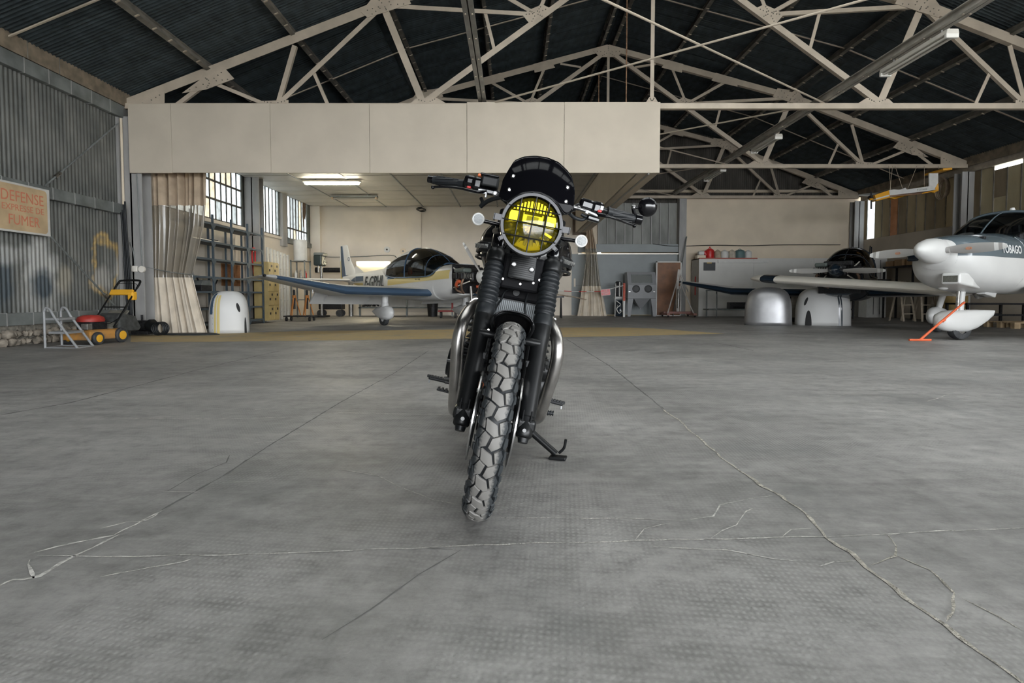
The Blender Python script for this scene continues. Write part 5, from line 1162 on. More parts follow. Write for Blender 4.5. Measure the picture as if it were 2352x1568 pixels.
# ---------------------------------------------------------------- low-wing four seaters with cranked wings
def robin(label, C, rotz, P):
    t = thing('light_aircraft', label, 'aeroplane', C, rotz, 'light aircraft')
    F = Fus([(1.55,.47,.74,1.50),(1.25,.53,.66,1.50),(1.0,.56,.62,1.47),(.85,.57,.60,1.36),(0,.59,.58,1.34),(-.8,.56,.62,1.35),(-1.15,.52,.66,1.38),(-1.5,.46,.72,1.50),(-2.4,.33,.86,1.46),(-3.4,.19,1.03,1.40),(-4.35,.06,1.17,1.33)])
    fus = MB().loft([F.ring(s) for s in F.s]).build('fuselage', P['body'], t, smooth=50)
    # canopy: fixed rear with side windows, sliding front
    KS = [(1.02,.46,1.36,1.48),(.80,.53,1.22,1.66),(.45,.555,1.19,1.84),(.05,.56,1.19,1.95),(-.4,.55,1.19,1.95),(-.9,.52,1.21,1.83),(-1.4,.43,1.29,1.62),(-1.75,.30,1.36,1.50)]
    K = Fus([(x, w_, 2*zm_-zt_, zt_) for x, w_, zm_, zt_ in KS], 0.80)
    zk = lambda s: (s[2]+s[3])/2+0.004
    fr = [s for s in K.s if s[0] > -0.28]; re = [s for s in K.s if s[0] <= -0.24]
    MB().loft([K.ring(s, 0, PI, 24) for s in fr], cap=False, closed=False).build('canopy_glass', P['glass'], t, smooth=60)
    MB().loft([K.ring((s[0], s[1]*1.005, s[2], s[3]*1.001), PI*0.27, PI*0.73, 16) for s in re], cap=False, closed=False).build('cabin_roof', P['roof'], t, smooth=60, solid=0.006)
    for a0, a1 in ((0, PI*0.27), (PI*0.73, PI)):
        MB().loft([K.ring(s, a0, a1, 8) for s in re if s[0] > -1.3], cap=False, closed=False).build('rear_window', P['glass'], t, smooth=60)
        MB().loft([K.ring(s, a0, a1, 8) for s in re if s[0] <= -1.2], cap=False, closed=False).build('cabin_fairing', P['body'], t, smooth=60, solid=0.006)
    fx = [K.ring(s, 0, PI, 24) for s in K.s]
    i0 = min(range(len(K.s)), key=lambda i: abs(K.s[i][0]+0.26)); MB().path([p*1.0 for p in fx[i0]], 0.022, 6).build('canopy_arch', P['trim'], t, smooth=50)
    MB().path([Vector((s[0], s[1]*1.0, zk(s))) for s in K.s if s[0] > -1.3], 0.018, 6).build('canopy_sill', P['trim'], t, smooth=50)
    MB().path([Vector((s[0], -s[1]*1.0, zk(s))) for s in K.s if s[0] > -1.3], 0.018, 6).build('canopy_sill', P['trim'], t, smooth=50)
    i1 = min(range(len(K.s)), key=lambda i: abs(K.s[i][0]-0.62)); MB().path(fx[i1], 0.010, 6).build('canopy_bow', P['trim'], t, smooth=50)
    MB().path([Vector((s[0], 0, s[3]+0.004)) for s in K.s if -0.3 < s[0] < 0.95], 0.012, 6).build('canopy_spine', P['trim'], t, smooth=50)
    MB().tube((-0.45,0,1.94), (-0.45,0,2.02), 0.02, 0.012, n=8).build('beacon', P['body'], t)
    MB().loft([[Vector((x, hw*math.cos(a), 1.28+h*math.sin(a))) for a in [PI*i/14 for i in range(15)]] for x, hw, h in ((1.0,.46,.24),(.85,.50,.31),(.6,.52,.36),(.55,.50,.32))], cap=False, closed=False).build('instrument_coaming', P['trim'], t, smooth=50, solid=0.01)
    MB().box((-1.05,-0.40,1.34), (0.62,0.40,1.362)).build('cabin_floor', M_eng, t)
    for y in (-0.25, 0.25):
        MB().box((-0.25,y-0.2,1.1), (-0.1,y+0.2,1.66)).box((-0.25,y-0.2,1.05),(0.25,y+0.2,1.18)).build('seat', M_eng, t, bevel=0.04)
        MB().tube((0.5,y,1.42), (0.62,y,1.62), 0.05, 0.03, n=10).build('control_yoke', M_eng, t)
    MB().box((-1.0,-0.42,1.1), (-0.85,0.42,1.58)).build('rear_bench', M_eng, t, bevel=0.04)
    # wings
    Z0, Z1 = 0.80, 1.13
    inner = [(0.45,.88,.78,1.71,.15),(2.75,.88,.83,1.71,.15)]; outer = [(2.75,.88,.83,1.71,.15),(3.6,.76,.99,1.36,.13),(4.2,.64,1.10,.98,.11),(4.36,.42,1.13,.55,.08)]
    for sgn in (-1, 1):
        mir = lambda S: [(y*sgn, a, b, c, d) for y, a, b, c, d in S]
        MB().loft(wing_rings(mir(inner))).build('inner_wing', P['wing'], t, smooth=40)
        MB().loft(wing_rings(mir(inner), frac=0.10, grow=0.004), cap=False, closed=False).build('leading_edge', P['le'], t, smooth=50)
        if sgn == 1 and P.get('short'): continue
        ow = MB().loft(wing_rings(mir(outer))).build('outer_wing', P['wing'], t, smooth=40)
        MB().loft(wing_rings(mir(outer[:3]), frac=0.10, grow=0.004), cap=False, closed=False).build('leading_edge', P['le'], t, smooth=50)
        MB().ball((0.40, 4.36*sgn, 1.14), 0.035, 10, 6, (1.6,1,1)).build('wingtip_lamp', M_eng, t, smooth=60)
        MB().loft([[Vector((0.45,4.33*sgn,1.12)), Vector((-0.12,4.30*sgn,1.10)), Vector((-0.12,4.30*sgn,1.08))], [Vector((0.30,4.46*sgn,1.14)), Vector((-0.30,4.50*sgn,1.10)), Vector((-0.30,4.50*sgn,1.09))]]).build('wingtip', P['body'], t)
        ya, yb = 0.62*sgn, 2.7*sgn
        MB().loft([[Vector((-.82,ya,.79)), Vector((-.84,ya,.70)), Vector((-1.12,ya,.49)), Vector((-1.13,ya,.52))], [Vector((-.82,yb,.83)), Vector((-.84,yb,.74)), Vector((-1.12,yb,.53)), Vector((-1.13,yb,.56))]]).build('flap', P['body'], t)
        for k in (1.2, 2.4): MB().bar((-.75,k*sgn,.74), (-.95,k*sgn,.60), 0.02, 0.05).build('flap_hinge', P['body'], t)
        y = 1.29*sgn
        MB().path([(0,y,.80),(0,y,.45)], [0.09,0.075], 14).build('gear_leg', P['gear'], t, smooth=40)
        MB().lathe([(0.085,0.0),(0.095,0.02),(0.095,0.10),(0.075,0.14)], 16, Matrix.Translation((0,y,.42))).build('leg_collar', P['gear'], t, smooth=40)
        spat(t, -0.05, y, 0.13, 0.95, 0.36, 0.26, P['gear'], tailup=0.05)
        MB().path([(0.3,3.3*sgn,.90),(0.32,3.3*sgn,.78)], 0.012, 8).build('tie_down', P['body'], t)
    # nose leg
    MB().tube((P.get('ngx',1.78),0,.38), (P.get('ngx',1.78)-0.06,0,.95), 0.035, n=10).build('nose_leg', M_alu, t, smooth=40)
    spat(t, P.get('ngx',1.78)-0.03, 0, 0.14, 0.85, 0.40, 0.24, P['gear'], 'nose_spat', 0.1)
    # tail
    fin = [(-3.55,0,1.36,1.05,.09),(-3.95,0,1.85,.68,.09),(-4.13,0,2.30,.42,.08)]
    def vrings(S, frac=None):
        out = []
        for x, y, z, c, th in S:
            out.append([Vector((x+px, pz, z)) for px, pz in airfoil(c, th)])
        return out
    fn_ = MB().loft(vrings(fin)).build('fin', P['body'], t, smooth=40)
    MB().loft([[Vector((-4.20,s_*0.046,1.30)) , Vector((-4.48,s_*0.02,1.30)), Vector((-4.535,s_*0.018,2.28)), Vector((-4.43,s_*0.032,2.28))] for s_ in (-1,1)]).build('rudder_stripe', P['le'], t)
    MB().loft([[Vector((-4.485,s_*0.019,1.25)), Vector((-4.55,s_*0.012,1.22)), Vector((-4.565,s_*0.012,1.8)), Vector((-4.52,s_*0.02,1.85))] for s_ in (-1,1)]).build('rudder_stripe', P['stripe'], t)
    MB().lathe([(0.045,0.002),(0.06,0.002),(0.06,-0.002),(0.045,-0.002)], 18, basis((-4.0,-0.036,1.86), (1,0,0), (0,0,1), (0,-1,0))).build('fin_emblem', P['le'], t)
    MB().prism([(-3.2,1.43),(-3.62,1.36),(-3.62,1.62)], -0.03, 0.03, basis((0,0,0), (1,0,0), (0,0,1), (0,-1,0))).build('fin_fillet', P['body'], t)
    for sgn in (-1, 1):
        MB().loft(wing_rings([(0.06*sgn,-3.75,1.20,.78,.10),((P['ths']-.25)*sgn,-3.75,1.20,.78,.10),(P['ths']*sgn,-3.88,1.20,.56,.08)])).build('tailplane', P['body'], t, smooth=40)
    # markings
    for sd in (-1, 1):
        F.patch(1.5, -1.05, lambda x: 0.995+0.055*(x+1.05), lambda x: 1.155+0.075*(x+1.05), sd, 30).build('yellow_stripe', P['stripe'], t, smooth=50)
        F.patch(-2.75, -3.5, lambda x: 1.03, lambda x: 1.10, sd, 10, off=0.01).build('yellow_stripe', P['stripe'], t, smooth=50)
        F.patch(-0.75, -1.12, lambda x: 1.17, lambda x: 1.30, sd, 8, off=0.009).build('blue_flash', P['le'], t, smooth=50)
        F.patch(-2.72, -3.3, lambda x: 1.15, lambda x: 1.30, sd, 8, off=0.009).build('blue_flash', P['le'], t, smooth=50)
        F.patch(-3.34, -3.62, lambda x: 1.14+(-3.34-x)*0.1, lambda x: 1.28-(-3.34-x)*0.28, sd, 6, off=0.010).build('blue_flash', P['le'], t, smooth=50)
        if P.get('reg'):
            p0 = Vector((-2.52, sd*(F.fy(-2.52,1.12)+0.02), 1.10)); p1 = Vector((-1.25, sd*(F.fy(-1.25,1.12)+0.02), 1.10))
            xa = (p1-p0)*(1 if sd < 0 else -1)
            text_part('registration', P['reg'], 0.46, M_pn, t, basis((p0+p1)/2-Vector((0.03,0,0.0)), xa, (0, -0.15*sd, 1)), 0.002, sx=0.88, bold=0.006)
            text_part('name_script', 'Air club', 0.07, M_eng, t, basis((0.35, sd*(F.fy(0.35,1.14)+0.012), 1.135), (-sd,0,0), (0,0,1)), 0.001)
    # exposed engine, cowling off
    hub = Vector((2.16,0,P['hubz']))
    MB().box((1.545,-0.44,.78), (1.57,0.44,1.48)).build('firewall', M_eng, t, bevel=0.02)
    MB().box((1.62,-0.20,hub.z-0.12), (2.0,0.20,hub.z+0.13)).build('crankcase', M_eng, t, bevel=0.05)
    for sd in (-1, 1):
        for xx in (1.72, 1.92):
            c = MB().tube((xx, sd*0.16, hub.z+0.02), (xx, sd*0.44, hub.z+0.02), 0.085, n=16).build('cylinder', M_alu if sd < 0 else M_eng, t, smooth=40)
            for k in range(4): MB().tube((xx, sd*(0.22+0.05*k), hub.z+0.02), (xx, sd*(0.235+0.05*k), hub.z+0.02), 0.10, n=16).build('fin_ring', M_eng, c)
            MB().box((xx-0.06, min(sd*0.44, sd*0.50), hub.z-0.05), (xx+0.06, max(sd*0.44, sd*0.50), hub.z+0.09)).build('rocker_cover', M_eng, t, bevel=0.015)
            MB().path(smooth_pts([(xx,sd*0.40,hub.z-0.05),(xx-0.02,sd*0.44,hub.z-0.18),(xx-0.1,sd*0.36,hub.z-0.30),(1.70,sd*0.2,hub.z-0.38)]), 0.028, 8).build('exhaust_pipe', M_copper, t, smooth=50)
        MB().path(smooth_pts([(1.58,sd*0.30,hub.z-0.22),(1.68,sd*0.42,hub.z-0.20),(1.80,sd*0.44,hub.z-0.10),(1.88,sd*0.40,hub.z-0.16)]), 0.038, 10).build('air_duct', P['duct'], t, smooth=50)
        MB().path([(1.56,sd*0.40,hub.z+0.22),(2.0,sd*0.22,hub.z-0.05)], 0.014, 6).build('engine_mount', M_pw2, t)
        MB().path([(1.56,sd*0.40,hub.z-0.25),(1.95,sd*0.22,hub.z-0.10)], 0.014, 6).build('engine_mount', M_pw2, t)
    MB().box((1.60,-0.30,hub.z+0.12), (1.86,0.30,hub.z+0.24)).build('baffle', M_eng, t, bevel=0.03)
    MB().box((1.64,-0.46,hub.z+0.10), (2.0,-0.2,hub.z+0.20)).build('oil_cooler', mat('engine_green', (0.10,0.12,0.11), 0.5), t, bevel=0.03)
    MB().tube((2.0,0,hub.z), (2.14,0,hub.z), 0.06, n=14).build('crankshaft', M_alu, t, smooth=40)
    MB().loft([[Vector((x, r*math.cos(2*PI*i/24), hub.z+r*math.sin(2*PI*i/24))) for i in range(24)] for x, r in ((2.10,.16),(2.2,.155),(2.32,.11),(2.40,.03))]).build('spinner', P['spin'], t, smooth=50)
    ad = Vector(P['prop']).normalized()
    for k in (1, -1): blade(t, hub, ad*k, (1,0,0), P.get('plen',0.95), M_pgrey, True, 0.13)
    return t
PWHITE = dict(duct=M_hose, ths=1.6, gear=M_pw, body=M_pw, roof=M_pw, glass=M_canopy, trim=M_pb, wing=M_pg, le=M_pb, stripe=M_py, reg='F-GPHL', hubz=1.17, spin=M_pw, prop=(0,-0.62,0.78), plen=0.97)
robin('white low-wing aeroplane with blue edged wings, lettered F-GPHL, engine uncovered', (-2.21,14.91,0), -PI/4, PWHITE)
PDARK = dict(duct=M_eng, ths=0.6, gear=M_pw2, body=M_pn, roof=M_pn, glass=M_canopy_d, trim=M_pn, wing=M_pg, le=M_pn, stripe=M_pn, hubz=1.30, spin=M_pn, prop=(0,1,-0.02), plen=0.97, short=True, ngx=0.5)
phi = math.radians(38)
robin('navy aeroplane with dark canopy parked behind the long cream wing', (8.74,14.78,0), math.atan2(-math.cos(phi), -math.sin(phi)), PDARK)
# ---------------------------------------------------------------- white and slate tourer on the right
TOB = {}
def tobago():
    N = Vector((7.46,9.48,0)); t = thing('touring_aircraft', 'white and slate blue aeroplane with pointed white spinner, cut by the right edge', 'aeroplane', N, math.radians(210))
    F = Fus([(.80,.27,1.14,1.62),(.66,.42,1.00,1.67),(.40,.53,.87,1.71),(0,.57,.80,1.74),(-.5,.60,.77,1.78),(-1.2,.62,.76,1.80),(-2.4,.60,.78,1.76),(-3.6,.40,.96,1.72),(-4.9,.18,1.16,1.66),(-5.25,.10,1.25,1.6)], 0.74)
    zs = lambda s: 1.335+0.02*max(0, s[0])
    MB().loft([F.ring(s, zs=zs(s), upper=False, n=24) for s in F.s], cap=False, closed=False).build('lower_fuselage', M_pw, t, smooth=50)
    MB().loft([F.ring(s, zs=zs(s), upper=True, n=20) for s in F.s], cap=False, closed=False).build('upper_fuselage', M_tob, t, smooth=50)
    MB().loft([[p+Vector((0.001,0,0)) for p in F.ring(F.s[0])], [Vector((.86, p.y*0.75, 1.40+(p.z-1.40)*0.75)) for p in F.ring(F.s[0])]]).build('cowl_front', M_pw, t, smooth=50)
    MB().box((0.60,-0.46,1.30), (0.80,-0.20,1.40)).build('air_inlet', M_pn, t, bevel=0.03)
    MB().box((0.30,0.22,1.62), (0.36,0.44,1.66)).build('top_slot', M_eng, t, bevel=0.01)
    # chin intake
    MB().loft([[Vector((x, 0.20+w*sy, zc+h*sz)) for sy, sz in ((-1,-1),(1,-1),(1,1),(-1,1))] for x, w, h, zc in ((0.84,.13,.085,1.00),(0.50,.17,.11,.98),(0.10,.12,.06,.90))]).build('chin_intake', M_pw, t, bevel=0.03, seg=3)
    MB().box((0.835,0.10,.945), (0.847,0.30,1.045)).build('intake_mesh', mat('intake_mesh', (0.10,0.10,0.085), 0.6, var=0.4, scale=120), t, bevel=0.01)
    # spinner and propeller
    hub = Vector((.98,0,1.435))
    MB().loft([[Vector((x, r*math.cos(2*PI*i/28), hub.z+r*math.sin(2*PI*i/28))) for i in range(28)] for x, r in ((.84,.195),(.95,.20),(1.10,.185),(1.25,.145),(1.38,.085),(1.45,.02))]).build('spinner', M_pw, t, smooth=50)
    for sd in (1, -1):
        blade(t, hub, (0, sd, 0.015*sd), (1,0,0), 0.94, M_pgrey, True, 0.155, logo=True)
        MB().tube(hub+Vector((0,sd*0.15,0)), hub+Vector((0,sd*0.24,0)), 0.045, n=14).build('blade_root', M_pgrey, t, smooth=40)
    # cabin
    K = Fus([(-.62,.46,1.60,1.76),(-.95,.52,1.60,1.98),(-1.35,.56,1.60,2.17),(-1.8,.58,1.60,2.26),(-2.4,.57,1.60,2.24),(-3.1,.46,1.60,2.05),(-3.7,.33,1.60,1.80)], 0.8)
    gl = [s for s in K.s if s[0] > -1.5]; rest = [s for s in K.s if s[0] <= -1.44]
    MB().loft([K.ring(s, 0, PI, 24) for s in gl], cap=False, closed=False).build('windscreen', M_canopy, t, smooth=60)
    MB().loft([K.ring(s, PI*0.25, PI*0.75, 14) for s in rest], cap=False, closed=False).build('cabin_roof', M_tob, t, smooth=60, solid=0.006)
    for a0, a1 in ((0, PI*0.25), (PI*0.75, PI)): MB().loft([K.ring(s, a0, a1, 8) for s in rest], cap=False, closed=False).build('side_window', M_canopy_d, t, smooth=60)
    i0 = min(range(len(K.s)), key=lambda i: abs(K.s[i][0]+1.46)); MB().path(K.ring(K.s[i0], 0, PI, 24), 0.03, 6).build('door_frame', M_tob, t, smooth=50)
    MB().path([Vector((s[0], 0, s[3]+0.003)) for s in gl], 0.012, 6).build('centre_post', M_tob, t, smooth=50)
    MB().box((-1.35,-0.5,1.55), (-0.9,0.5,1.80)).build('instrument_panel', M_eng, t, bevel=0.05)
    for y in (-0.27, 0.27):
        MB().box((-2.05,y-0.22,1.2), (-1.9,y+0.22,2.02)).build('seat', M_eng, t, bevel=0.05); MB().box((-1.35,y-0.06,1.72),(-1.25,y+0.06,1.95)).build('control_yoke', M_eng, t, bevel=0.02)
    MB().tube((-1.6,0.1,2.23), (-1.6,0.1,2.29), 0.05, 0.03, n=12).build('beacon', M_pw, t, smooth=40)
    q0 = Vector((0.08, F.fy(0.08,1.47)+0.022, 1.47)); q1 = Vector((-0.54, F.fy(-0.54,1.47)+0.022, 1.47))
    t_let = (q0+q1)/2, (q1-q0)
    MB().path([Vector((-0.72, F.fy(-0.72,z)+0.004, z)) for z in (0.9,1.0,1.15,1.3,1.45,1.6,1.7)], 0.004, 5).build('cowl_seam', M_pg, t)
    # wings
    for sgn in (-1, 1):
        S = [(0.52*sgn,-.95,.80,1.10,.215),(4.55*sgn,-.95,1.125,1.10,.19)]
        MB().loft(wing_rings(S)).build('wing', M_pw2, t, smooth=40)
        MB().loft(wing_rings([S[1], (4.76*sgn,-.99,1.14,.98,.17), (4.88*sgn,-1.08,1.15,.7,.13), (4.92*sgn,-1.2,1.15,.4,.08)])).build('wingtip', M_pw2, t, smooth=40)
        MB().loft(wing_rings([(4.15*sgn,-.95,1.093,1.10,.193),(4.52*sgn,-.95,1.122,1.10,.19)], frac=0.30, grow=0.004), cap=False, closed=False).build('wing_band', M_pn, t, smooth=50)
        for k in range(22):
            y = (0.8+0.165*k)*sgn; z = .80+(abs(y)-0.52)*0.0807
            MB().bar((-1.35, y, z-0.082), (-2.02, y, z-0.024), 0.02, 0.012).build('skin_rib', M_pg, t)
        y = 1.16*sgn
        MB().path([(-1.92,y*0.9,.82),(-1.96,y,.40)], [0.06,0.05], 12).build('gear_leg', M_pw, t, smooth=40)
        spat(t, -1.96, y, 0.15, 0.85, 0.36, 0.24, M_pw, tailup=0.1, wr=0.19)
    MB().loft(wing_rings([(0.08,-4.5,1.35,.7,.1),(1.3,-4.5,1.35,.7,.1)])).build('tailplane', M_pw, t, smooth=40)
    MB().loft([[Vector((x+px, pz, z)) for px, pz in airfoil(c, .09)] for x, z, c in ((-4.2,1.6,1.05),(-4.6,2.9,.6))]).build('fin', M_pw, t, smooth=40)
    TOB['t'] = t; TOB['c'], TOB['d'] = t_let
    # nose gear
    MB().tube((0.02,0,.36), (-0.06,0,.90), 0.055, n=14).build('nose_leg', M_pw, t, smooth=40)
    MB().tube((0.10,0,.40), (0.06,0,.84), 0.028, n=10).build('nose_strut', M_alu, t, smooth=40)
    MB().path([(-0.02,0.06,.50),(-0.08,0.09,.46),(-0.12,0.07,.40)], 0.014, 6).build('torque_link', M_alu, t)
    S = []
    for x, w, zb, zt in ((.43,.03,.28,.36),(.39,.09,.20,.43),(.28,.125,.15,.48),(.10,.135,.125,.50),(-.10,.13,.13,.50),(-.28,.10,.19,.50),(-.46,.06,.30,.495),(-.58,.03,.40,.49),(-.60,.02,.47,.485)):
        zm = (zb+zt)/2; hz = (zt-zb)/2; S.append([Vector((x, w*math.copysign(abs(math.cos(2*PI*i/20))**0.75, math.cos(2*PI*i/20)), zm+hz*math.copysign(abs(math.sin(2*PI*i/20))**0.75, math.sin(2*PI*i/20)))) for i in range(20)])
    MB().loft(S).build('nose_spat', M_pw, t, smooth=50, rot=(0,0,math.radians(-27)))
    Mx = basis((0,0,.19), (1,0,0), (0,0,1), (0,-1,0))
    MB().lathe([(.09,-.07),(.15,-.075),(.182,-.06),(.19,-.025),(.19,.025),(.182,.06),(.15,.075),(.09,.07)], 32, Mx).build('nose_tyre', M_tyr, t, smooth=50, rot=(0,0,math.radians(-20)))
    MB().lathe([(0,-.06),(.09,-.055),(.09,.055),(0,.06)], 20, Mx).build('nose_hub', M_alu, t, smooth=40, rot=(0,0,math.radians(-20)))
    MB().path([(-0.5,0.0,.78),(-0.62,0,.70),(-1.0,0.0,.72)], [0.03,0.03,0.01], 8).build('exhaust_stub', M_alu, t)
    MB().loft([[Vector((x, 0.15+w, z)) for w, z in ((-.08,.80),(.08,.80),(.06,.76-d),(-.06,.76-d))] for x, d in ((-.35,0.0),(-.75,.06))]).build('cowl_flap', M_pw, t, bevel=0.01)
    MB().ball((0.35,-0.1,.86), 0.07, 12, 6, (1.4,1,0.5)).build('belly_bump', M_pw, t, smooth=60)
tobago()
# orange tow bar, hooked on the nose leg and resting on the floor
tb = thing('tow_bar', 'orange tow bar leaning from the nose wheel to the floor', 'tow bar', floor_at(2113,783))
o = floor_at(2113,783); p1 = at(2211,697,9.30)-o; M_to = mat('orange_red_paint', (0.70,0.13,0.045), 0.4, var=0.1, scale=10)
MB().path([(0,0,0.02), p1*0.45+Vector((0,0,0.012)), p1], [0.020,0.019,0.016], 10).build('shaft', M_to, tb, smooth=40)
hx = (floor_at(2138,783)-floor_at(2088,783))/2
MB().tube(-hx+Vector((0,0,0.018)), hx+Vector((0,0,0.018)), 0.018, n=10).build('handle', M_to, tb, smooth=40)
MB().tube(p1*0.52, p1*0.58, 0.024, n=10).build('sleeve', M_to, tb, smooth=40)
MB().path([p1, p1+Vector((0.03,0,0.02))], 0.02, 8).build('hook', M_to, tb)
# ================================================================ things along the left wall and in the workshop
def text_fit(name, body, m, parent, M, w_, h_, ext=0.002, bold=0.0):
    o = text_part(name, body, 1.0, m, parent, Matrix.Identity(4), ext, bold=bold)
    xs = [v.co.x for v in o.data.vertices]; ys = [v.co.y for v in o.data.vertices]
    cx, cy = (min(xs)+max(xs))/2, (min(ys)+max(ys))/2; sx = w_/(max(xs)-min(xs)); sy = h_/(max(ys)-min(ys))
    o.matrix_local = M @ Matrix.Diagonal((sx, sy, 1, 1)) @ Matrix.Translation((-cx, -cy, 0)); return o
text_fit('name_lettering', 'TOBAGO', mat('white_letter', (0.72,0.73,0.73), 0.4), TOB['t'], basis(TOB['c'], TOB['d'], (0,-0.10,1)), 0.60, 0.135, 0.001, 0.02)
# no-smoking sign on the wall
SXW = XL+0.155
a = wall_at(-22,470,SXW); b = wall_at(114,470,SXW); zt = wall_at(60,425,SXW).z; zb = wall_at(60,536,SXW).z
sg = thing('wall_sign', 'faded square sign reading DEFENSE EXPRESSE DE FUMER on the left wall', 'sign', (SXW,(a.y+b.y)/2,(zt+zb)/2))
hw_, hh_ = (b.y-a.y)/2, (zt-zb)/2
MB().box((-0.02,-hw_,-hh_), (0,hw_,hh_)).build('board', mat('sign_white', (0.55,0.54,0.51), 0.6, var=0.1, scale=5), sg)
rp = []
for cx_, cy_, a0 in ((1,1,0),(-1,1,90),(-1,-1,180),(1,-1,270)):
    for k in range(6):
        t_ = math.radians(a0+18*k); rp.append((cx_*(hw_*0.93-0.06)+0.06*math.cos(t_), cy_*(hh_*0.92-0.06)+0.06*math.sin(t_)))
MB().prism(rp, 0, 0.002, basis((0,-0.015,0), (0,1,0), (0,0,1))).build('tan_field', mat('sign_tan', (0.50,0.37,0.22), 0.6, var=0.12, scale=4), sg)
M_sr = mat('faded_red_letters', (0.55,0.19,0.11), 0.6)
def sgtext(body, p0, p1, py, h_, m=M_sr):
    A = wall_at(p0, py, SXW); B = wall_at(p1, py, SXW); c = wall_at((p0+p1)/2, py, SXW)
    text_fit('lettering', body, m, sg, basis(Vector((0.003, (A.y+B.y)/2-sg.location.y, c.z-sg.location.z)), (0,1,0), (0,0,1)), B.y-A.y, h_, 0.001, 0.0)
sgtext('DEFENSE', 2, 99, 453, 0.155); sgtext('EXPRESSE DE', 4, 100, 479, 0.09); sgtext('FUMER', 20, 91, 507, 0.145)
# wall tie rods
for p, q, lb in (((272,283),(103,427),'upper diagonal tie rod on the corrugated left wall'), ((117,543),(262,700),'lower diagonal tie rod running down from the sign')):
    A = wall_at(*p, XL+0.16); B = wall_at(*q, XL+0.16)
    t = thing('tie_rod', lb, 'rod', A); MB().tube((0,0,0), B-A, 0.014, n=8).build('rod', M_girt, t, smooth=40)
    MB().tube((B-A)*0.82, (B-A)*0.88, 0.03, n=8).build('turnbuckle', M_steel, t, smooth=40)
# faded paint marks on the sheets
M_sp = mat('grey_spray', (0.42,0.42,0.40), 0.7)
# conduit, cable bundle and sockets on the column
MB().tube((XL+0.10,D1-0.19,2.3), (XL+0.10,D1-0.19,4.0), 0.022, n=10).build('conduit', M_beige, cL, smooth=40)
cb = thing('cable_bundle', 'thick black cable bundle hanging beside the grey column', 'cable', (XL+0.22, D1-0.36, 0))
for k in range(5):
    dx = random.uniform(-.03,.03); dy = random.uniform(-.03,.03)
    MB().path(smooth_pts([(dx,dy,2.45-0.05*k), (0.02+dx,dy,1.8), (0.05+dx*1.4,dy,1.0), (0.07+dx,dy,0.1+0.05*k)]), 0.016, 8).build('cable', M_rubber, cb, smooth=50)
for px, py, lb in ((308,617,'square white socket on the grey column'), (325,618,'round white socket on the grey column, on its own cable')):
    p = at(px, py, D1-0.19); s_ = thing('wall_socket', lb, 'socket', (p.x, D1-0.155, p.z))
    if px < 315: MB().box((-0.055,-0.04,-0.055), (0.055,0,0.055)).build('box', M_pw2, s_, bevel=0.01)
    else: MB().tube((0,0,0), (0,-0.04,0), 0.06, n=20).build('box', M_pw2, s_, smooth=40)
    MB().path(smooth_pts([(0,-0.01,0.05), (-0.02 if px < 315 else -0.01,-0.01,0.3), (-0.08 if px < 315 else -0.06,-0.01,0.5 if px < 315 else 2.0)]), 0.008, 6).build('cable', M_girt, s_)
# ---------------- step stool
M_gt = mat('grey_stool_paint', (0.33,0.335,0.34), 0.5, metal=0.2, var=0.1)
A0 = floor_at(104,799); fv = Vector((0.50,-0.06,0)); sv = Vector((-0.05,0.36,0)); H_ = 0.56
st = thing('step_stool', 'grey tubular two-step stool in front of the corrugated wall', 'step stool', A0)
for k in (0, 1):
    o_ = sv*k
    MB().path([o_+Vector((0,0,0)), o_+Vector((0,0,H_-0.06))]+smooth_pts([o_+Vector((0,0,H_-0.05)), o_+fv*0.06+Vector((0,0,H_)), o_+fv*0.18+Vector((0,0,H_-0.02)), o_+fv*0.32+Vector((0,0,H_-0.13))])+[o_+fv], 0.0165, 10).build('side_frame', M_gt, st, smooth=60)
    MB().tube(o_, o_+fv, 0.014, n=8).build('base_rail', M_gt, st, smooth=40)
for f0, f1, z in ((0.02,0.45,H_-0.17),(0.12,0.72,0.20)):
    MB().loft([[fv*f0+Vector((0,0,z)), fv*f1+Vector((0,0,z)), fv*f1+Vector((0,0,z+0.03)), fv*f0+Vector((0,0,z+0.03))], [fv*f0+sv+Vector((0,0,z)), fv*f1+sv+Vector((0,0,z)), fv*f1+sv+Vector((0,0,z+0.03)), fv*f0+sv+Vector((0,0,z+0.03))]]).build('tread', M_gt, st)
MB().tube(fv, fv+sv, 0.014, n=8).build('base_rail', M_gt, st, smooth=40); MB().tube(sv*0, sv, 0.014, n=8).build('base_rail', M_gt, st, smooth=40)
# ---------------- lawn mower
M_or = mat('worn_orange_deck', (0.50,0.24,0.055), 0.6, col2=(0.22,0.15,0.09), scale=6, thresh=(0.45,0.7))
M_ye = mat('yellow_plastic', (0.78,0.40,0.03), 0.45)
mw = thing('lawn_mower', 'orange lawn mower with red engine cover and dark grass bag', 'lawn mower', (-6.42,8.78,0), -0.12)
MB().loft([[Vector((x*sx, y*sy, z)) for x, y in ((-.25,-.36),(.22,-.36),(.24,-.1),(.24,.28),(-.25,.28))] for z, sx, sy in ((.07,1,1),(.15,1,1),(.20,.9,.9),(.22,.7,.75))]).build('deck', M_or, mw, bevel=0.015)
for x in (-.27, .25):
    for y, r in ((-.25,.095),(.19,.115)):
        w_ = MB().lathe([(r*.55,-.028),(r*.92,-.028),(r,-.018),(r,.018),(r*.92,.028),(r*.55,.028)], 24, basis((x,y,r), (0,1,0), (0,0,1), (1,0,0))).build('wheel', M_tyr, mw, smooth=40)
        MB().lathe([(0,.03),(r*.3,.034),(r*.6,.028),(r*.62,-.02)], 20, basis((x+(.004 if x > 0 else -.004),y,r), (0,1,0), (0,0,1), (1,0,0))).build('wheel_cap', M_ye, w_, smooth=40)
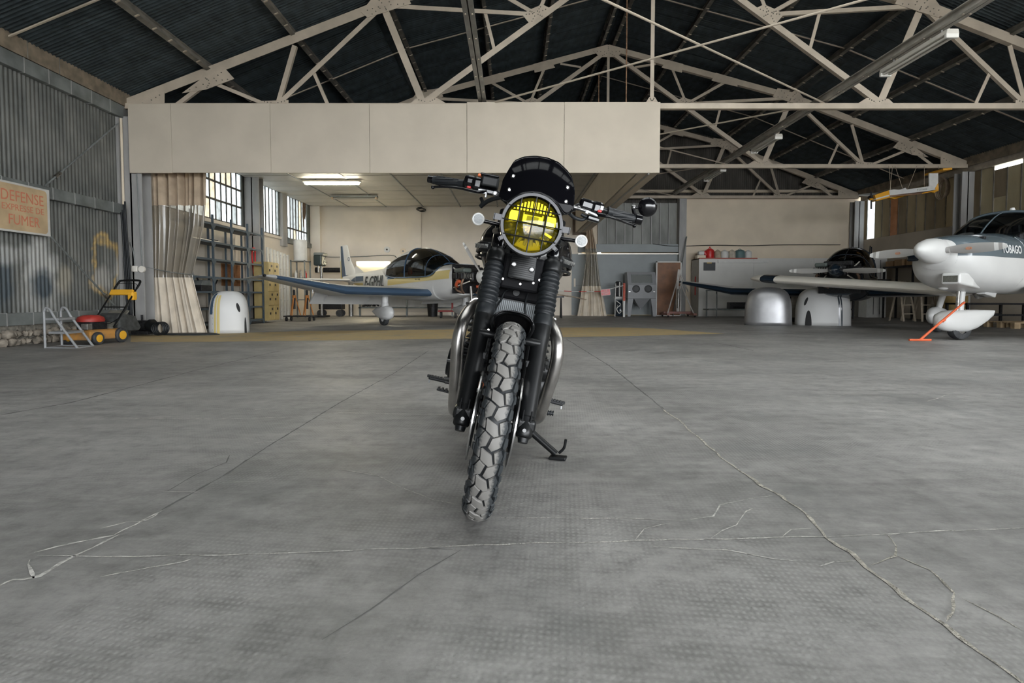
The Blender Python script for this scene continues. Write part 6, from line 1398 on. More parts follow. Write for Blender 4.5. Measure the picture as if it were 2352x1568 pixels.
MB().box((-.14,-.22,.21), (.12,.08,.34)).build('engine', M_eng, mw, bevel=0.02)
MB().lathe([(.17,.0),(.175,.03),(.16,.07),(.10,.10),(.0,.105)], 24, Matrix.Translation((-.02,-.08,.335)) @ Matrix.Diagonal((1.0,1.1,1,1))).build('engine_cover', mat('dusty_red_cover', (0.38,0.035,0.025), 0.5, var=0.2, scale=8), mw, smooth=50)
for k in range(6):
    a_ = k*PI/3; MB().bar((-.02+.03*math.cos(a_),-.08+.03*math.sin(a_),.438), (-.02+.09*math.cos(a_),-.08+.09*math.sin(a_),.434), .012, .006).build('cover_vent', M_eng, mw)
MB().box((.02,-.30,.22), (.13,-.21,.31)).build('silencer', M_alu, mw, bevel=0.01)
MB().loft([[Vector((x, .22+.10*t_, .16)) if j < 2 else Vector((x, .22+.02*t_, .16+h)) for j, x in enumerate((-.22,.20,.18,-.20))] for t_, h in ((0,.25),(4,.30))]+[[Vector((-.2,.70,.20)), Vector((.18,.70,.20)), Vector((.15,.62,.40)), Vector((-.17,.62,.40))]]).build('grass_bag', mat('dark_bag_cloth', (0.045,0.047,0.045), 0.8, var=0.3, scale=15), mw, bevel=0.03, seg=3)
MB().loft([[Vector((-.2,.12,.24)), Vector((.17,.12,.24)), Vector((.17,.10,.20)), Vector((-.2,.10,.20))], [Vector((-.19,.48,.50)), Vector((.16,.48,.50)), Vector((.16,.47,.47)), Vector((-.19,.47,.47))]]).build('discharge_flap', mat('olive_flap', (0.17,0.16,0.13), 0.8, var=0.2), mw, bevel=0.01)
hl = lambda s, t_: Vector((s*.20-.02, .12+.50*t_, .24+.62*t_))
for s in (-1, 1): MB().tube(hl(s,0), hl(s,1), 0.013, n=8).build('handle_tube', M_satin, mw, smooth=40)
MB().path(smooth_pts([hl(-1,1), hl(-1,1.16)+Vector((0.01,0,0)), hl(-1,1.2)+Vector((0.05,0,0)), hl(1,1.2)+Vector((-0.05,0,0)), hl(1,1.12), hl(1,0.98)]), 0.017, 8).build('handle_grip', M_satin, mw, smooth=50)
MB().tube(hl(-1,.50), hl(1,.50), 0.010, n=8).build('handle_cross_tube', M_satin, mw, smooth=40)
MB().path(smooth_pts([hl(-1,1.05), hl(-1,1.1)+Vector((.05,-.03,.01)), hl(1,1.1)+Vector((-.05,-.03,.01)), hl(1,1.02)]), 0.005, 6).build('brake_bail', M_satin, mw, smooth=50)
MB().loft([[p+Vector((0,0,dz)) for p, dz in ((hl(-1,.80),0),(hl(1,.80),0),(hl(1,.90),.01),(hl(-1,.90),.01))], [p+Vector((0,-.03,dz)) for p, dz in ((hl(-1,.80),.02),(hl(1,.80),.02),(hl(1,.90),.04),(hl(-1,.90),.04))]]).build('control_panel', M_ye, mw, bevel=0.01)
MB().box((.10,.50,.66), (.20,.60,.80)).build('control_box', M_ye, mw, bevel=0.02)
MB().path(smooth_pts([hl(1,.9), Vector((.15,.35,.45)), Vector((.16,.05,.30)), Vector((.05,-.05,.36))]), 0.006, 6).build('control_cable', M_satin, mw)
# ---------------- dark pump and mat at the column foot
pm = thing('water_pump', 'small black pump with coiled hose at the foot of the column', 'pump', (-6.62,10.42,0))
MB().box((-.28,-.14,.03), (.02,.14,.09)).build('base', M_eng, pm, bevel=.01); MB().tube((-.26,0,.18), (-.06,0,.18), .10, n=16).build('motor', M_eng, pm, smooth=40)
MB().tube((-.02,0,.18), (.05,0,.18), .12, n=18).build('fan_housing', M_plast, pm, smooth=40); MB().tube((-.16,0,.28), (-.16,0,.38), .02, n=8).build('pipe_stub', M_eng, pm)
MB().tube((-.25,-.02,.03), (.0,-.02,.03), .012, n=8).build('skid_tube', M_alu, pm)
for k in range(4): MB().path([(.16+.11*math.cos(t_*PI/10), .05*k-.06, .13+.11*math.sin(t_*PI/10)) for t_ in range(20)], .014, 6, closed=True).build('hose_coil', M_rubber, pm, smooth=50)
mt = MB(); mt.loft([[Vector((x*s+0.015*math.sin(k*2.1+i), y*s, z)) for i, (x, y) in enumerate([(.52*math.cos(2*PI*j/22), .20*math.sin(2*PI*j/22)) for j in range(22)])] for k, (s, z) in enumerate(((1,0),(1,.015),(.9,.03),(.6,.032),(.2,.028)))])
tag(mt.build('folded_tarpaulin', mat('dark_tarpaulin', (0.025,0.03,0.032), 0.6, bump=0.5, bscale=20), None, smooth=50, loc=(-6.0,10.62,0.0)), 'folded dark tarpaulin lying on the floor under the curtain', 'tarpaulin')
# ---------------- curtains with a clear strip
def vinyl():
    m = bpy.data.materials.new('yellowed_clear_vinyl'); m.use_nodes = True; n = m.node_tree; n.nodes.clear(); L = n.links.new
    o = n.nodes.new('ShaderNodeOutputMaterial'); t = n.nodes.new('ShaderNodeBsdfTransparent'); t.inputs[0].default_value = (0.72,0.68,0.60,1)
    d = n.nodes.new('ShaderNodeBsdfDiffuse'); d.inputs[0].default_value = (0.33,0.295,0.24,1); g = n.nodes.new('ShaderNodeBsdfGlossy'); g.inputs['Roughness'].default_value = 0.12
    x = n.nodes.new('ShaderNodeMixShader'); x.inputs[0].default_value = 0.6; L(t.outputs[0], x.inputs[1]); L(d.outputs[0], x.inputs[2])
    y = n.nodes.new('ShaderNodeMixShader'); y.inputs[0].default_value = 0.035; L(x.outputs[0], y.inputs[1]); L(g.outputs[0], y.inputs[2]); L(y.outputs[0], o.inputs[0]); return m
M_vin = vinyl(); M_cant = mat('tan_canvas', (0.44,0.345,0.25), 0.85, var=0.12, scale=5, bump=0.2); M_canb = mat('cream_canvas', (0.66,0.585,0.48), 0.85, var=0.12, scale=3, bump=0.2)
def curtain(label, Y, rows, zones, np, amp, rope=None, zfloor=None):
    """rows: (py, x left, x right) outline in the photo at depth Y; zones: (material, py0, py1, name)"""
    P = []
    for py, l, r in rows: A = at(l, py, Y); B = at(r, py, Y); P.append((A.z, A.x, B.x))
    P.sort()
    def ed(z):
        for (za, la, ra), (zb_, lb, rb) in zip(P[:-1], P[1:]):
            if za <= z <= zb_: t_ = (z-za)/(zb_-za); return la+(lb-la)*t_, ra+(rb-ra)*t_
        return (P[0][1:] if z < P[0][0] else P[-1][1:])
    root = thing('strip_curtain', label, 'curtain', ((P[0][1]+P[0][2])/2, Y, 0)); ox = root.location.x
    rnd = random.Random(int(Y*10)); ph = [rnd.uniform(0,6.28) for _ in range(6)]
    zmin = P[0][0]; zmax = P[-1][0]
    def fn(z):
        def f(u, z=z):
            l, r = ed(z); k = (z-zmin)/(zmax-zmin); w_ = r-l
            fold = math.sin(2*PI*np*u+ph[0]+0.7*math.sin(3*u+ph[1])) + 0.5*math.sin(2*PI*np*1.7*u+ph[2]+1.5*k) + 0.35*math.sin(2*PI*np*0.45*u+ph[3]-2*k)
            a_ = amp*(0.55+0.45*abs(k-0.35)+0.25*k)
            x = l+w_*u+0.25*a_*math.cos(2*PI*np*u+ph[0])
            return (x-ox, a_*fold, z)
        return f
    for m_, p0, p1, nm in zones:
        z1 = at(rows[0][1], p0, Y).z; z0 = at(rows[0][1], p1, Y).z
        if zfloor is not None and p1 >= rows[-1][0]-1: z0 = zfloor
        MB().grid(170, 26, lambda u, v: fn(z0+(z1-z0)*v)(u)).build(nm, m_, root, smooth=70)
    if rope:
        py, = rope; z = at(400, py, Y).z; l, r = ed(z)
        MB().path([(l-ox-0.03, -amp*0.9, z+0.14)]+[(l-ox+(r-l)*t_/8, -amp*1.5, z+0.14*(1-t_/8)**1.5) for t_ in range(9)]+[(r-ox+0.02, 0, z)], 0.008, 6).build('tie_rope', M_girt, root)
    return root
curtain('tall pleated curtain with clear middle strip, tied back beside the grey column', D1+0.22, [(392,336,475),(470,338,474),(520,340,470),(580,342,456),(620,343,446),(632,343,443),(660,344,450),(700,345,460),(764,346,478)],
        [(M_cant,392,472,'canvas_top'), (M_vin,472,637,'clear_strip'), (M_canb,637,766,'canvas_hem')], 7, 0.06, (630,), 0.005)
curtain('narrow gathered curtain with clear strip in front of the grey sliding doors', 20.2, [(500,1349,1358),(530,1347,1361),(560,1344,1368),(600,1345,1372),(655,1337,1379),(690,1332,1387),(724,1326,1393)],
        [(M_cant,500,571,'canvas_top'), (M_vin,571,657,'clear_strip'), (M_canb,657,724,'canvas_hem')], 4, 0.07, None, 0.005)
# ---------------- blue shelving along the wall
M_sh = mat('blue_grey_steel', (0.075,0.105,0.135), 0.45, metal=0.2)
M_board = mat('grey_shelf_board', (0.14,0.155,0.165), 0.6)
sh = thing('steel_shelving', 'blue steel shelving bolted along the left workshop wall', 'shelving', (-6.62,12.66,0))
YS = [-0.86, 0.0, 0.84, 1.66, 2.50]; ZS = [0.12,0.46,0.83,1.15,1.55,1.93,2.33]
for y in YS:
    for x in (0.0, -0.55): MB().box((x-.02,y-.02,0), (x+.02,y+.02,2.52 if x == 0 else 2.38)).build('upright', M_sh, sh)
for ya, yb in zip(YS[:-1], YS[1:]):
    for z in ZS:
        MB().box((-.55,ya+.02,z-.018), (.0,yb-.02,z)).build('shelf', M_board, sh)
        MB().box((-.012,ya+.02,z-.04), (.012,yb-.02,z+.002)).build('shelf_edge', M_sh, sh)
        for yy, s in ((ya+.02,1),(yb-.02,-1)): MB().prism([(0,0),(s*.10,0),(0,-.12)], -.004, .004, basis((.016,yy,z-.02), (0,1,0), (0,0,1), (1,0,0) if True else None)).build('gusset', M_sh, sh)
# things on the shelves
def on_shelf(y, z, x=-0.3): return (-6.62+x, 12.66+y, z)
bt = thing('tool_box', 'black open crate with a curved handle on the lower blue shelf', 'box', on_shelf(-0.30,1.151,-0.25) if False else on_shelf(-0.20,0.831,-0.22))
MB().box((-.17,-.22,0), (.17,.22,.13)).build('crate', M_eng, bt, bevel=.01); MB().prism([(-.22,.13),(-.15,.23),(.15,.24),(.22,.13)], -.16, .16, basis((0,0,0), (0,1,0), (0,0,1), (1,0,0))).build('tray', M_girt, bt)
MB().path(smooth_pts([(.05,-.10,.13),(.06,-.12,.2),(.06,-.18,.28)]), .018, 8).build('handle', M_eng, bt, smooth=50)
yt = thing('clamp_stand', 'small dark Y-shaped stand on the lower blue shelf', 'stand', on_shelf(0.45,0.831,-0.2))
MB().tube((0,0,0), (0,0,.16), .012, n=8).build('stem', M_eng, yt); MB().path([(0,0,.16),(0,.09,.26)], .016, 8).build('arm', M_eng, yt); MB().path([(0,0,.16),(0,-.08,.25)], .014, 8).build('arm', M_eng, yt); MB().box((-.05,-.05,0),(.05,.05,.01)).build('foot', M_eng, yt)
for k in range(2):
    tag(MB().tube((-6.72-0.05*(k%2),12.0,1.951+.022*(k//2)), (-6.70-0.05*(k%2),13.1,1.951+.022*(k//2)), .018, n=10).build('steel_tube', M_disc, None, smooth=40), ('front' if k == 0 else 'rear')+' bright steel tube lying on the second shelf from the top', 'tube', 'steel tubes on the shelf')
tag(MB().box((-6.95,13.0,2.0), (-6.80,13.25,2.08)).build('black_case', M_eng, None, bevel=.01), 'black case at the end of the steel tubes on the shelf', 'case').location = (0,0,-0.069)
# cork boards, red hose, white boards on the wall behind
M_cork = mat('brown_cork', (0.30,0.135,0.055), 0.9, var=0.2, scale=12)
tag(MB().box((XL+.005,14.35,1.16), (XL+.03,15.3,1.54)).build('cork_board', M_cork), 'upper brown cork panel on the wall behind the shelving', 'panel')
tag(MB().box((XL+.005,14.35,0.98), (XL+.03,15.3,1.14)).build('cork_board', M_cork), 'lower brown cork strip on the wall behind the shelving', 'panel')
rh = thing('fire_hose', 'red hose loop hanging at the end of the blue shelving', 'hose', (-6.95,15.32,1.75))
MB().path(smooth_pts([(0,0.05,-0.45),(0,-0.05,0.0),(0,-.02,.2),(0,.06,.26),(0,.14,.2),(0,.13,.0),(0,.14,-.3)]), .022, 8).build('hose', M_red, rh, smooth=50); MB().box((-.05,.0,.16),(.0,.08,.2)).build('bracket', M_eng, rh)
# yellow lockers
M_lk = mat('ochre_locker', (0.46,0.35,0.15), 0.5, var=0.1, scale=3)
lk = thing('locker_unit', 'ochre yellow locker unit beside the blue shelving', 'locker', (-6.88,15.19,0))
MB().box((0,0,0.06), (.38,.70,1.63)).build('body', M_lk, lk, bevel=.005)
for i in range(2):
    for j in range(4):
        y0, z0 = .012+.345*i, .08+.385*j
        d = MB().box((.38,y0,z0), (.395,y0+.33,z0+.37)).build('door', M_lk, lk, bevel=.004); MB().box((.395,y0+.04,z0+.14), (.41,y0+.09,z0+.20)).build('latch', M_eng, d); MB().box((.395,y0+.16,z0+.26), (.398,y0+.24,z0+.32)).build('number_plate', M_eng, d)
# white slatted rack
rk = thing('white_rack', 'tall white painted slatted rack leaning between lockers and jacks', 'rack', (-7.05,16.42,0))
M_wr = mat('white_wood_paint', (0.66,0.655,0.63), 0.55, var=0.05)
for k in range(7): MB().box((-.03,.25*k,0), (.02,.25*k+.10,2.12-.02*k)).build('slat', M_wr, rk)
for z in (.25,.6,.95,1.3,1.55,1.95):
    for k in range(6): MB().tube((-.01,.25*k+.10,z), (-.01,.25*k+.25,z), .014, n=6).build('rung', M_wr, rk)
# water heater on its stand, drill press, duct
wh = thing('water_heater', 'white cylinder tank on a steel frame near the far left corner', 'tank', (-6.85,18.5,0))
for x in (-.22,.22):
    for y in (-.25,.25): MB().box((x-.02,y-.02,0), (x+.02,y+.02,1.86)).build('frame_leg', M_girt, wh)
for z in (1.84,1.30,.6): MB().box((-.24,-.27,z-.02), (.24,.27,z+.0)).build('frame_shelf', M_girt, wh)
MB().lathe([(0,1.84),(.20,1.85),(.21,1.88),(.21,2.46),(.19,2.52),(0,2.53)], 28, None).build('tank', M_wr, wh, smooth=40)
for k, (x, y, c) in enumerate(((-.12,-.1,M_wr),(.05,-.12,M_alu),(.12,.1,M_red),(-.02,.08,M_wr))):
    b_ = tag(MB().lathe([(0,0),(.04,0),(.042,.14),(.016,.19),(.016,.23),(0,.23)], 14, None).build('bottle', c, None, smooth=40, loc=(-6.85+x,18.5+y,1.302)), ('white squat bottle at the back of the tank frame','grey bottle at the front of the tank frame','red bottle on the right of the tank frame','white bottle in the middle of the tank frame')[k], 'bottle', 'bottles under the tank')
dp = thing('drill_press', 'dark green pillar drill in the far left corner', 'drill', (-6.45,19.2,0))
MB().box((-.22,-.28,0), (.22,.28,.06)).build('base', M_eng, dp, bevel=.01); MB().tube((0,.1,.06), (0,.1,2.1), .045, n=14).build('column', M_alu, dp, smooth=40)
MB().box((-.14,-.28,1.72), (.14,.24,2.08)).build('head', mat('dark_green_enamel', (0.03,0.045,0.045), 0.4), dp, bevel=.05, seg=3); MB().tube((0,-.18,1.5), (0,-.18,1.74), .03, n=12).build('spindle', M_alu, dp); MB().box((-.2,-.32,1.15), (.2,.1,1.19)).build('table', M_eng, dp, bevel=.01)
for k in range(3): MB().tube((.14,-.1,1.85), (.22,-.1+.16*math.cos(k*2.1),1.85+.16*math.sin(k*2.1)), .01, n=6).build('feed_handle', M_alu, dp)
MB().box((-.16,-.2,2.06), (.16,.3,2.16)).build('belt_cover', M_girt, dp, bevel=.03)
du = thing('extractor_duct', 'black pipe with a grey elbow turning down by the back wall', 'duct', (-6.9,20.0,1.62))
MB().tube((.1,0,0), (.95,0,0), .085, n=18).build('pipe', M_eng, du, smooth=40); MB().path(smooth_pts([(.95,0,0),(1.12,0,-.02),(1.22,0,-.12),(1.24,0,-.3),(1.24,0,-1.62)],5), .085, 18).build('elbow', M_alu, du, smooth=60); MB().tube((.02,0,0),(.12,0,0),.10,n=18).build('collar', M_eng, du, smooth=40)
# orange jacks
M_jo = mat('orange_jack', (0.50,0.20,0.05), 0.5)
tr = thing('jack_trolley', 'low dark trolley carrying the orange jacks', 'trolley', at(690,730,16.4) * 1); tr.location.z = 0
MB().box((-.40,-.25,.12), (.40,.25,.16)).build('platform', M_eng, tr, bevel=.01)
for x in (-.33,.33):
    for y in (-.18,.18): MB().tube((x-.02,y,.06), (x+.02,y,.06), .06, n=14).build('castor', M_eng, tr, smooth=40)
for k, dx in enumerate((-.17,.20)):
    j = thing('tripod_jack', ('left' if k == 0 else 'right')+' orange tripod jack on the dark trolley', 'jack', (tr.location.x+dx, tr.location.y, .161), group='orange jacks')
    for q in range(3):
        a_ = q*2*PI/3+0.5; MB().tube((.17*math.cos(a_),.17*math.sin(a_),0), (.03*math.cos(a_),.03*math.sin(a_),.55), .016, n=8).build('leg', M_jo, j, smooth=40)
    MB().tube((0,0,.18), (0,0,.72), .035, n=12).build('ram', M_eng, j, smooth=40); MB().tube((0,0,.5), (0,0,.58), .055, n=12).build('collar', M_jo, j, smooth=40); MB().ball((0,0,.74), .03).build('cup', M_disc, j)
# back wall fittings
for px, py, r, m_, lb in ((889,573,.11,M_wr,'round white vent on the back wall above the tail'), (926,577,.115,M_beige,'round tan cover on the back wall above the cabin')):
    p = at(px, py, D3+0.09); t = thing('wall_vent', lb, 'vent', (p.x, D3+0.098, p.z)); MB().tube((0,0,0), (0,-.03,0), r, n=24).build('plate', m_, t, smooth=40); MB().lathe([(r*.25,.032),(r*.3,.04),(r*.15,.045),(0,.045)], 16, basis((0,0,0), (1,0,0), (0,0,1), (0,-1,0))).build('boss', M_eng if m_ is M_wr else M_girt, t)
cp = [at(x, y, D3+0.06) for x, y in ((722,586),(760,590),(830,589),(880,586),(905,587),(912,594))]
tag(MB().path(smooth_pts(cp), .014, 6).build('wall_cable', M_girt, None, smooth=50), 'dark cable running along the white back wall behind the tail', 'cable')
cp = [at(x, y, D3+0.05) for x, y in ((1500,560),(1548,565),(1640,563),(1720,564),(1800,562),(1930,562))]
tag(MB().path(smooth_pts(cp), .013, 6).build('wall_cable', M_eng, None, smooth=50), 'black cable running along the beige back wall above the cans', 'cable')
lp = thing('bench_lamp', 'glowing tube lamp with wide reflector over the workbench behind the tail', 'lamp', at(858,615,D3-0.03))
MB().loft([[Vector((x,-.02,.24)), Vector((x,.10,.24)), Vector((x,.12,-.42)), Vector((x,.10,-.42))] for x in (-.62,.62)]).build('reflector', mat('cream_reflector', (0.80,0.74,0.58), 0.5), lp)
MB().tube((-.58,-.02,.17), (.58,-.02,.17), .022, n=10).build('tube', mat('lit_tube', (1,0.95,0.8), 0.4, emit=(1.0,0.90,0.66), estr=22.0), lp, smooth=40)
cl = thing('cable_coil', 'small coil of black cable hanging under the workshop ceiling', 'cable', at(968,480,D3-0.02))
for k in range(5): MB().path([(.13*math.cos(t_*PI/8)+.02*k-.05, -.02, .06*math.sin(t_*PI/8)-.01*k) for t_ in range(16)], .008, 6, closed=True).build('loop', M_eng, cl)
# bench behind the aircraft
wbn = thing('workbench', 'long pale workbench against the white back wall behind the aircraft', 'workbench', (-4.3,20.3,0))
MB().box((-1.15,-.35,.84), (2.9,.4,.90)).build('top', M_wr, wbn); MB().box((-1.15,.3,.30), (2.9,.38,.84)).build('back_panel', M_wr, wbn)
for x in (-1.05,.6,2.2,2.8): MB().box((x-.03,-.3,0), (x+.03,-.24,.84)).build('leg', M_girt, wbn)
MB().box((-1.1,-.3,.28), (2.8,.2,.32)).build('lower_shelf', M_girt, wbn)
tc_ = thing('tool_trolley', 'dark red and black tool trolley under the workbench', 'trolley', (-6.6,19.75,0))
MB().box((-.05,-.2,.25), (.75,.2,.5)).build('body', M_eng, tc_, bevel=.02); MB().box((.1,-.18,.5), (.6,.18,.62)).build('drawer', mat('dull_red', (0.26,0.03,0.03), 0.5), tc_, bevel=.01)
for x in (0,.65):
    for y in (-.15,.15): MB().tube((x,y-.02,.12), (x,y+.02,.12), .12, n=16).build('wheel', M_tyr, tc_, smooth=40)
jb = thing('engine_part', 'dark heap of engine tubing on the bench lower shelf', 'engine part', (-5.0,20.15,.321))
for k in range(7): MB().path(smooth_pts([(random.uniform(-.3,.3),random.uniform(-.1,.1),.03),(random.uniform(-.2,.2),random.uniform(-.1,.1),.2),(random.uniform(-.3,.3),random.uniform(-.1,.1),.04)]), .03, 8).build('tube', M_eng, jb, smooth=50)
bn = thing('waste_bin', 'tall black bin standing under the engine by the back wall', 'bin', (-2.75,19.7,0))
MB().lathe([(0,0),(.16,0),(.20,.56),(.215,.56),(.215,.6),(.19,.6),(.0,.02)], 24, None).build('bucket', M_eng, bn, smooth=40); MB().lathe([(.0,.64),(.21,.61),(.22,.59)],24,None).build('lid', M_eng, bn, smooth=40)
rt = thing('red_dolly', 'low red dolly with castors under the aircraft nose', 'dolly', (-2.1,18.6,0))
MB().box((-.3,-.2,.20), (.35,.2,.25)).build('deck', mat('dull_red', (0.26,0.03,0.03), 0.5), rt, bevel=.01); MB().box((.12,-.03,.25), (.18,.03,.75)).build('post', mat('dull_red', (0.26,0.03,0.03), 0.5), rt)
for x in (-.22,.25):
    for y in (-.13,.13): MB().tube((x-.02,y,.1), (x+.02,y,.1), .1, n=16).build('castor', M_tyr, rt, smooth=40)
# ---------------- engine cowlings standing on the floor
def cowl(label, px0, px1, Y, h, dep, m, tilt=0.0, group='engine cowlings on the floor'):
    a_, b_ = at(px0,740,Y).x, at(px1,740,Y).x; hw_ = (b_-a_)/2
    t = thing('engine_cowling', label, 'cowling', ((a_+b_)/2, Y+dep, 0), group=group)
    prof = [(0,1.0),(.35,.985),(.6,.95),(.78,.87),(.89,.74),(.96,.55),(.99,.36),(1.0,.15)]
    P = []
    def pt(u, z, k):        # u 0..1 round the front
        an = PI*(u); c, s = math.cos(an), math.sin(an)
        return Vector((-hw_*k*math.copysign(abs(c)**0.62, c)+tilt*z, -dep*(0.30+0.70*k)*abs(s)**0.62, z*h))
    prof = [(z, k) for z, k in prof]
    zz = smooth_pts([(z, k, 0) for z, k in prof], 4)
    MB().loft([[pt(i/36, q.x, q.y) for i in range(37)] for q in zz], cap=False, closed=False).build('shell', m, t, smooth=60, solid=0.012)
    def patch(u0, u1, z0, z1, off=0.012, poly=None):
        mb = MB()
        def f(u, v):
            z = z0+(z1-z0)*v; 
            for qa, qb in zip(zz[:-1], zz[1:]):
                if qa.x <= z <= qb.x: k = qa.y+(qb.y-qa.y)*(z-qa.x)/(qb.x-qa.x+1e-9); break
            else: k = zz[-1].y
            uu = u0+(u1-u0)*u
            if poly: uu = poly(u, v)
            p = pt(uu, z, k); return p+Vector((p.x-tilt*z, p.y, 0)).normalized()*off
        return mb.grid(8, 14, f)
    t['_p'] = 0; del t['_p']
    return t, patch
CR = math.radians
c1, pa = cowl('white engine cowling with yellow stripes beside the pleated curtain', 464, 550, 10.98, 0.82, 0.34, M_pw)
c1.rotation_euler.z = CR(22); pa(.33,.37,0.0,.90).build('yellow_stripe', M_py, c1); pa(.385,.43,0.0,.90).build('yellow_stripe', M_py, c1); pa(.20,.29,.45,.97).build('blue_patch', M_pb, c1)
pa(0,0,.50,.72, poly=lambda u, v: .60+.03*(2*u-1)*math.sqrt(max(0,1-(2*v-1)**2))+.03*(1-v)).build('oval_hole_shade', M_dark, c1)  # no hole cut: dark patch painted for the shade inside
pa(0,0,.0,.38, poly=lambda u, v: .76+.035*(2*u-1)*math.sqrt(max(0,1-v**2))).build('arched_hole_shade', M_dark, c1)
for k in range(6): p_ = 0.08+.14*k; pa(.295,.305,p_,p_+.012,.014).build('screw', M_eng, c1)
M_scowl = mat('silver_paint', (0.36,0.36,0.37), 0.38, metal=0.7, var=0.05)
c2, pa = cowl('silver grey engine cowling standing under the cream wing tip', 1730, 1832, 13.75, 0.93, 0.42, M_scowl)
c2.rotation_euler.z = CR(-22); pa(.40,.44,0,.93,.006).build('raised_ridge', M_scowl, c2); pa(.60,.63,0,.93,.006).build('raised_ridge', M_scowl, c2); pa(.84,.90,.14,.26,.008).build('round_hatch', M_scowl, c2)
c3, pa = cowl('white engine cowling with double navy stripe and arched cutout', 1852, 1968, 13.75, 0.93, 0.42, M_pw)
c3.rotation_euler.z = CR(-22); pa(.60,.622,0,.95).build('navy_stripe', M_pn, c3); pa(.634,.656,0,.95).build('navy_stripe', M_pn, c3)
pa(0,0,.52,.74, poly=lambda u, v: .30+.025*(2*u-1)*math.sqrt(max(0,1-(2*v-1)**2))+.03*v).build('oval_hole_shade', M_dark, c3)  # this and the arch below: hole shade painted as dark patches
pa(0,0,.0,.40, poly=lambda u, v: .37+.045*(2*u-1)*math.sqrt(max(0,1-v**2))).build('arched_hole_shade', M_dark, c3)
pa(.42,.435,0,.95,.006).build('raised_ridge', M_pw, c3)
# ================================================================ things on the right and along the back wall
M_bl = mat('grey_blue_cabinet', (0.27,0.275,0.285), 0.5, var=0.05, scale=3)
def flo(px, py, Y): p = at(px, py, Y); return Vector((p.x, Y, 0))
# blasting cabinet
bc = thing('blasting_cabinet', 'grey sandblasting cabinet with window and two glove ports', 'cabinet', flo(1470,720,20.1))
bw_ = .50; H = 1.55
MB().prism([(-.30,.62),(.30,.62),(.30,1.10),(.10,H),(-.30,H)], -bw_, bw_, basis((0,0,0), (0,-1,0), (0,0,1), (1,0,0)) ).build('body', M_bl, bc, bevel=.015)
MB().loft([[Vector((-.36,-.24,1.16)), Vector((.36,-.24,1.16)), Vector((.36,-.155,1.46)), Vector((-.36,-.155,1.46))], [Vector((-.36,-.29,1.165)), Vector((.36,-.29,1.165)), Vector((.36,-.165,1.465)), Vector((-.36,-.165,1.465))]]).build('window_frame', M_girt, bc, bevel=.01)
MB().loft([[Vector((-.31,-.288,1.20)), Vector((.31,-.288,1.20)), Vector((.31,-.19,1.42)), Vector((-.31,-.19,1.42))], [Vector((-.31,-.293,1.20)), Vector((.31,-.293,1.20)), Vector((.31,-.195,1.42)), Vector((-.31,-.195,1.42))]]).build('window_pane', mat('dusty_pane', (0.22,0.23,0.225), 0.2), bc)
for x in (-.21,.21): g = MB().lathe([(0,.0),(.10,.003),(.11,.02),(.13,.02),(.135,.0)], 24, basis((x,-.302,.96), (1,0,0), (0,0,1), (0,-1,0))).build('glove_port', M_plast, bc, smooth=30)
for x in (-.44,.42): MB().box((x-.03,-.31,.85), (x+.03,-.30,.87)).build('latch', M_disc, bc)
for s in (-1, 1):
    MB().loft([[Vector((s*.50,-.30,.62)), Vector((s*.30,-.30,.62)), Vector((s*.40,-.30,.0)), Vector((s*.50,-.30,.0))], [Vector((s*.50,-.27,.62)), Vector((s*.30,-.27,.62)), Vector((s*.40,-.27,.0)), Vector((s*.50,-.27,.0))]]).build('leg_panel', M_bl, bc)
    MB().box((s*.50-.03,.2,0), (s*.50+.03,.28,.62)).build('rear_leg', M_bl, bc)
MB().loft([[Vector((-.28,-.29,.62)), Vector((.28,-.29,.62)), Vector((.28,.25,.62)), Vector((-.28,.25,.62))], [Vector((-.05,-.09,.30)), Vector((.05,-.09,.30)), Vector((.05,.02,.30)), Vector((-.05,.02,.30))]]).build('hopper', M_bl, bc); MB().tube((0,-.04,.24),(0,-.04,.31),.045,n=12).build('drain', M_bl, bc)
# brown panel, hoist, gas bottle stand, barrier
pn = thing('brown_panel', 'brown hardboard door panel with white edging leaning by the column', 'panel', flo(1534,722,20.3))
MB().box((-.40,-.02,0), (.42,.02,1.90)).build('board', mat('brown_hardboard', (0.19,0.075,0.025), 0.5, var=0.25, scale=3), pn)
for lo, hi in (((-.44,-.03,0),(-.40,.03,1.94)), ((.42,-.03,0),(.46,.03,1.94)), ((-.44,-.03,1.90),(.46,.03,1.94)), ((-.44,-.03,0),(.46,.03,.03))): MB().box(lo, hi).build('edging', M_wr, pn)
M_hr = mat('dull_pink_steel', (0.34,0.17,0.145), 0.6, var=0.15); M_hg = mat('pale_hoist', (0.45,0.42,0.39), 0.5, var=0.15)
ho = thing('engine_hoist', 'engine hoist with pale mast on a dull red base', 'hoist', flo(1556,722,19.6))
MB().box((-.48,-.04,.10), (.52,.04,.18)).build('base_beam', M_hr, ho, bevel=.01); MB().box((-.48,-.45,.06), (-.38,.4,.13)).build('base_leg', M_hr, ho); MB().box((.42,-.45,.06), (.52,.4,.13)).build('base_leg', M_hr, ho)
MB().box((-.05,-.05,.18), (.05,.05,1.05)).build('mast', M_hg, ho); MB().bar((-.02,0,1.05), (.04,-.02,1.62), .09, .09).build('boom', M_hg, ho)
for p, q in (((-.42,-.3,.12),(-.02,0,1.25)), ((.46,-.3,.12),(.02,0,1.3)), ((.03,0,1.55),(.40,.1,.85))): MB().tube(p, q, .022, n=8).build('brace', M_hg, ho, smooth=40)
MB().tube((.0,-.08,.3), (.02,-.08,.95), .045, n=12).build('ram', M_alu, ho, smooth=40)
for x in (-.43,.47):
    for y in (-.4,.35): MB().tube((x-.02,y,.05), (x+.02,y,.05), .05, n=12).build('castor', M_eng, ho)
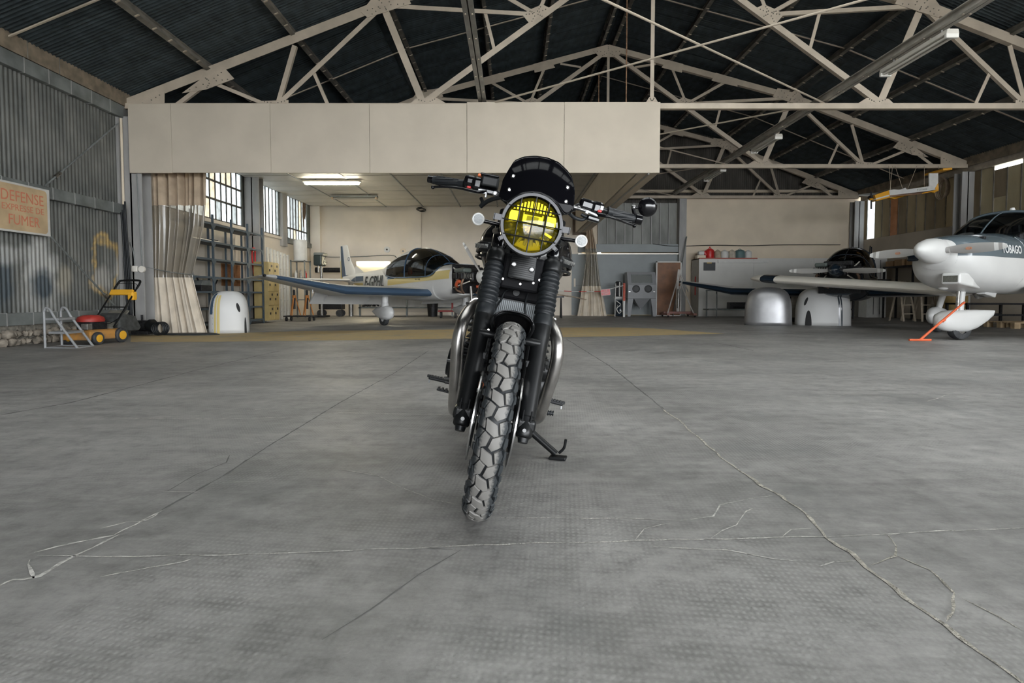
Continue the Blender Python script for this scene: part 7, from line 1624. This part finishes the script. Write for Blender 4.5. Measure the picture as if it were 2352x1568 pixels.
lpole = tag(MB().tube((5.72,D3-.55,0.01), (6.30,D3-.12,2.85), .02, n=8).build('leaning_pole', M_girt, None, smooth=40), 'thin grey pole leaning on the column beside the brown panel', 'pole')
gb = thing('gas_trolley', 'black cylinder trolley with white tube frame beside the blasting cabinet', 'trolley', flo(1420,722,19.8))
MB().lathe([(0,.7),(.11,.7),(.12,.74),(.12,1.15),(.08,1.22),(0,1.22)], 18, None).build('cylinder', M_eng, gb, smooth=40); MB().lathe([(0,.02),(.17,.02),(.18,.06),(.18,.48),(.12,.56),(0,.56)], 20, Matrix.Translation((.08,.12,0))).build('drum', M_pn, gb, smooth=40)
for s in (-1, 1): MB().path([(s*.14,-.15,0),(s*.13,-.12,.6),(s*.10,-.05,1.15)], .014, 8).build('frame_tube', M_wr, gb, smooth=40)
for z in (.62,1.05): MB().tube((-.13,-.12,z), (.13,-.12,z), .014, n=8).build('frame_rail', M_wr, gb)
MB().box((-.14,-.2,.64), (.14,.14,.68)).build('tray', M_wr, gb); MB().path(smooth_pts([(-.1,-.13,.55),(.05,-.14,.42),(-.08,-.14,.28),(.0,-.14,.12),(.1,-.14,.2)]), .016, 6).build('hose', M_wr, gb, smooth=50)
MB().tube((.02,-.13,.7), (.02,-.13,1.2), .022, n=8).build('white_rod', M_wr, gb)
ba = thing('barrier_post', 'red and white leaning barrier post beside the black cylinder', 'post', flo(1433,726,19.4)); MB().box((-.03,-.03,0), (.03,.03,.75)).build('white_post', M_wr, ba); MB().box((-.035,-.035,.55), (.035,.035,1.15)).build('red_sleeve', mat('worn_red_sleeve', (0.50,0.09,0.05), 0.6, var=.3, scale=10), ba)
a_ = at(1278,667,19.4); b_ = at(1382,669,19.4); c_ = at(1433,655,19.4)
ch = thing('barrier_chain', 'red and white barrier chain strung across the store doorway', 'chain', a_)
for k in range(12):
    p = a_.lerp(b_, k/12)-a_; q = a_.lerp(b_, (k+1)/12)-a_; p.z -= .02*math.sin(PI*k/12); q.z -= .02*math.sin(PI*(k+1)/12); MB().tube(p, q, .014, n=6).build('link', M_red if (k//2) % 2 else M_wr, ch)
for k in range(6): MB().tube((b_-a_).lerp(c_-a_, k/6), (b_-a_).lerp(c_-a_, (k+1)/6), .014, n=6).build('link', M_wr, ch)
ws = thing('warning_sign', 'small red warning sign with white lettering hanging on the chain', 'sign', at(1391,671,19.38)); ws.rotation_euler = (0,-.12,0)
MB().box((-.165,-.008,-.11), (.165,.004,.11)).build('border', M_wr, ws); MB().box((-.152,-.012,-.098), (.152,-.006,.098)).build('plate', M_red, ws)
for k, tx in enumerate(('ACCES', 'STRICTEMENT', 'INTERDIT')): text_fit('lettering', tx, M_wr, ws, basis((0,-.0135,.058-.058*k), (1,0,0), (0,0,1)), (.12,.24,.18)[k], .036, .001)
ga = tag(MB().path([at(1278,676,18.6), at(1320,682,18.6), at(1346,688,18.6), at(1349,687,18.6)], [.055,.05,.035,.012], 8, flat=(1,.45)).build('rusty_spar', mat('rusty_white_spar', (0.50,0.43,0.34), 0.7, col2=(0.28,0.15,0.08), scale=6, thresh=(0.5,0.8)), None, smooth=40), 'white rusty tapered spar poking out from behind the motorcycle', 'spar')
sp = thing('spar_trestle', 'dark trestle carrying the rusty white spar', 'trestle', (1.35,18.6,0)); pz = at(1278,676,18.6).z-.045
MB().box((-.4,-.05,pz-.06), (.35,.05,pz-.01)).build('beam', M_eng, sp)
for x in (-.35,.25):
    for y in (-.25,.25): MB().bar((x,y,0), (x,0,pz-.05), .04, .04).build('leg', M_eng, sp)
# store-room light strips above the door gap
for k, (px0, px1, Y) in enumerate(((1306,1332,D3+1.2),(1306,1330,D3+1.7),(1372,1380,D3+1.2))):
    A = at(px0, 574+3*k, Y); B = at(px1, 574+3*k, Y)
    t = thing('strip_light', ('near','far','right')[k]+' lit strip light seen through the slot above the grey door', 'lamp', A); MB().box((0,-.04,0), (B.x-A.x,.04,.05)).build('housing', M_wr, t); MB().box((.01,-.03,-.03), (B.x-A.x-.01,.03,0)).build('tube', MATS['lit_tube'], t)
# ---------------- white boxed counter with cans on top
ctx0 = at(1605,650,19.9).x
ct = thing('boxed_partition', 'long white boxed partition in front of the beige back wall', 'partition', (ctx0,19.9,0))
M_wp = mat('white_board', (0.66,0.65,0.62), 0.6, var=0.04, scale=2)
ZT = at(1650,593,19.9).z
MB().box((0,0,0), (1.9,.03,ZT-.02)).build('front_board', M_wp, ct); MB().box((1.905,0,0), (4.0,.03,ZT)).build('front_board', M_wp, ct); MB().box((4.005,0,0), (12.2-ctx0,.03,ZT)).build('front_board', M_wp, ct)
MB().box((0,.035,0), (.03,.85,ZT)).build('side_board', mat('cream_side', (0.52,0.49,0.44), 0.6, var=0.06), ct); MB().box((0,.035,ZT-.03), (12.2-ctx0,.85,ZT)).build('top_board', M_wp, ct)
MB().box((0,-.03,ZT-.02), (2.02,.05,ZT+.012)).build('red_edge', mat('dull_red_edge', (0.40,0.10,0.07), 0.5), ct)
MB().box((.65,-.05,ZT-.16), (2.4,0,ZT-.07)).build('white_rail', M_wr, ct); MB().box((-.012,.30,.75), (-.002,.42,1.40)).build('red_strip', M_red, ct)
cbd = thing('clip_board', 'black clipboard hung on the white partition under the cans', 'clipboard', at(1629,611,19.89)); MB().box((-.20,-.012,-.155), (.21,0,.13)).build('board', mat('black_slate', (0.045,0.05,0.052), 0.5), cbd); MB().box((-.09,-.02,.09), (.08,-.012,.13)).build('clip', mat('brass_clip', (0.45,0.28,0.06), 0.4), cbd)
M_tan = mat('tan_can', (0.42,0.34,0.25), 0.6, var=0.2, scale=8); M_teal = mat('teal_can', (0.10,0.17,0.175), 0.5)
def can(px, r, h, m, label, kind='can'):
    p = at(px, 590, 20.15); t = thing('storage_can', label, 'can', (p.x, 20.15, ZT+.002), group='cans on the partition')
    MB().lathe([(0,0),(r*.96,0),(r,.02),(r,h*.72),(r*.9,h*.86),(r*.45,h*.97),(0,h)], 22, None).build('body', m, t, smooth=50)
    MB().lathe([(r*1.01,h*.40),(r*1.025,h*.42),(r*1.01,h*.44)], 22, None).build('band', m, t, smooth=40); MB().path(smooth_pts([(-r*.5,0,h*.9),(0,0,h*1.07),(r*.5,0,h*.9)]), .01, 6).build('handle', m, t)
    return t
rc = can(1630, .15, .36, M_red, 'red enamel can with side spout, leftmost of the big cans'); MB().path([(-.12,0,.12),(-.20,0,.26)], [.06,.05], 10).build('spout', M_red, rc, smooth=50); MB().ball((0,0,.40), .025).build('knob', M_red, rc)
can(1648, .115, .30, M_tan, 'tan can right of the red enamel can'); can(1664, .135, .29, M_wr, 'white can between two tan cans'); can(1681, .125, .30, mat('beige_can', (0.48,0.43,0.35), 0.6, var=0.2, scale=8), 'beige mottled can left of the teal can'); can(1699, .17, .32, M_teal, 'wide dark teal can among pale cans'); can(1718, .12, .29, M_wr, 'white can at the right end of the row')
wbx = thing('white_canister', 'small white rounded canister on a cream box at the corner', 'canister', (at(1610,583,20.15).x,20.15,ZT+.122)); MB().box((-.10,-.10,0), (.10,.10,.14)).build('body', M_wr, wbx, bevel=.04, seg=3); MB().tube((0,0,.14),(0,0,.16),.03,n=10).build('cap', M_wr, wbx)
tag(MB().box((-.15,-.12,0), (.15,.12,.12)).build('cream_box', M_beige, None, bevel=.01, loc=(at(1609,590,20.15).x,20.15,ZT+.001)), 'low cream box under the small white canister', 'box')
# tubular rack in front with long black parts
rr_ = thing('tube_rack', 'grey tubular rack with long black parts in front of the partition', 'rack', (ctx0+.05,19.3,0))
for x in (.03,.28,2.3): MB().tube((x,0 if x != .28 else -.25,0), (x,0 if x != .28 else -.25,.92), .025, n=8).build('upright', M_girt, rr_, smooth=40)
MB().box((0,-.28,.24), (2.4,.25,.28)).build('shelf', M_girt, rr_); MB().tube((0,0,.9), (2.3,0,.9), .02, n=8).build('top_rail', M_girt, rr_)
tag(MB().box((.75,-.2,0), (2.35,.1,.22)).build('black_trough', M_eng, None, bevel=.01, loc=(ctx0+.05,19.3,.282)), 'long black trough on the grey tubular rack', 'trough')
tag(MB().tube((.85,-.27,.05), (2.3,-.27,.05), .045, n=12).build('black_pipe', M_plast, None, smooth=40, loc=(ctx0+.05,19.3,.282)), 'black pipe with pale end lying beside the trough', 'pipe')
# ---------------- hanging model aeroplane
MY = 15.72
o_ = at(2085,432,MY); ma = thing('model_aeroplane', 'yellow and white model aeroplane hanging from the truss by strings', 'model aeroplane', o_)
def mp(px, py, dy=0.0): p = at(px, py, MY)-o_; p.y += dy; return p
M_my = mat('model_yellow', (0.75,0.36,0.02), 0.4); M_mo = mat('model_brown_wing', (0.36,0.22,0.15), 0.6)
def slab(name, pix, y0, y1, m):
    P = [mp(*p) for p in pix]; MB().loft([[p+Vector((0,y0,0)) for p in P], [p+Vector((0,y1,0)) for p in P]]).build(name, m, ma, bevel=.008)
slab('cowl', [(2004,449),(2037,438),(2039,455),(2008,463)], -.10, .10, M_my); slab('cowl_stripe', [(2006,457),(2037,448),(2037,452),(2006,460)], -.105, .105, M_wr)
slab('fuselage', [(2037,438),(2048,436),(2062,437),(2075,432),(2078,436),(2135,428),(2145,437),(2080,446),(2039,455)], -.09, .09, M_wr); slab('belly', [(2039,455),(2080,446),(2145,437),(2143,441),(2085,449),(2050,458)], -.085, .085, M_my)
slab('fin', [(2133,398),(2154,398),(2154,420),(2146,434),(2133,429)], -.02, .02, M_wr); slab('rudder', [(2154,420),(2155,438),(2145,443),(2135,441),(2146,434)], -.022, .022, M_my)
slab('tailplane', [(2144,393),(2165,391),(2165,396),(2144,398)], -.35, .35, M_my)
MB().loft([[mp(2038,450,-.08), mp(2072,446,-.08), mp(2072,449,-.08), mp(2038,453,-.08)], [mp(2066,456,-.85), mp(2098,449,-.85), mp(2098,451,-.85), mp(2066,458,-.85)]]).build('near_wing', M_mo, ma); MB().loft([[mp(2038,450,.08), mp(2072,446,.08), mp(2072,449,.08), mp(2038,453,.08)], [mp(2015,434,.85), mp(2045,430,.85), mp(2045,432,.85), mp(2015,437,.85)]]).build('far_wing', M_wr, ma)
MB().path([mp(2066,457,-.86), mp(2098,450,-.86)], .012, 6).build('wing_edge', M_my, ma)
MB().bar(mp(2001,440), mp(2001,480), .015, .04).build('propeller', M_eng, ma); MB().tube(mp(2004,457), mp(1997,458), .03, n=10).build('spinner', M_my, ma); MB().tube(mp(2003,452,-.02), mp(2003,452,.12), .05, n=10).build('engine', M_eng, ma)
text_fit('lettering', 'F-JOKE', M_girt, ma, basis(mp(2112,437)+Vector((0,-.10,0)), mp(2124,435)-mp(2100,438.5), (0,0,1)), .26, .05, .001)
for p, q in (((2042,381),(2046,437)), ((2050,381),(2044,437)), ((2056,381),(2073,433)), ((2106,381),(2084,436)), ((2123,381),(2123,432)), ((2155,381),(2158,393))): MB().tube(mp(*p), mp(*q), .006, n=6).build('string', M_tan, ma)
# coil of hose by the column
hc = thing('hose_coil', 'coil of pale hose hanging on the right wall beside the column', 'hose', wall_at(2172,432,XR-.06))
for k in range(5): MB().path([(-.03*k, (.16+.015*k)*math.cos(t_*PI/10)+.01*k, (.24+.02*k)*math.sin(t_*PI/10)) for t_ in range(20)], .016, 6, closed=True).build('loop', M_tan, hc, smooth=50)
MB().box((-.02,-.03,.22), (.06,.03,.30)).build('hook', M_girt, hc)
cpt = [wall_at(x, y, XR-.03) for x, y in ((2352,505),(2300,512),(2210,521))]
# ---------------- stored things beyond the right-hand aircraft
def table(label, lo, hi, z, y0, y1, m):
    t = thing('steel_table', label, 'table', ((lo+hi)/2,(y0+y1)/2,0)); w_, d_ = (hi-lo)/2, (y1-y0)/2
    MB().box((-w_,-d_,z-.04), (w_,d_,z)).build('top', m, t)
    for x in (-w_+.03,w_-.03):
        for y in (-d_+.03,d_-.03): MB().box((x-.025,y-.025,0), (x+.025,y+.025,z-.04)).build('leg', M_eng, t)
    for y in (-d_+.03,d_-.03): MB().box((-w_,y-.02,z*.45), (w_,y+.02,z*.45+.04)).build('stretcher', M_eng, t)
    return t
T1 = table('tall black steel table with cardboard boxes against the right part of the partition', 12.08, 12.55, 1.66, 17.2, 18.6, M_eng)
for k, (x, y, w_, h_) in enumerate(((12.3,18.4,.28,.17),(12.3,17.95,.32,.20),(12.3,17.45,.26,.22))):
    t = thing('cardboard_box', ('left','middle','right')[k]+' brown cardboard box on the tall black table', 'box', (x,y,1.661), group='boxes on the tall table')
    MB().box((-w_/2,-.18,0), (w_/2,.18,h_)).build('carton', mat('cardboard', (0.36,0.23,0.12), 0.8, var=.1), t); MB().box((-w_/2,-.19,h_-.01), (w_/2,0,h_)).build('flap', mat('cardboard', (0.36,0.23,0.12), 0.8), t)
T2 = table('low bench stacked with planks behind the white striped cowling', 9.1, 10.6, .62, 17.6, 18.3, M_eng)
for k in range(4):
    tag(MB().box((-.75,-.25,0), (.75-.1*k,.2,.035)).build('plank', mat('old_plank', (0.20,0.15,0.11), 0.8, var=.3), None, loc=(9.85+.03*k,17.95,.621+.037*k)), ('lowest','second','third','topmost')[k]+' plank of the stack on the low bench', 'plank', 'planks on the bench')
wc_ = thing('white_cabinet', 'narrow white cabinet with dark grooves left of the tall black table', 'cabinet', (12.1,19.1,0)); MB().box((-.32,-.2,0), (.32,.25,1.98)).build('body', M_wr, wc_, bevel=.01)
for x in (-.1,.1): MB().box((x-.008,-.205,.1), (x+.008,-.2,1.9)).build('groove', M_eng, wc_)
def ladder(label, x, y, rot, h=1.15):
    t = thing('step_ladder', label, 'ladder', (x,y,0), rot, group='wooden ladders by the right wall')
    for s in (-1, 1):
        MB().bar((s*.20,-.22,0), (s*.15,0,h), .05, .03).build('rail', mat('weathered_wood', (0.30,0.25,0.19), 0.8, var=.2), t); MB().bar((s*.20,.25,0), (s*.15,.02,h), .04, .03).build('rear_rail', MATS['weathered_wood'], t)
    for k in range(4): z = .2+.25*k; MB().box((-.19,-.20+.045*k*4*.25,z), (.19,-.12+.045*k,z+.025)).build('step', MATS['weathered_wood'], t)
ladder('left wooden step ladder under the cream wing', 11.2, 16.3, .2); ladder('right wooden step ladder under the cream wing', 11.75, 16.15, -.15, 1.0)
for k, (x, y) in enumerate(((11.6,13.0),(12.0,11.7))):
    t = thing('wooden_pallet', ('far','near')[k]+' wooden pallet on the floor behind the nose wheel', 'pallet', (x,y,0), .05)
    for j in range(5): MB().box((-.5,-.4+.17*j,.115), (.5,-.29+.17*j,.137)).build('board', mat('pallet_wood', (0.40,0.29,0.17), 0.8, var=.2), t)
    for j in range(3):
        for i in range(3): MB().box((-.5+.43*i,-.4+.34*j,0.0), (-.36+.43*i,-.30+.34*j,.115)).build('block', mat('pallet_wood', (0.40,0.29,0.17), 0.8), t)
T3 = table('dark steel trestle table behind the nose wheel', 10.8, 12.2, .55, 13.5, 14.2, M_eng)
dr = thing('ochre_drum', 'ochre drum standing behind the nose leg', 'drum', (11.9,15.3,0)); MB().lathe([(0,0),(.28,0),(.28,.28),(.29,.30),(.28,.32),(.28,.58),(.29,.6),(.28,.62),(.28,.9),(0,.9)], 24, None).build('drum', mat('ochre_drum', (0.30,0.21,0.08), 0.6, var=.2), dr, smooth=40); MB().tube((.1,.1,.9),(.1,.1,.93),.04,n=10).build('bung', M_eng, dr)
# ---------------- person in dark work clothes in the store doorway, mostly hidden by the motorcycle
def person(loc, rz, label):
    t = thing('person', label, 'person', loc, rz)
    J = dict(pel=(0,0,.95), ch=(0,.02,1.28), nk=(0,.02,1.47), hd=(0,-.01,1.60), lh=(-.10,0,.90), lk=(-.11,-.03,.50), la=(-.12,.02,.09), lt=(-.13,-.15,.04), rh=(.10,0,.90), rk=(.12,.02,.50), ra=(.13,.06,.09), rt=(.14,-.11,.04),
             ls=(-.20,.02,1.40), le=(-.25,.03,1.12), lw=(-.20,-.16,.95), rs=(.20,.02,1.40), re=(.26,.03,1.12), rw=(.21,-.16,.95), lf=(-.18,-.24,.93), rf=(.19,-.24,.93))
    R = dict(pel=(.16,.11), ch=(.17,.11), nk=(.06,.06), hd=(.055,.06), lh=(.09,.10), lk=(.065,.07), la=(.045,.05), lt=(.045,.035), rh=(.09,.10), rk=(.065,.07), ra=(.045,.05), rt=(.045,.035), ls=(.075,.075), le=(.05,.05), lw=(.035,.035), rs=(.075,.075), re=(.05,.05), rw=(.035,.035), lf=(.03,.02), rf=(.03,.02))
    E = [('pel','ch'),('ch','nk'),('nk','hd'),('pel','lh'),('lh','lk'),('lk','la'),('la','lt'),('pel','rh'),('rh','rk'),('rk','ra'),('ra','rt'),('ch','ls'),('ls','le'),('le','lw'),('lw','lf'),('ch','rs'),('rs','re'),('re','rw'),('rw','rf')]
    ks = list(J); me = bpy.data.meshes.new('body'); me.from_pydata([J[k] for k in ks], [(ks.index(a), ks.index(b)) for a, b in E], []); o = bpy.data.objects.new('body', me); COL.objects.link(o); o.parent = t
    sk = o.modifiers.new('skin', 'SKIN'); sb = o.modifiers.new('sub', 'SUBSURF'); sb.levels = 2; sb.render_levels = 2
    if not me.skin_vertices: me.skin_vertices.new() if hasattr(me.skin_vertices, 'new') else None
    for i, k in enumerate(ks): me.skin_vertices[0].data[i].radius = R[k]; me.skin_vertices[0].data[i].use_root = (k == 'pel')
    me.materials.append(mat('dark_overalls', (0.025,0.03,0.036), 0.8, var=.2)); 
    skin = mat('skin_tone', (0.42,0.26,0.19), 0.55)
    MB().ball((0,-.02,1.68), .10, 18, 14, (.85,1.0,1.18)).build('head', skin, t, smooth=60); MB().ball((0,.02,1.72), .108, 18, 12, (.88,.98,1.0)).build('hair', M_eng, t, smooth=60)
    MB().prism([(-.015,0),(.015,0),(0,.05)], 0, .025, basis((0,-.115,1.65), (1,0,0), (0,0,1), (0,-1,0))).build('nose', skin, t)
    for s in (-1, 1):
        MB().ball((s*.035,-.108,1.695), .012, 8, 6).build('eye', M_wr, t); MB().ball((s*.086,0,1.67), .025, 8, 6, (.4,.8,1.2)).build('ear', skin, t)
        MB().ball((s*.13+(.0 if s < 0 else .005),-.06+(0 if s < 0 else .04),.045), .055, 12, 8, (.85,2.3,.8)).build('boot', mat('grey_boot', (0.06,0.07,0.075), 0.6), t, smooth=60)
        MB().ball((s*.19,-.22,.94), .045, 10, 8, (.6,1.0,.9)).build('palm', skin, t, smooth=60)
        for f in range(4): MB().path([(s*(.165+.016*f),-.25,.95),(s*(.165+.016*f),-.29,.935),(s*(.165+.016*f),-.30,.905)], .0085, 6).build('finger', skin, t)
        MB().path([(s*.16,-.22,.955),(s*.14,-.25,.96)], .009, 6).build('thumb', skin, t)
    MB().bar((-.03,-.117,1.632), (.03,-.117,1.632), .006, .008).build('mouth', mat('lip', (0.3,0.12,0.1), 0.5), t)
    return t
pp = flo(1287,722,21.0); person((pp.x,21.25,0), .3, 'person in dark work clothes standing in the doorway behind the motorcycle')
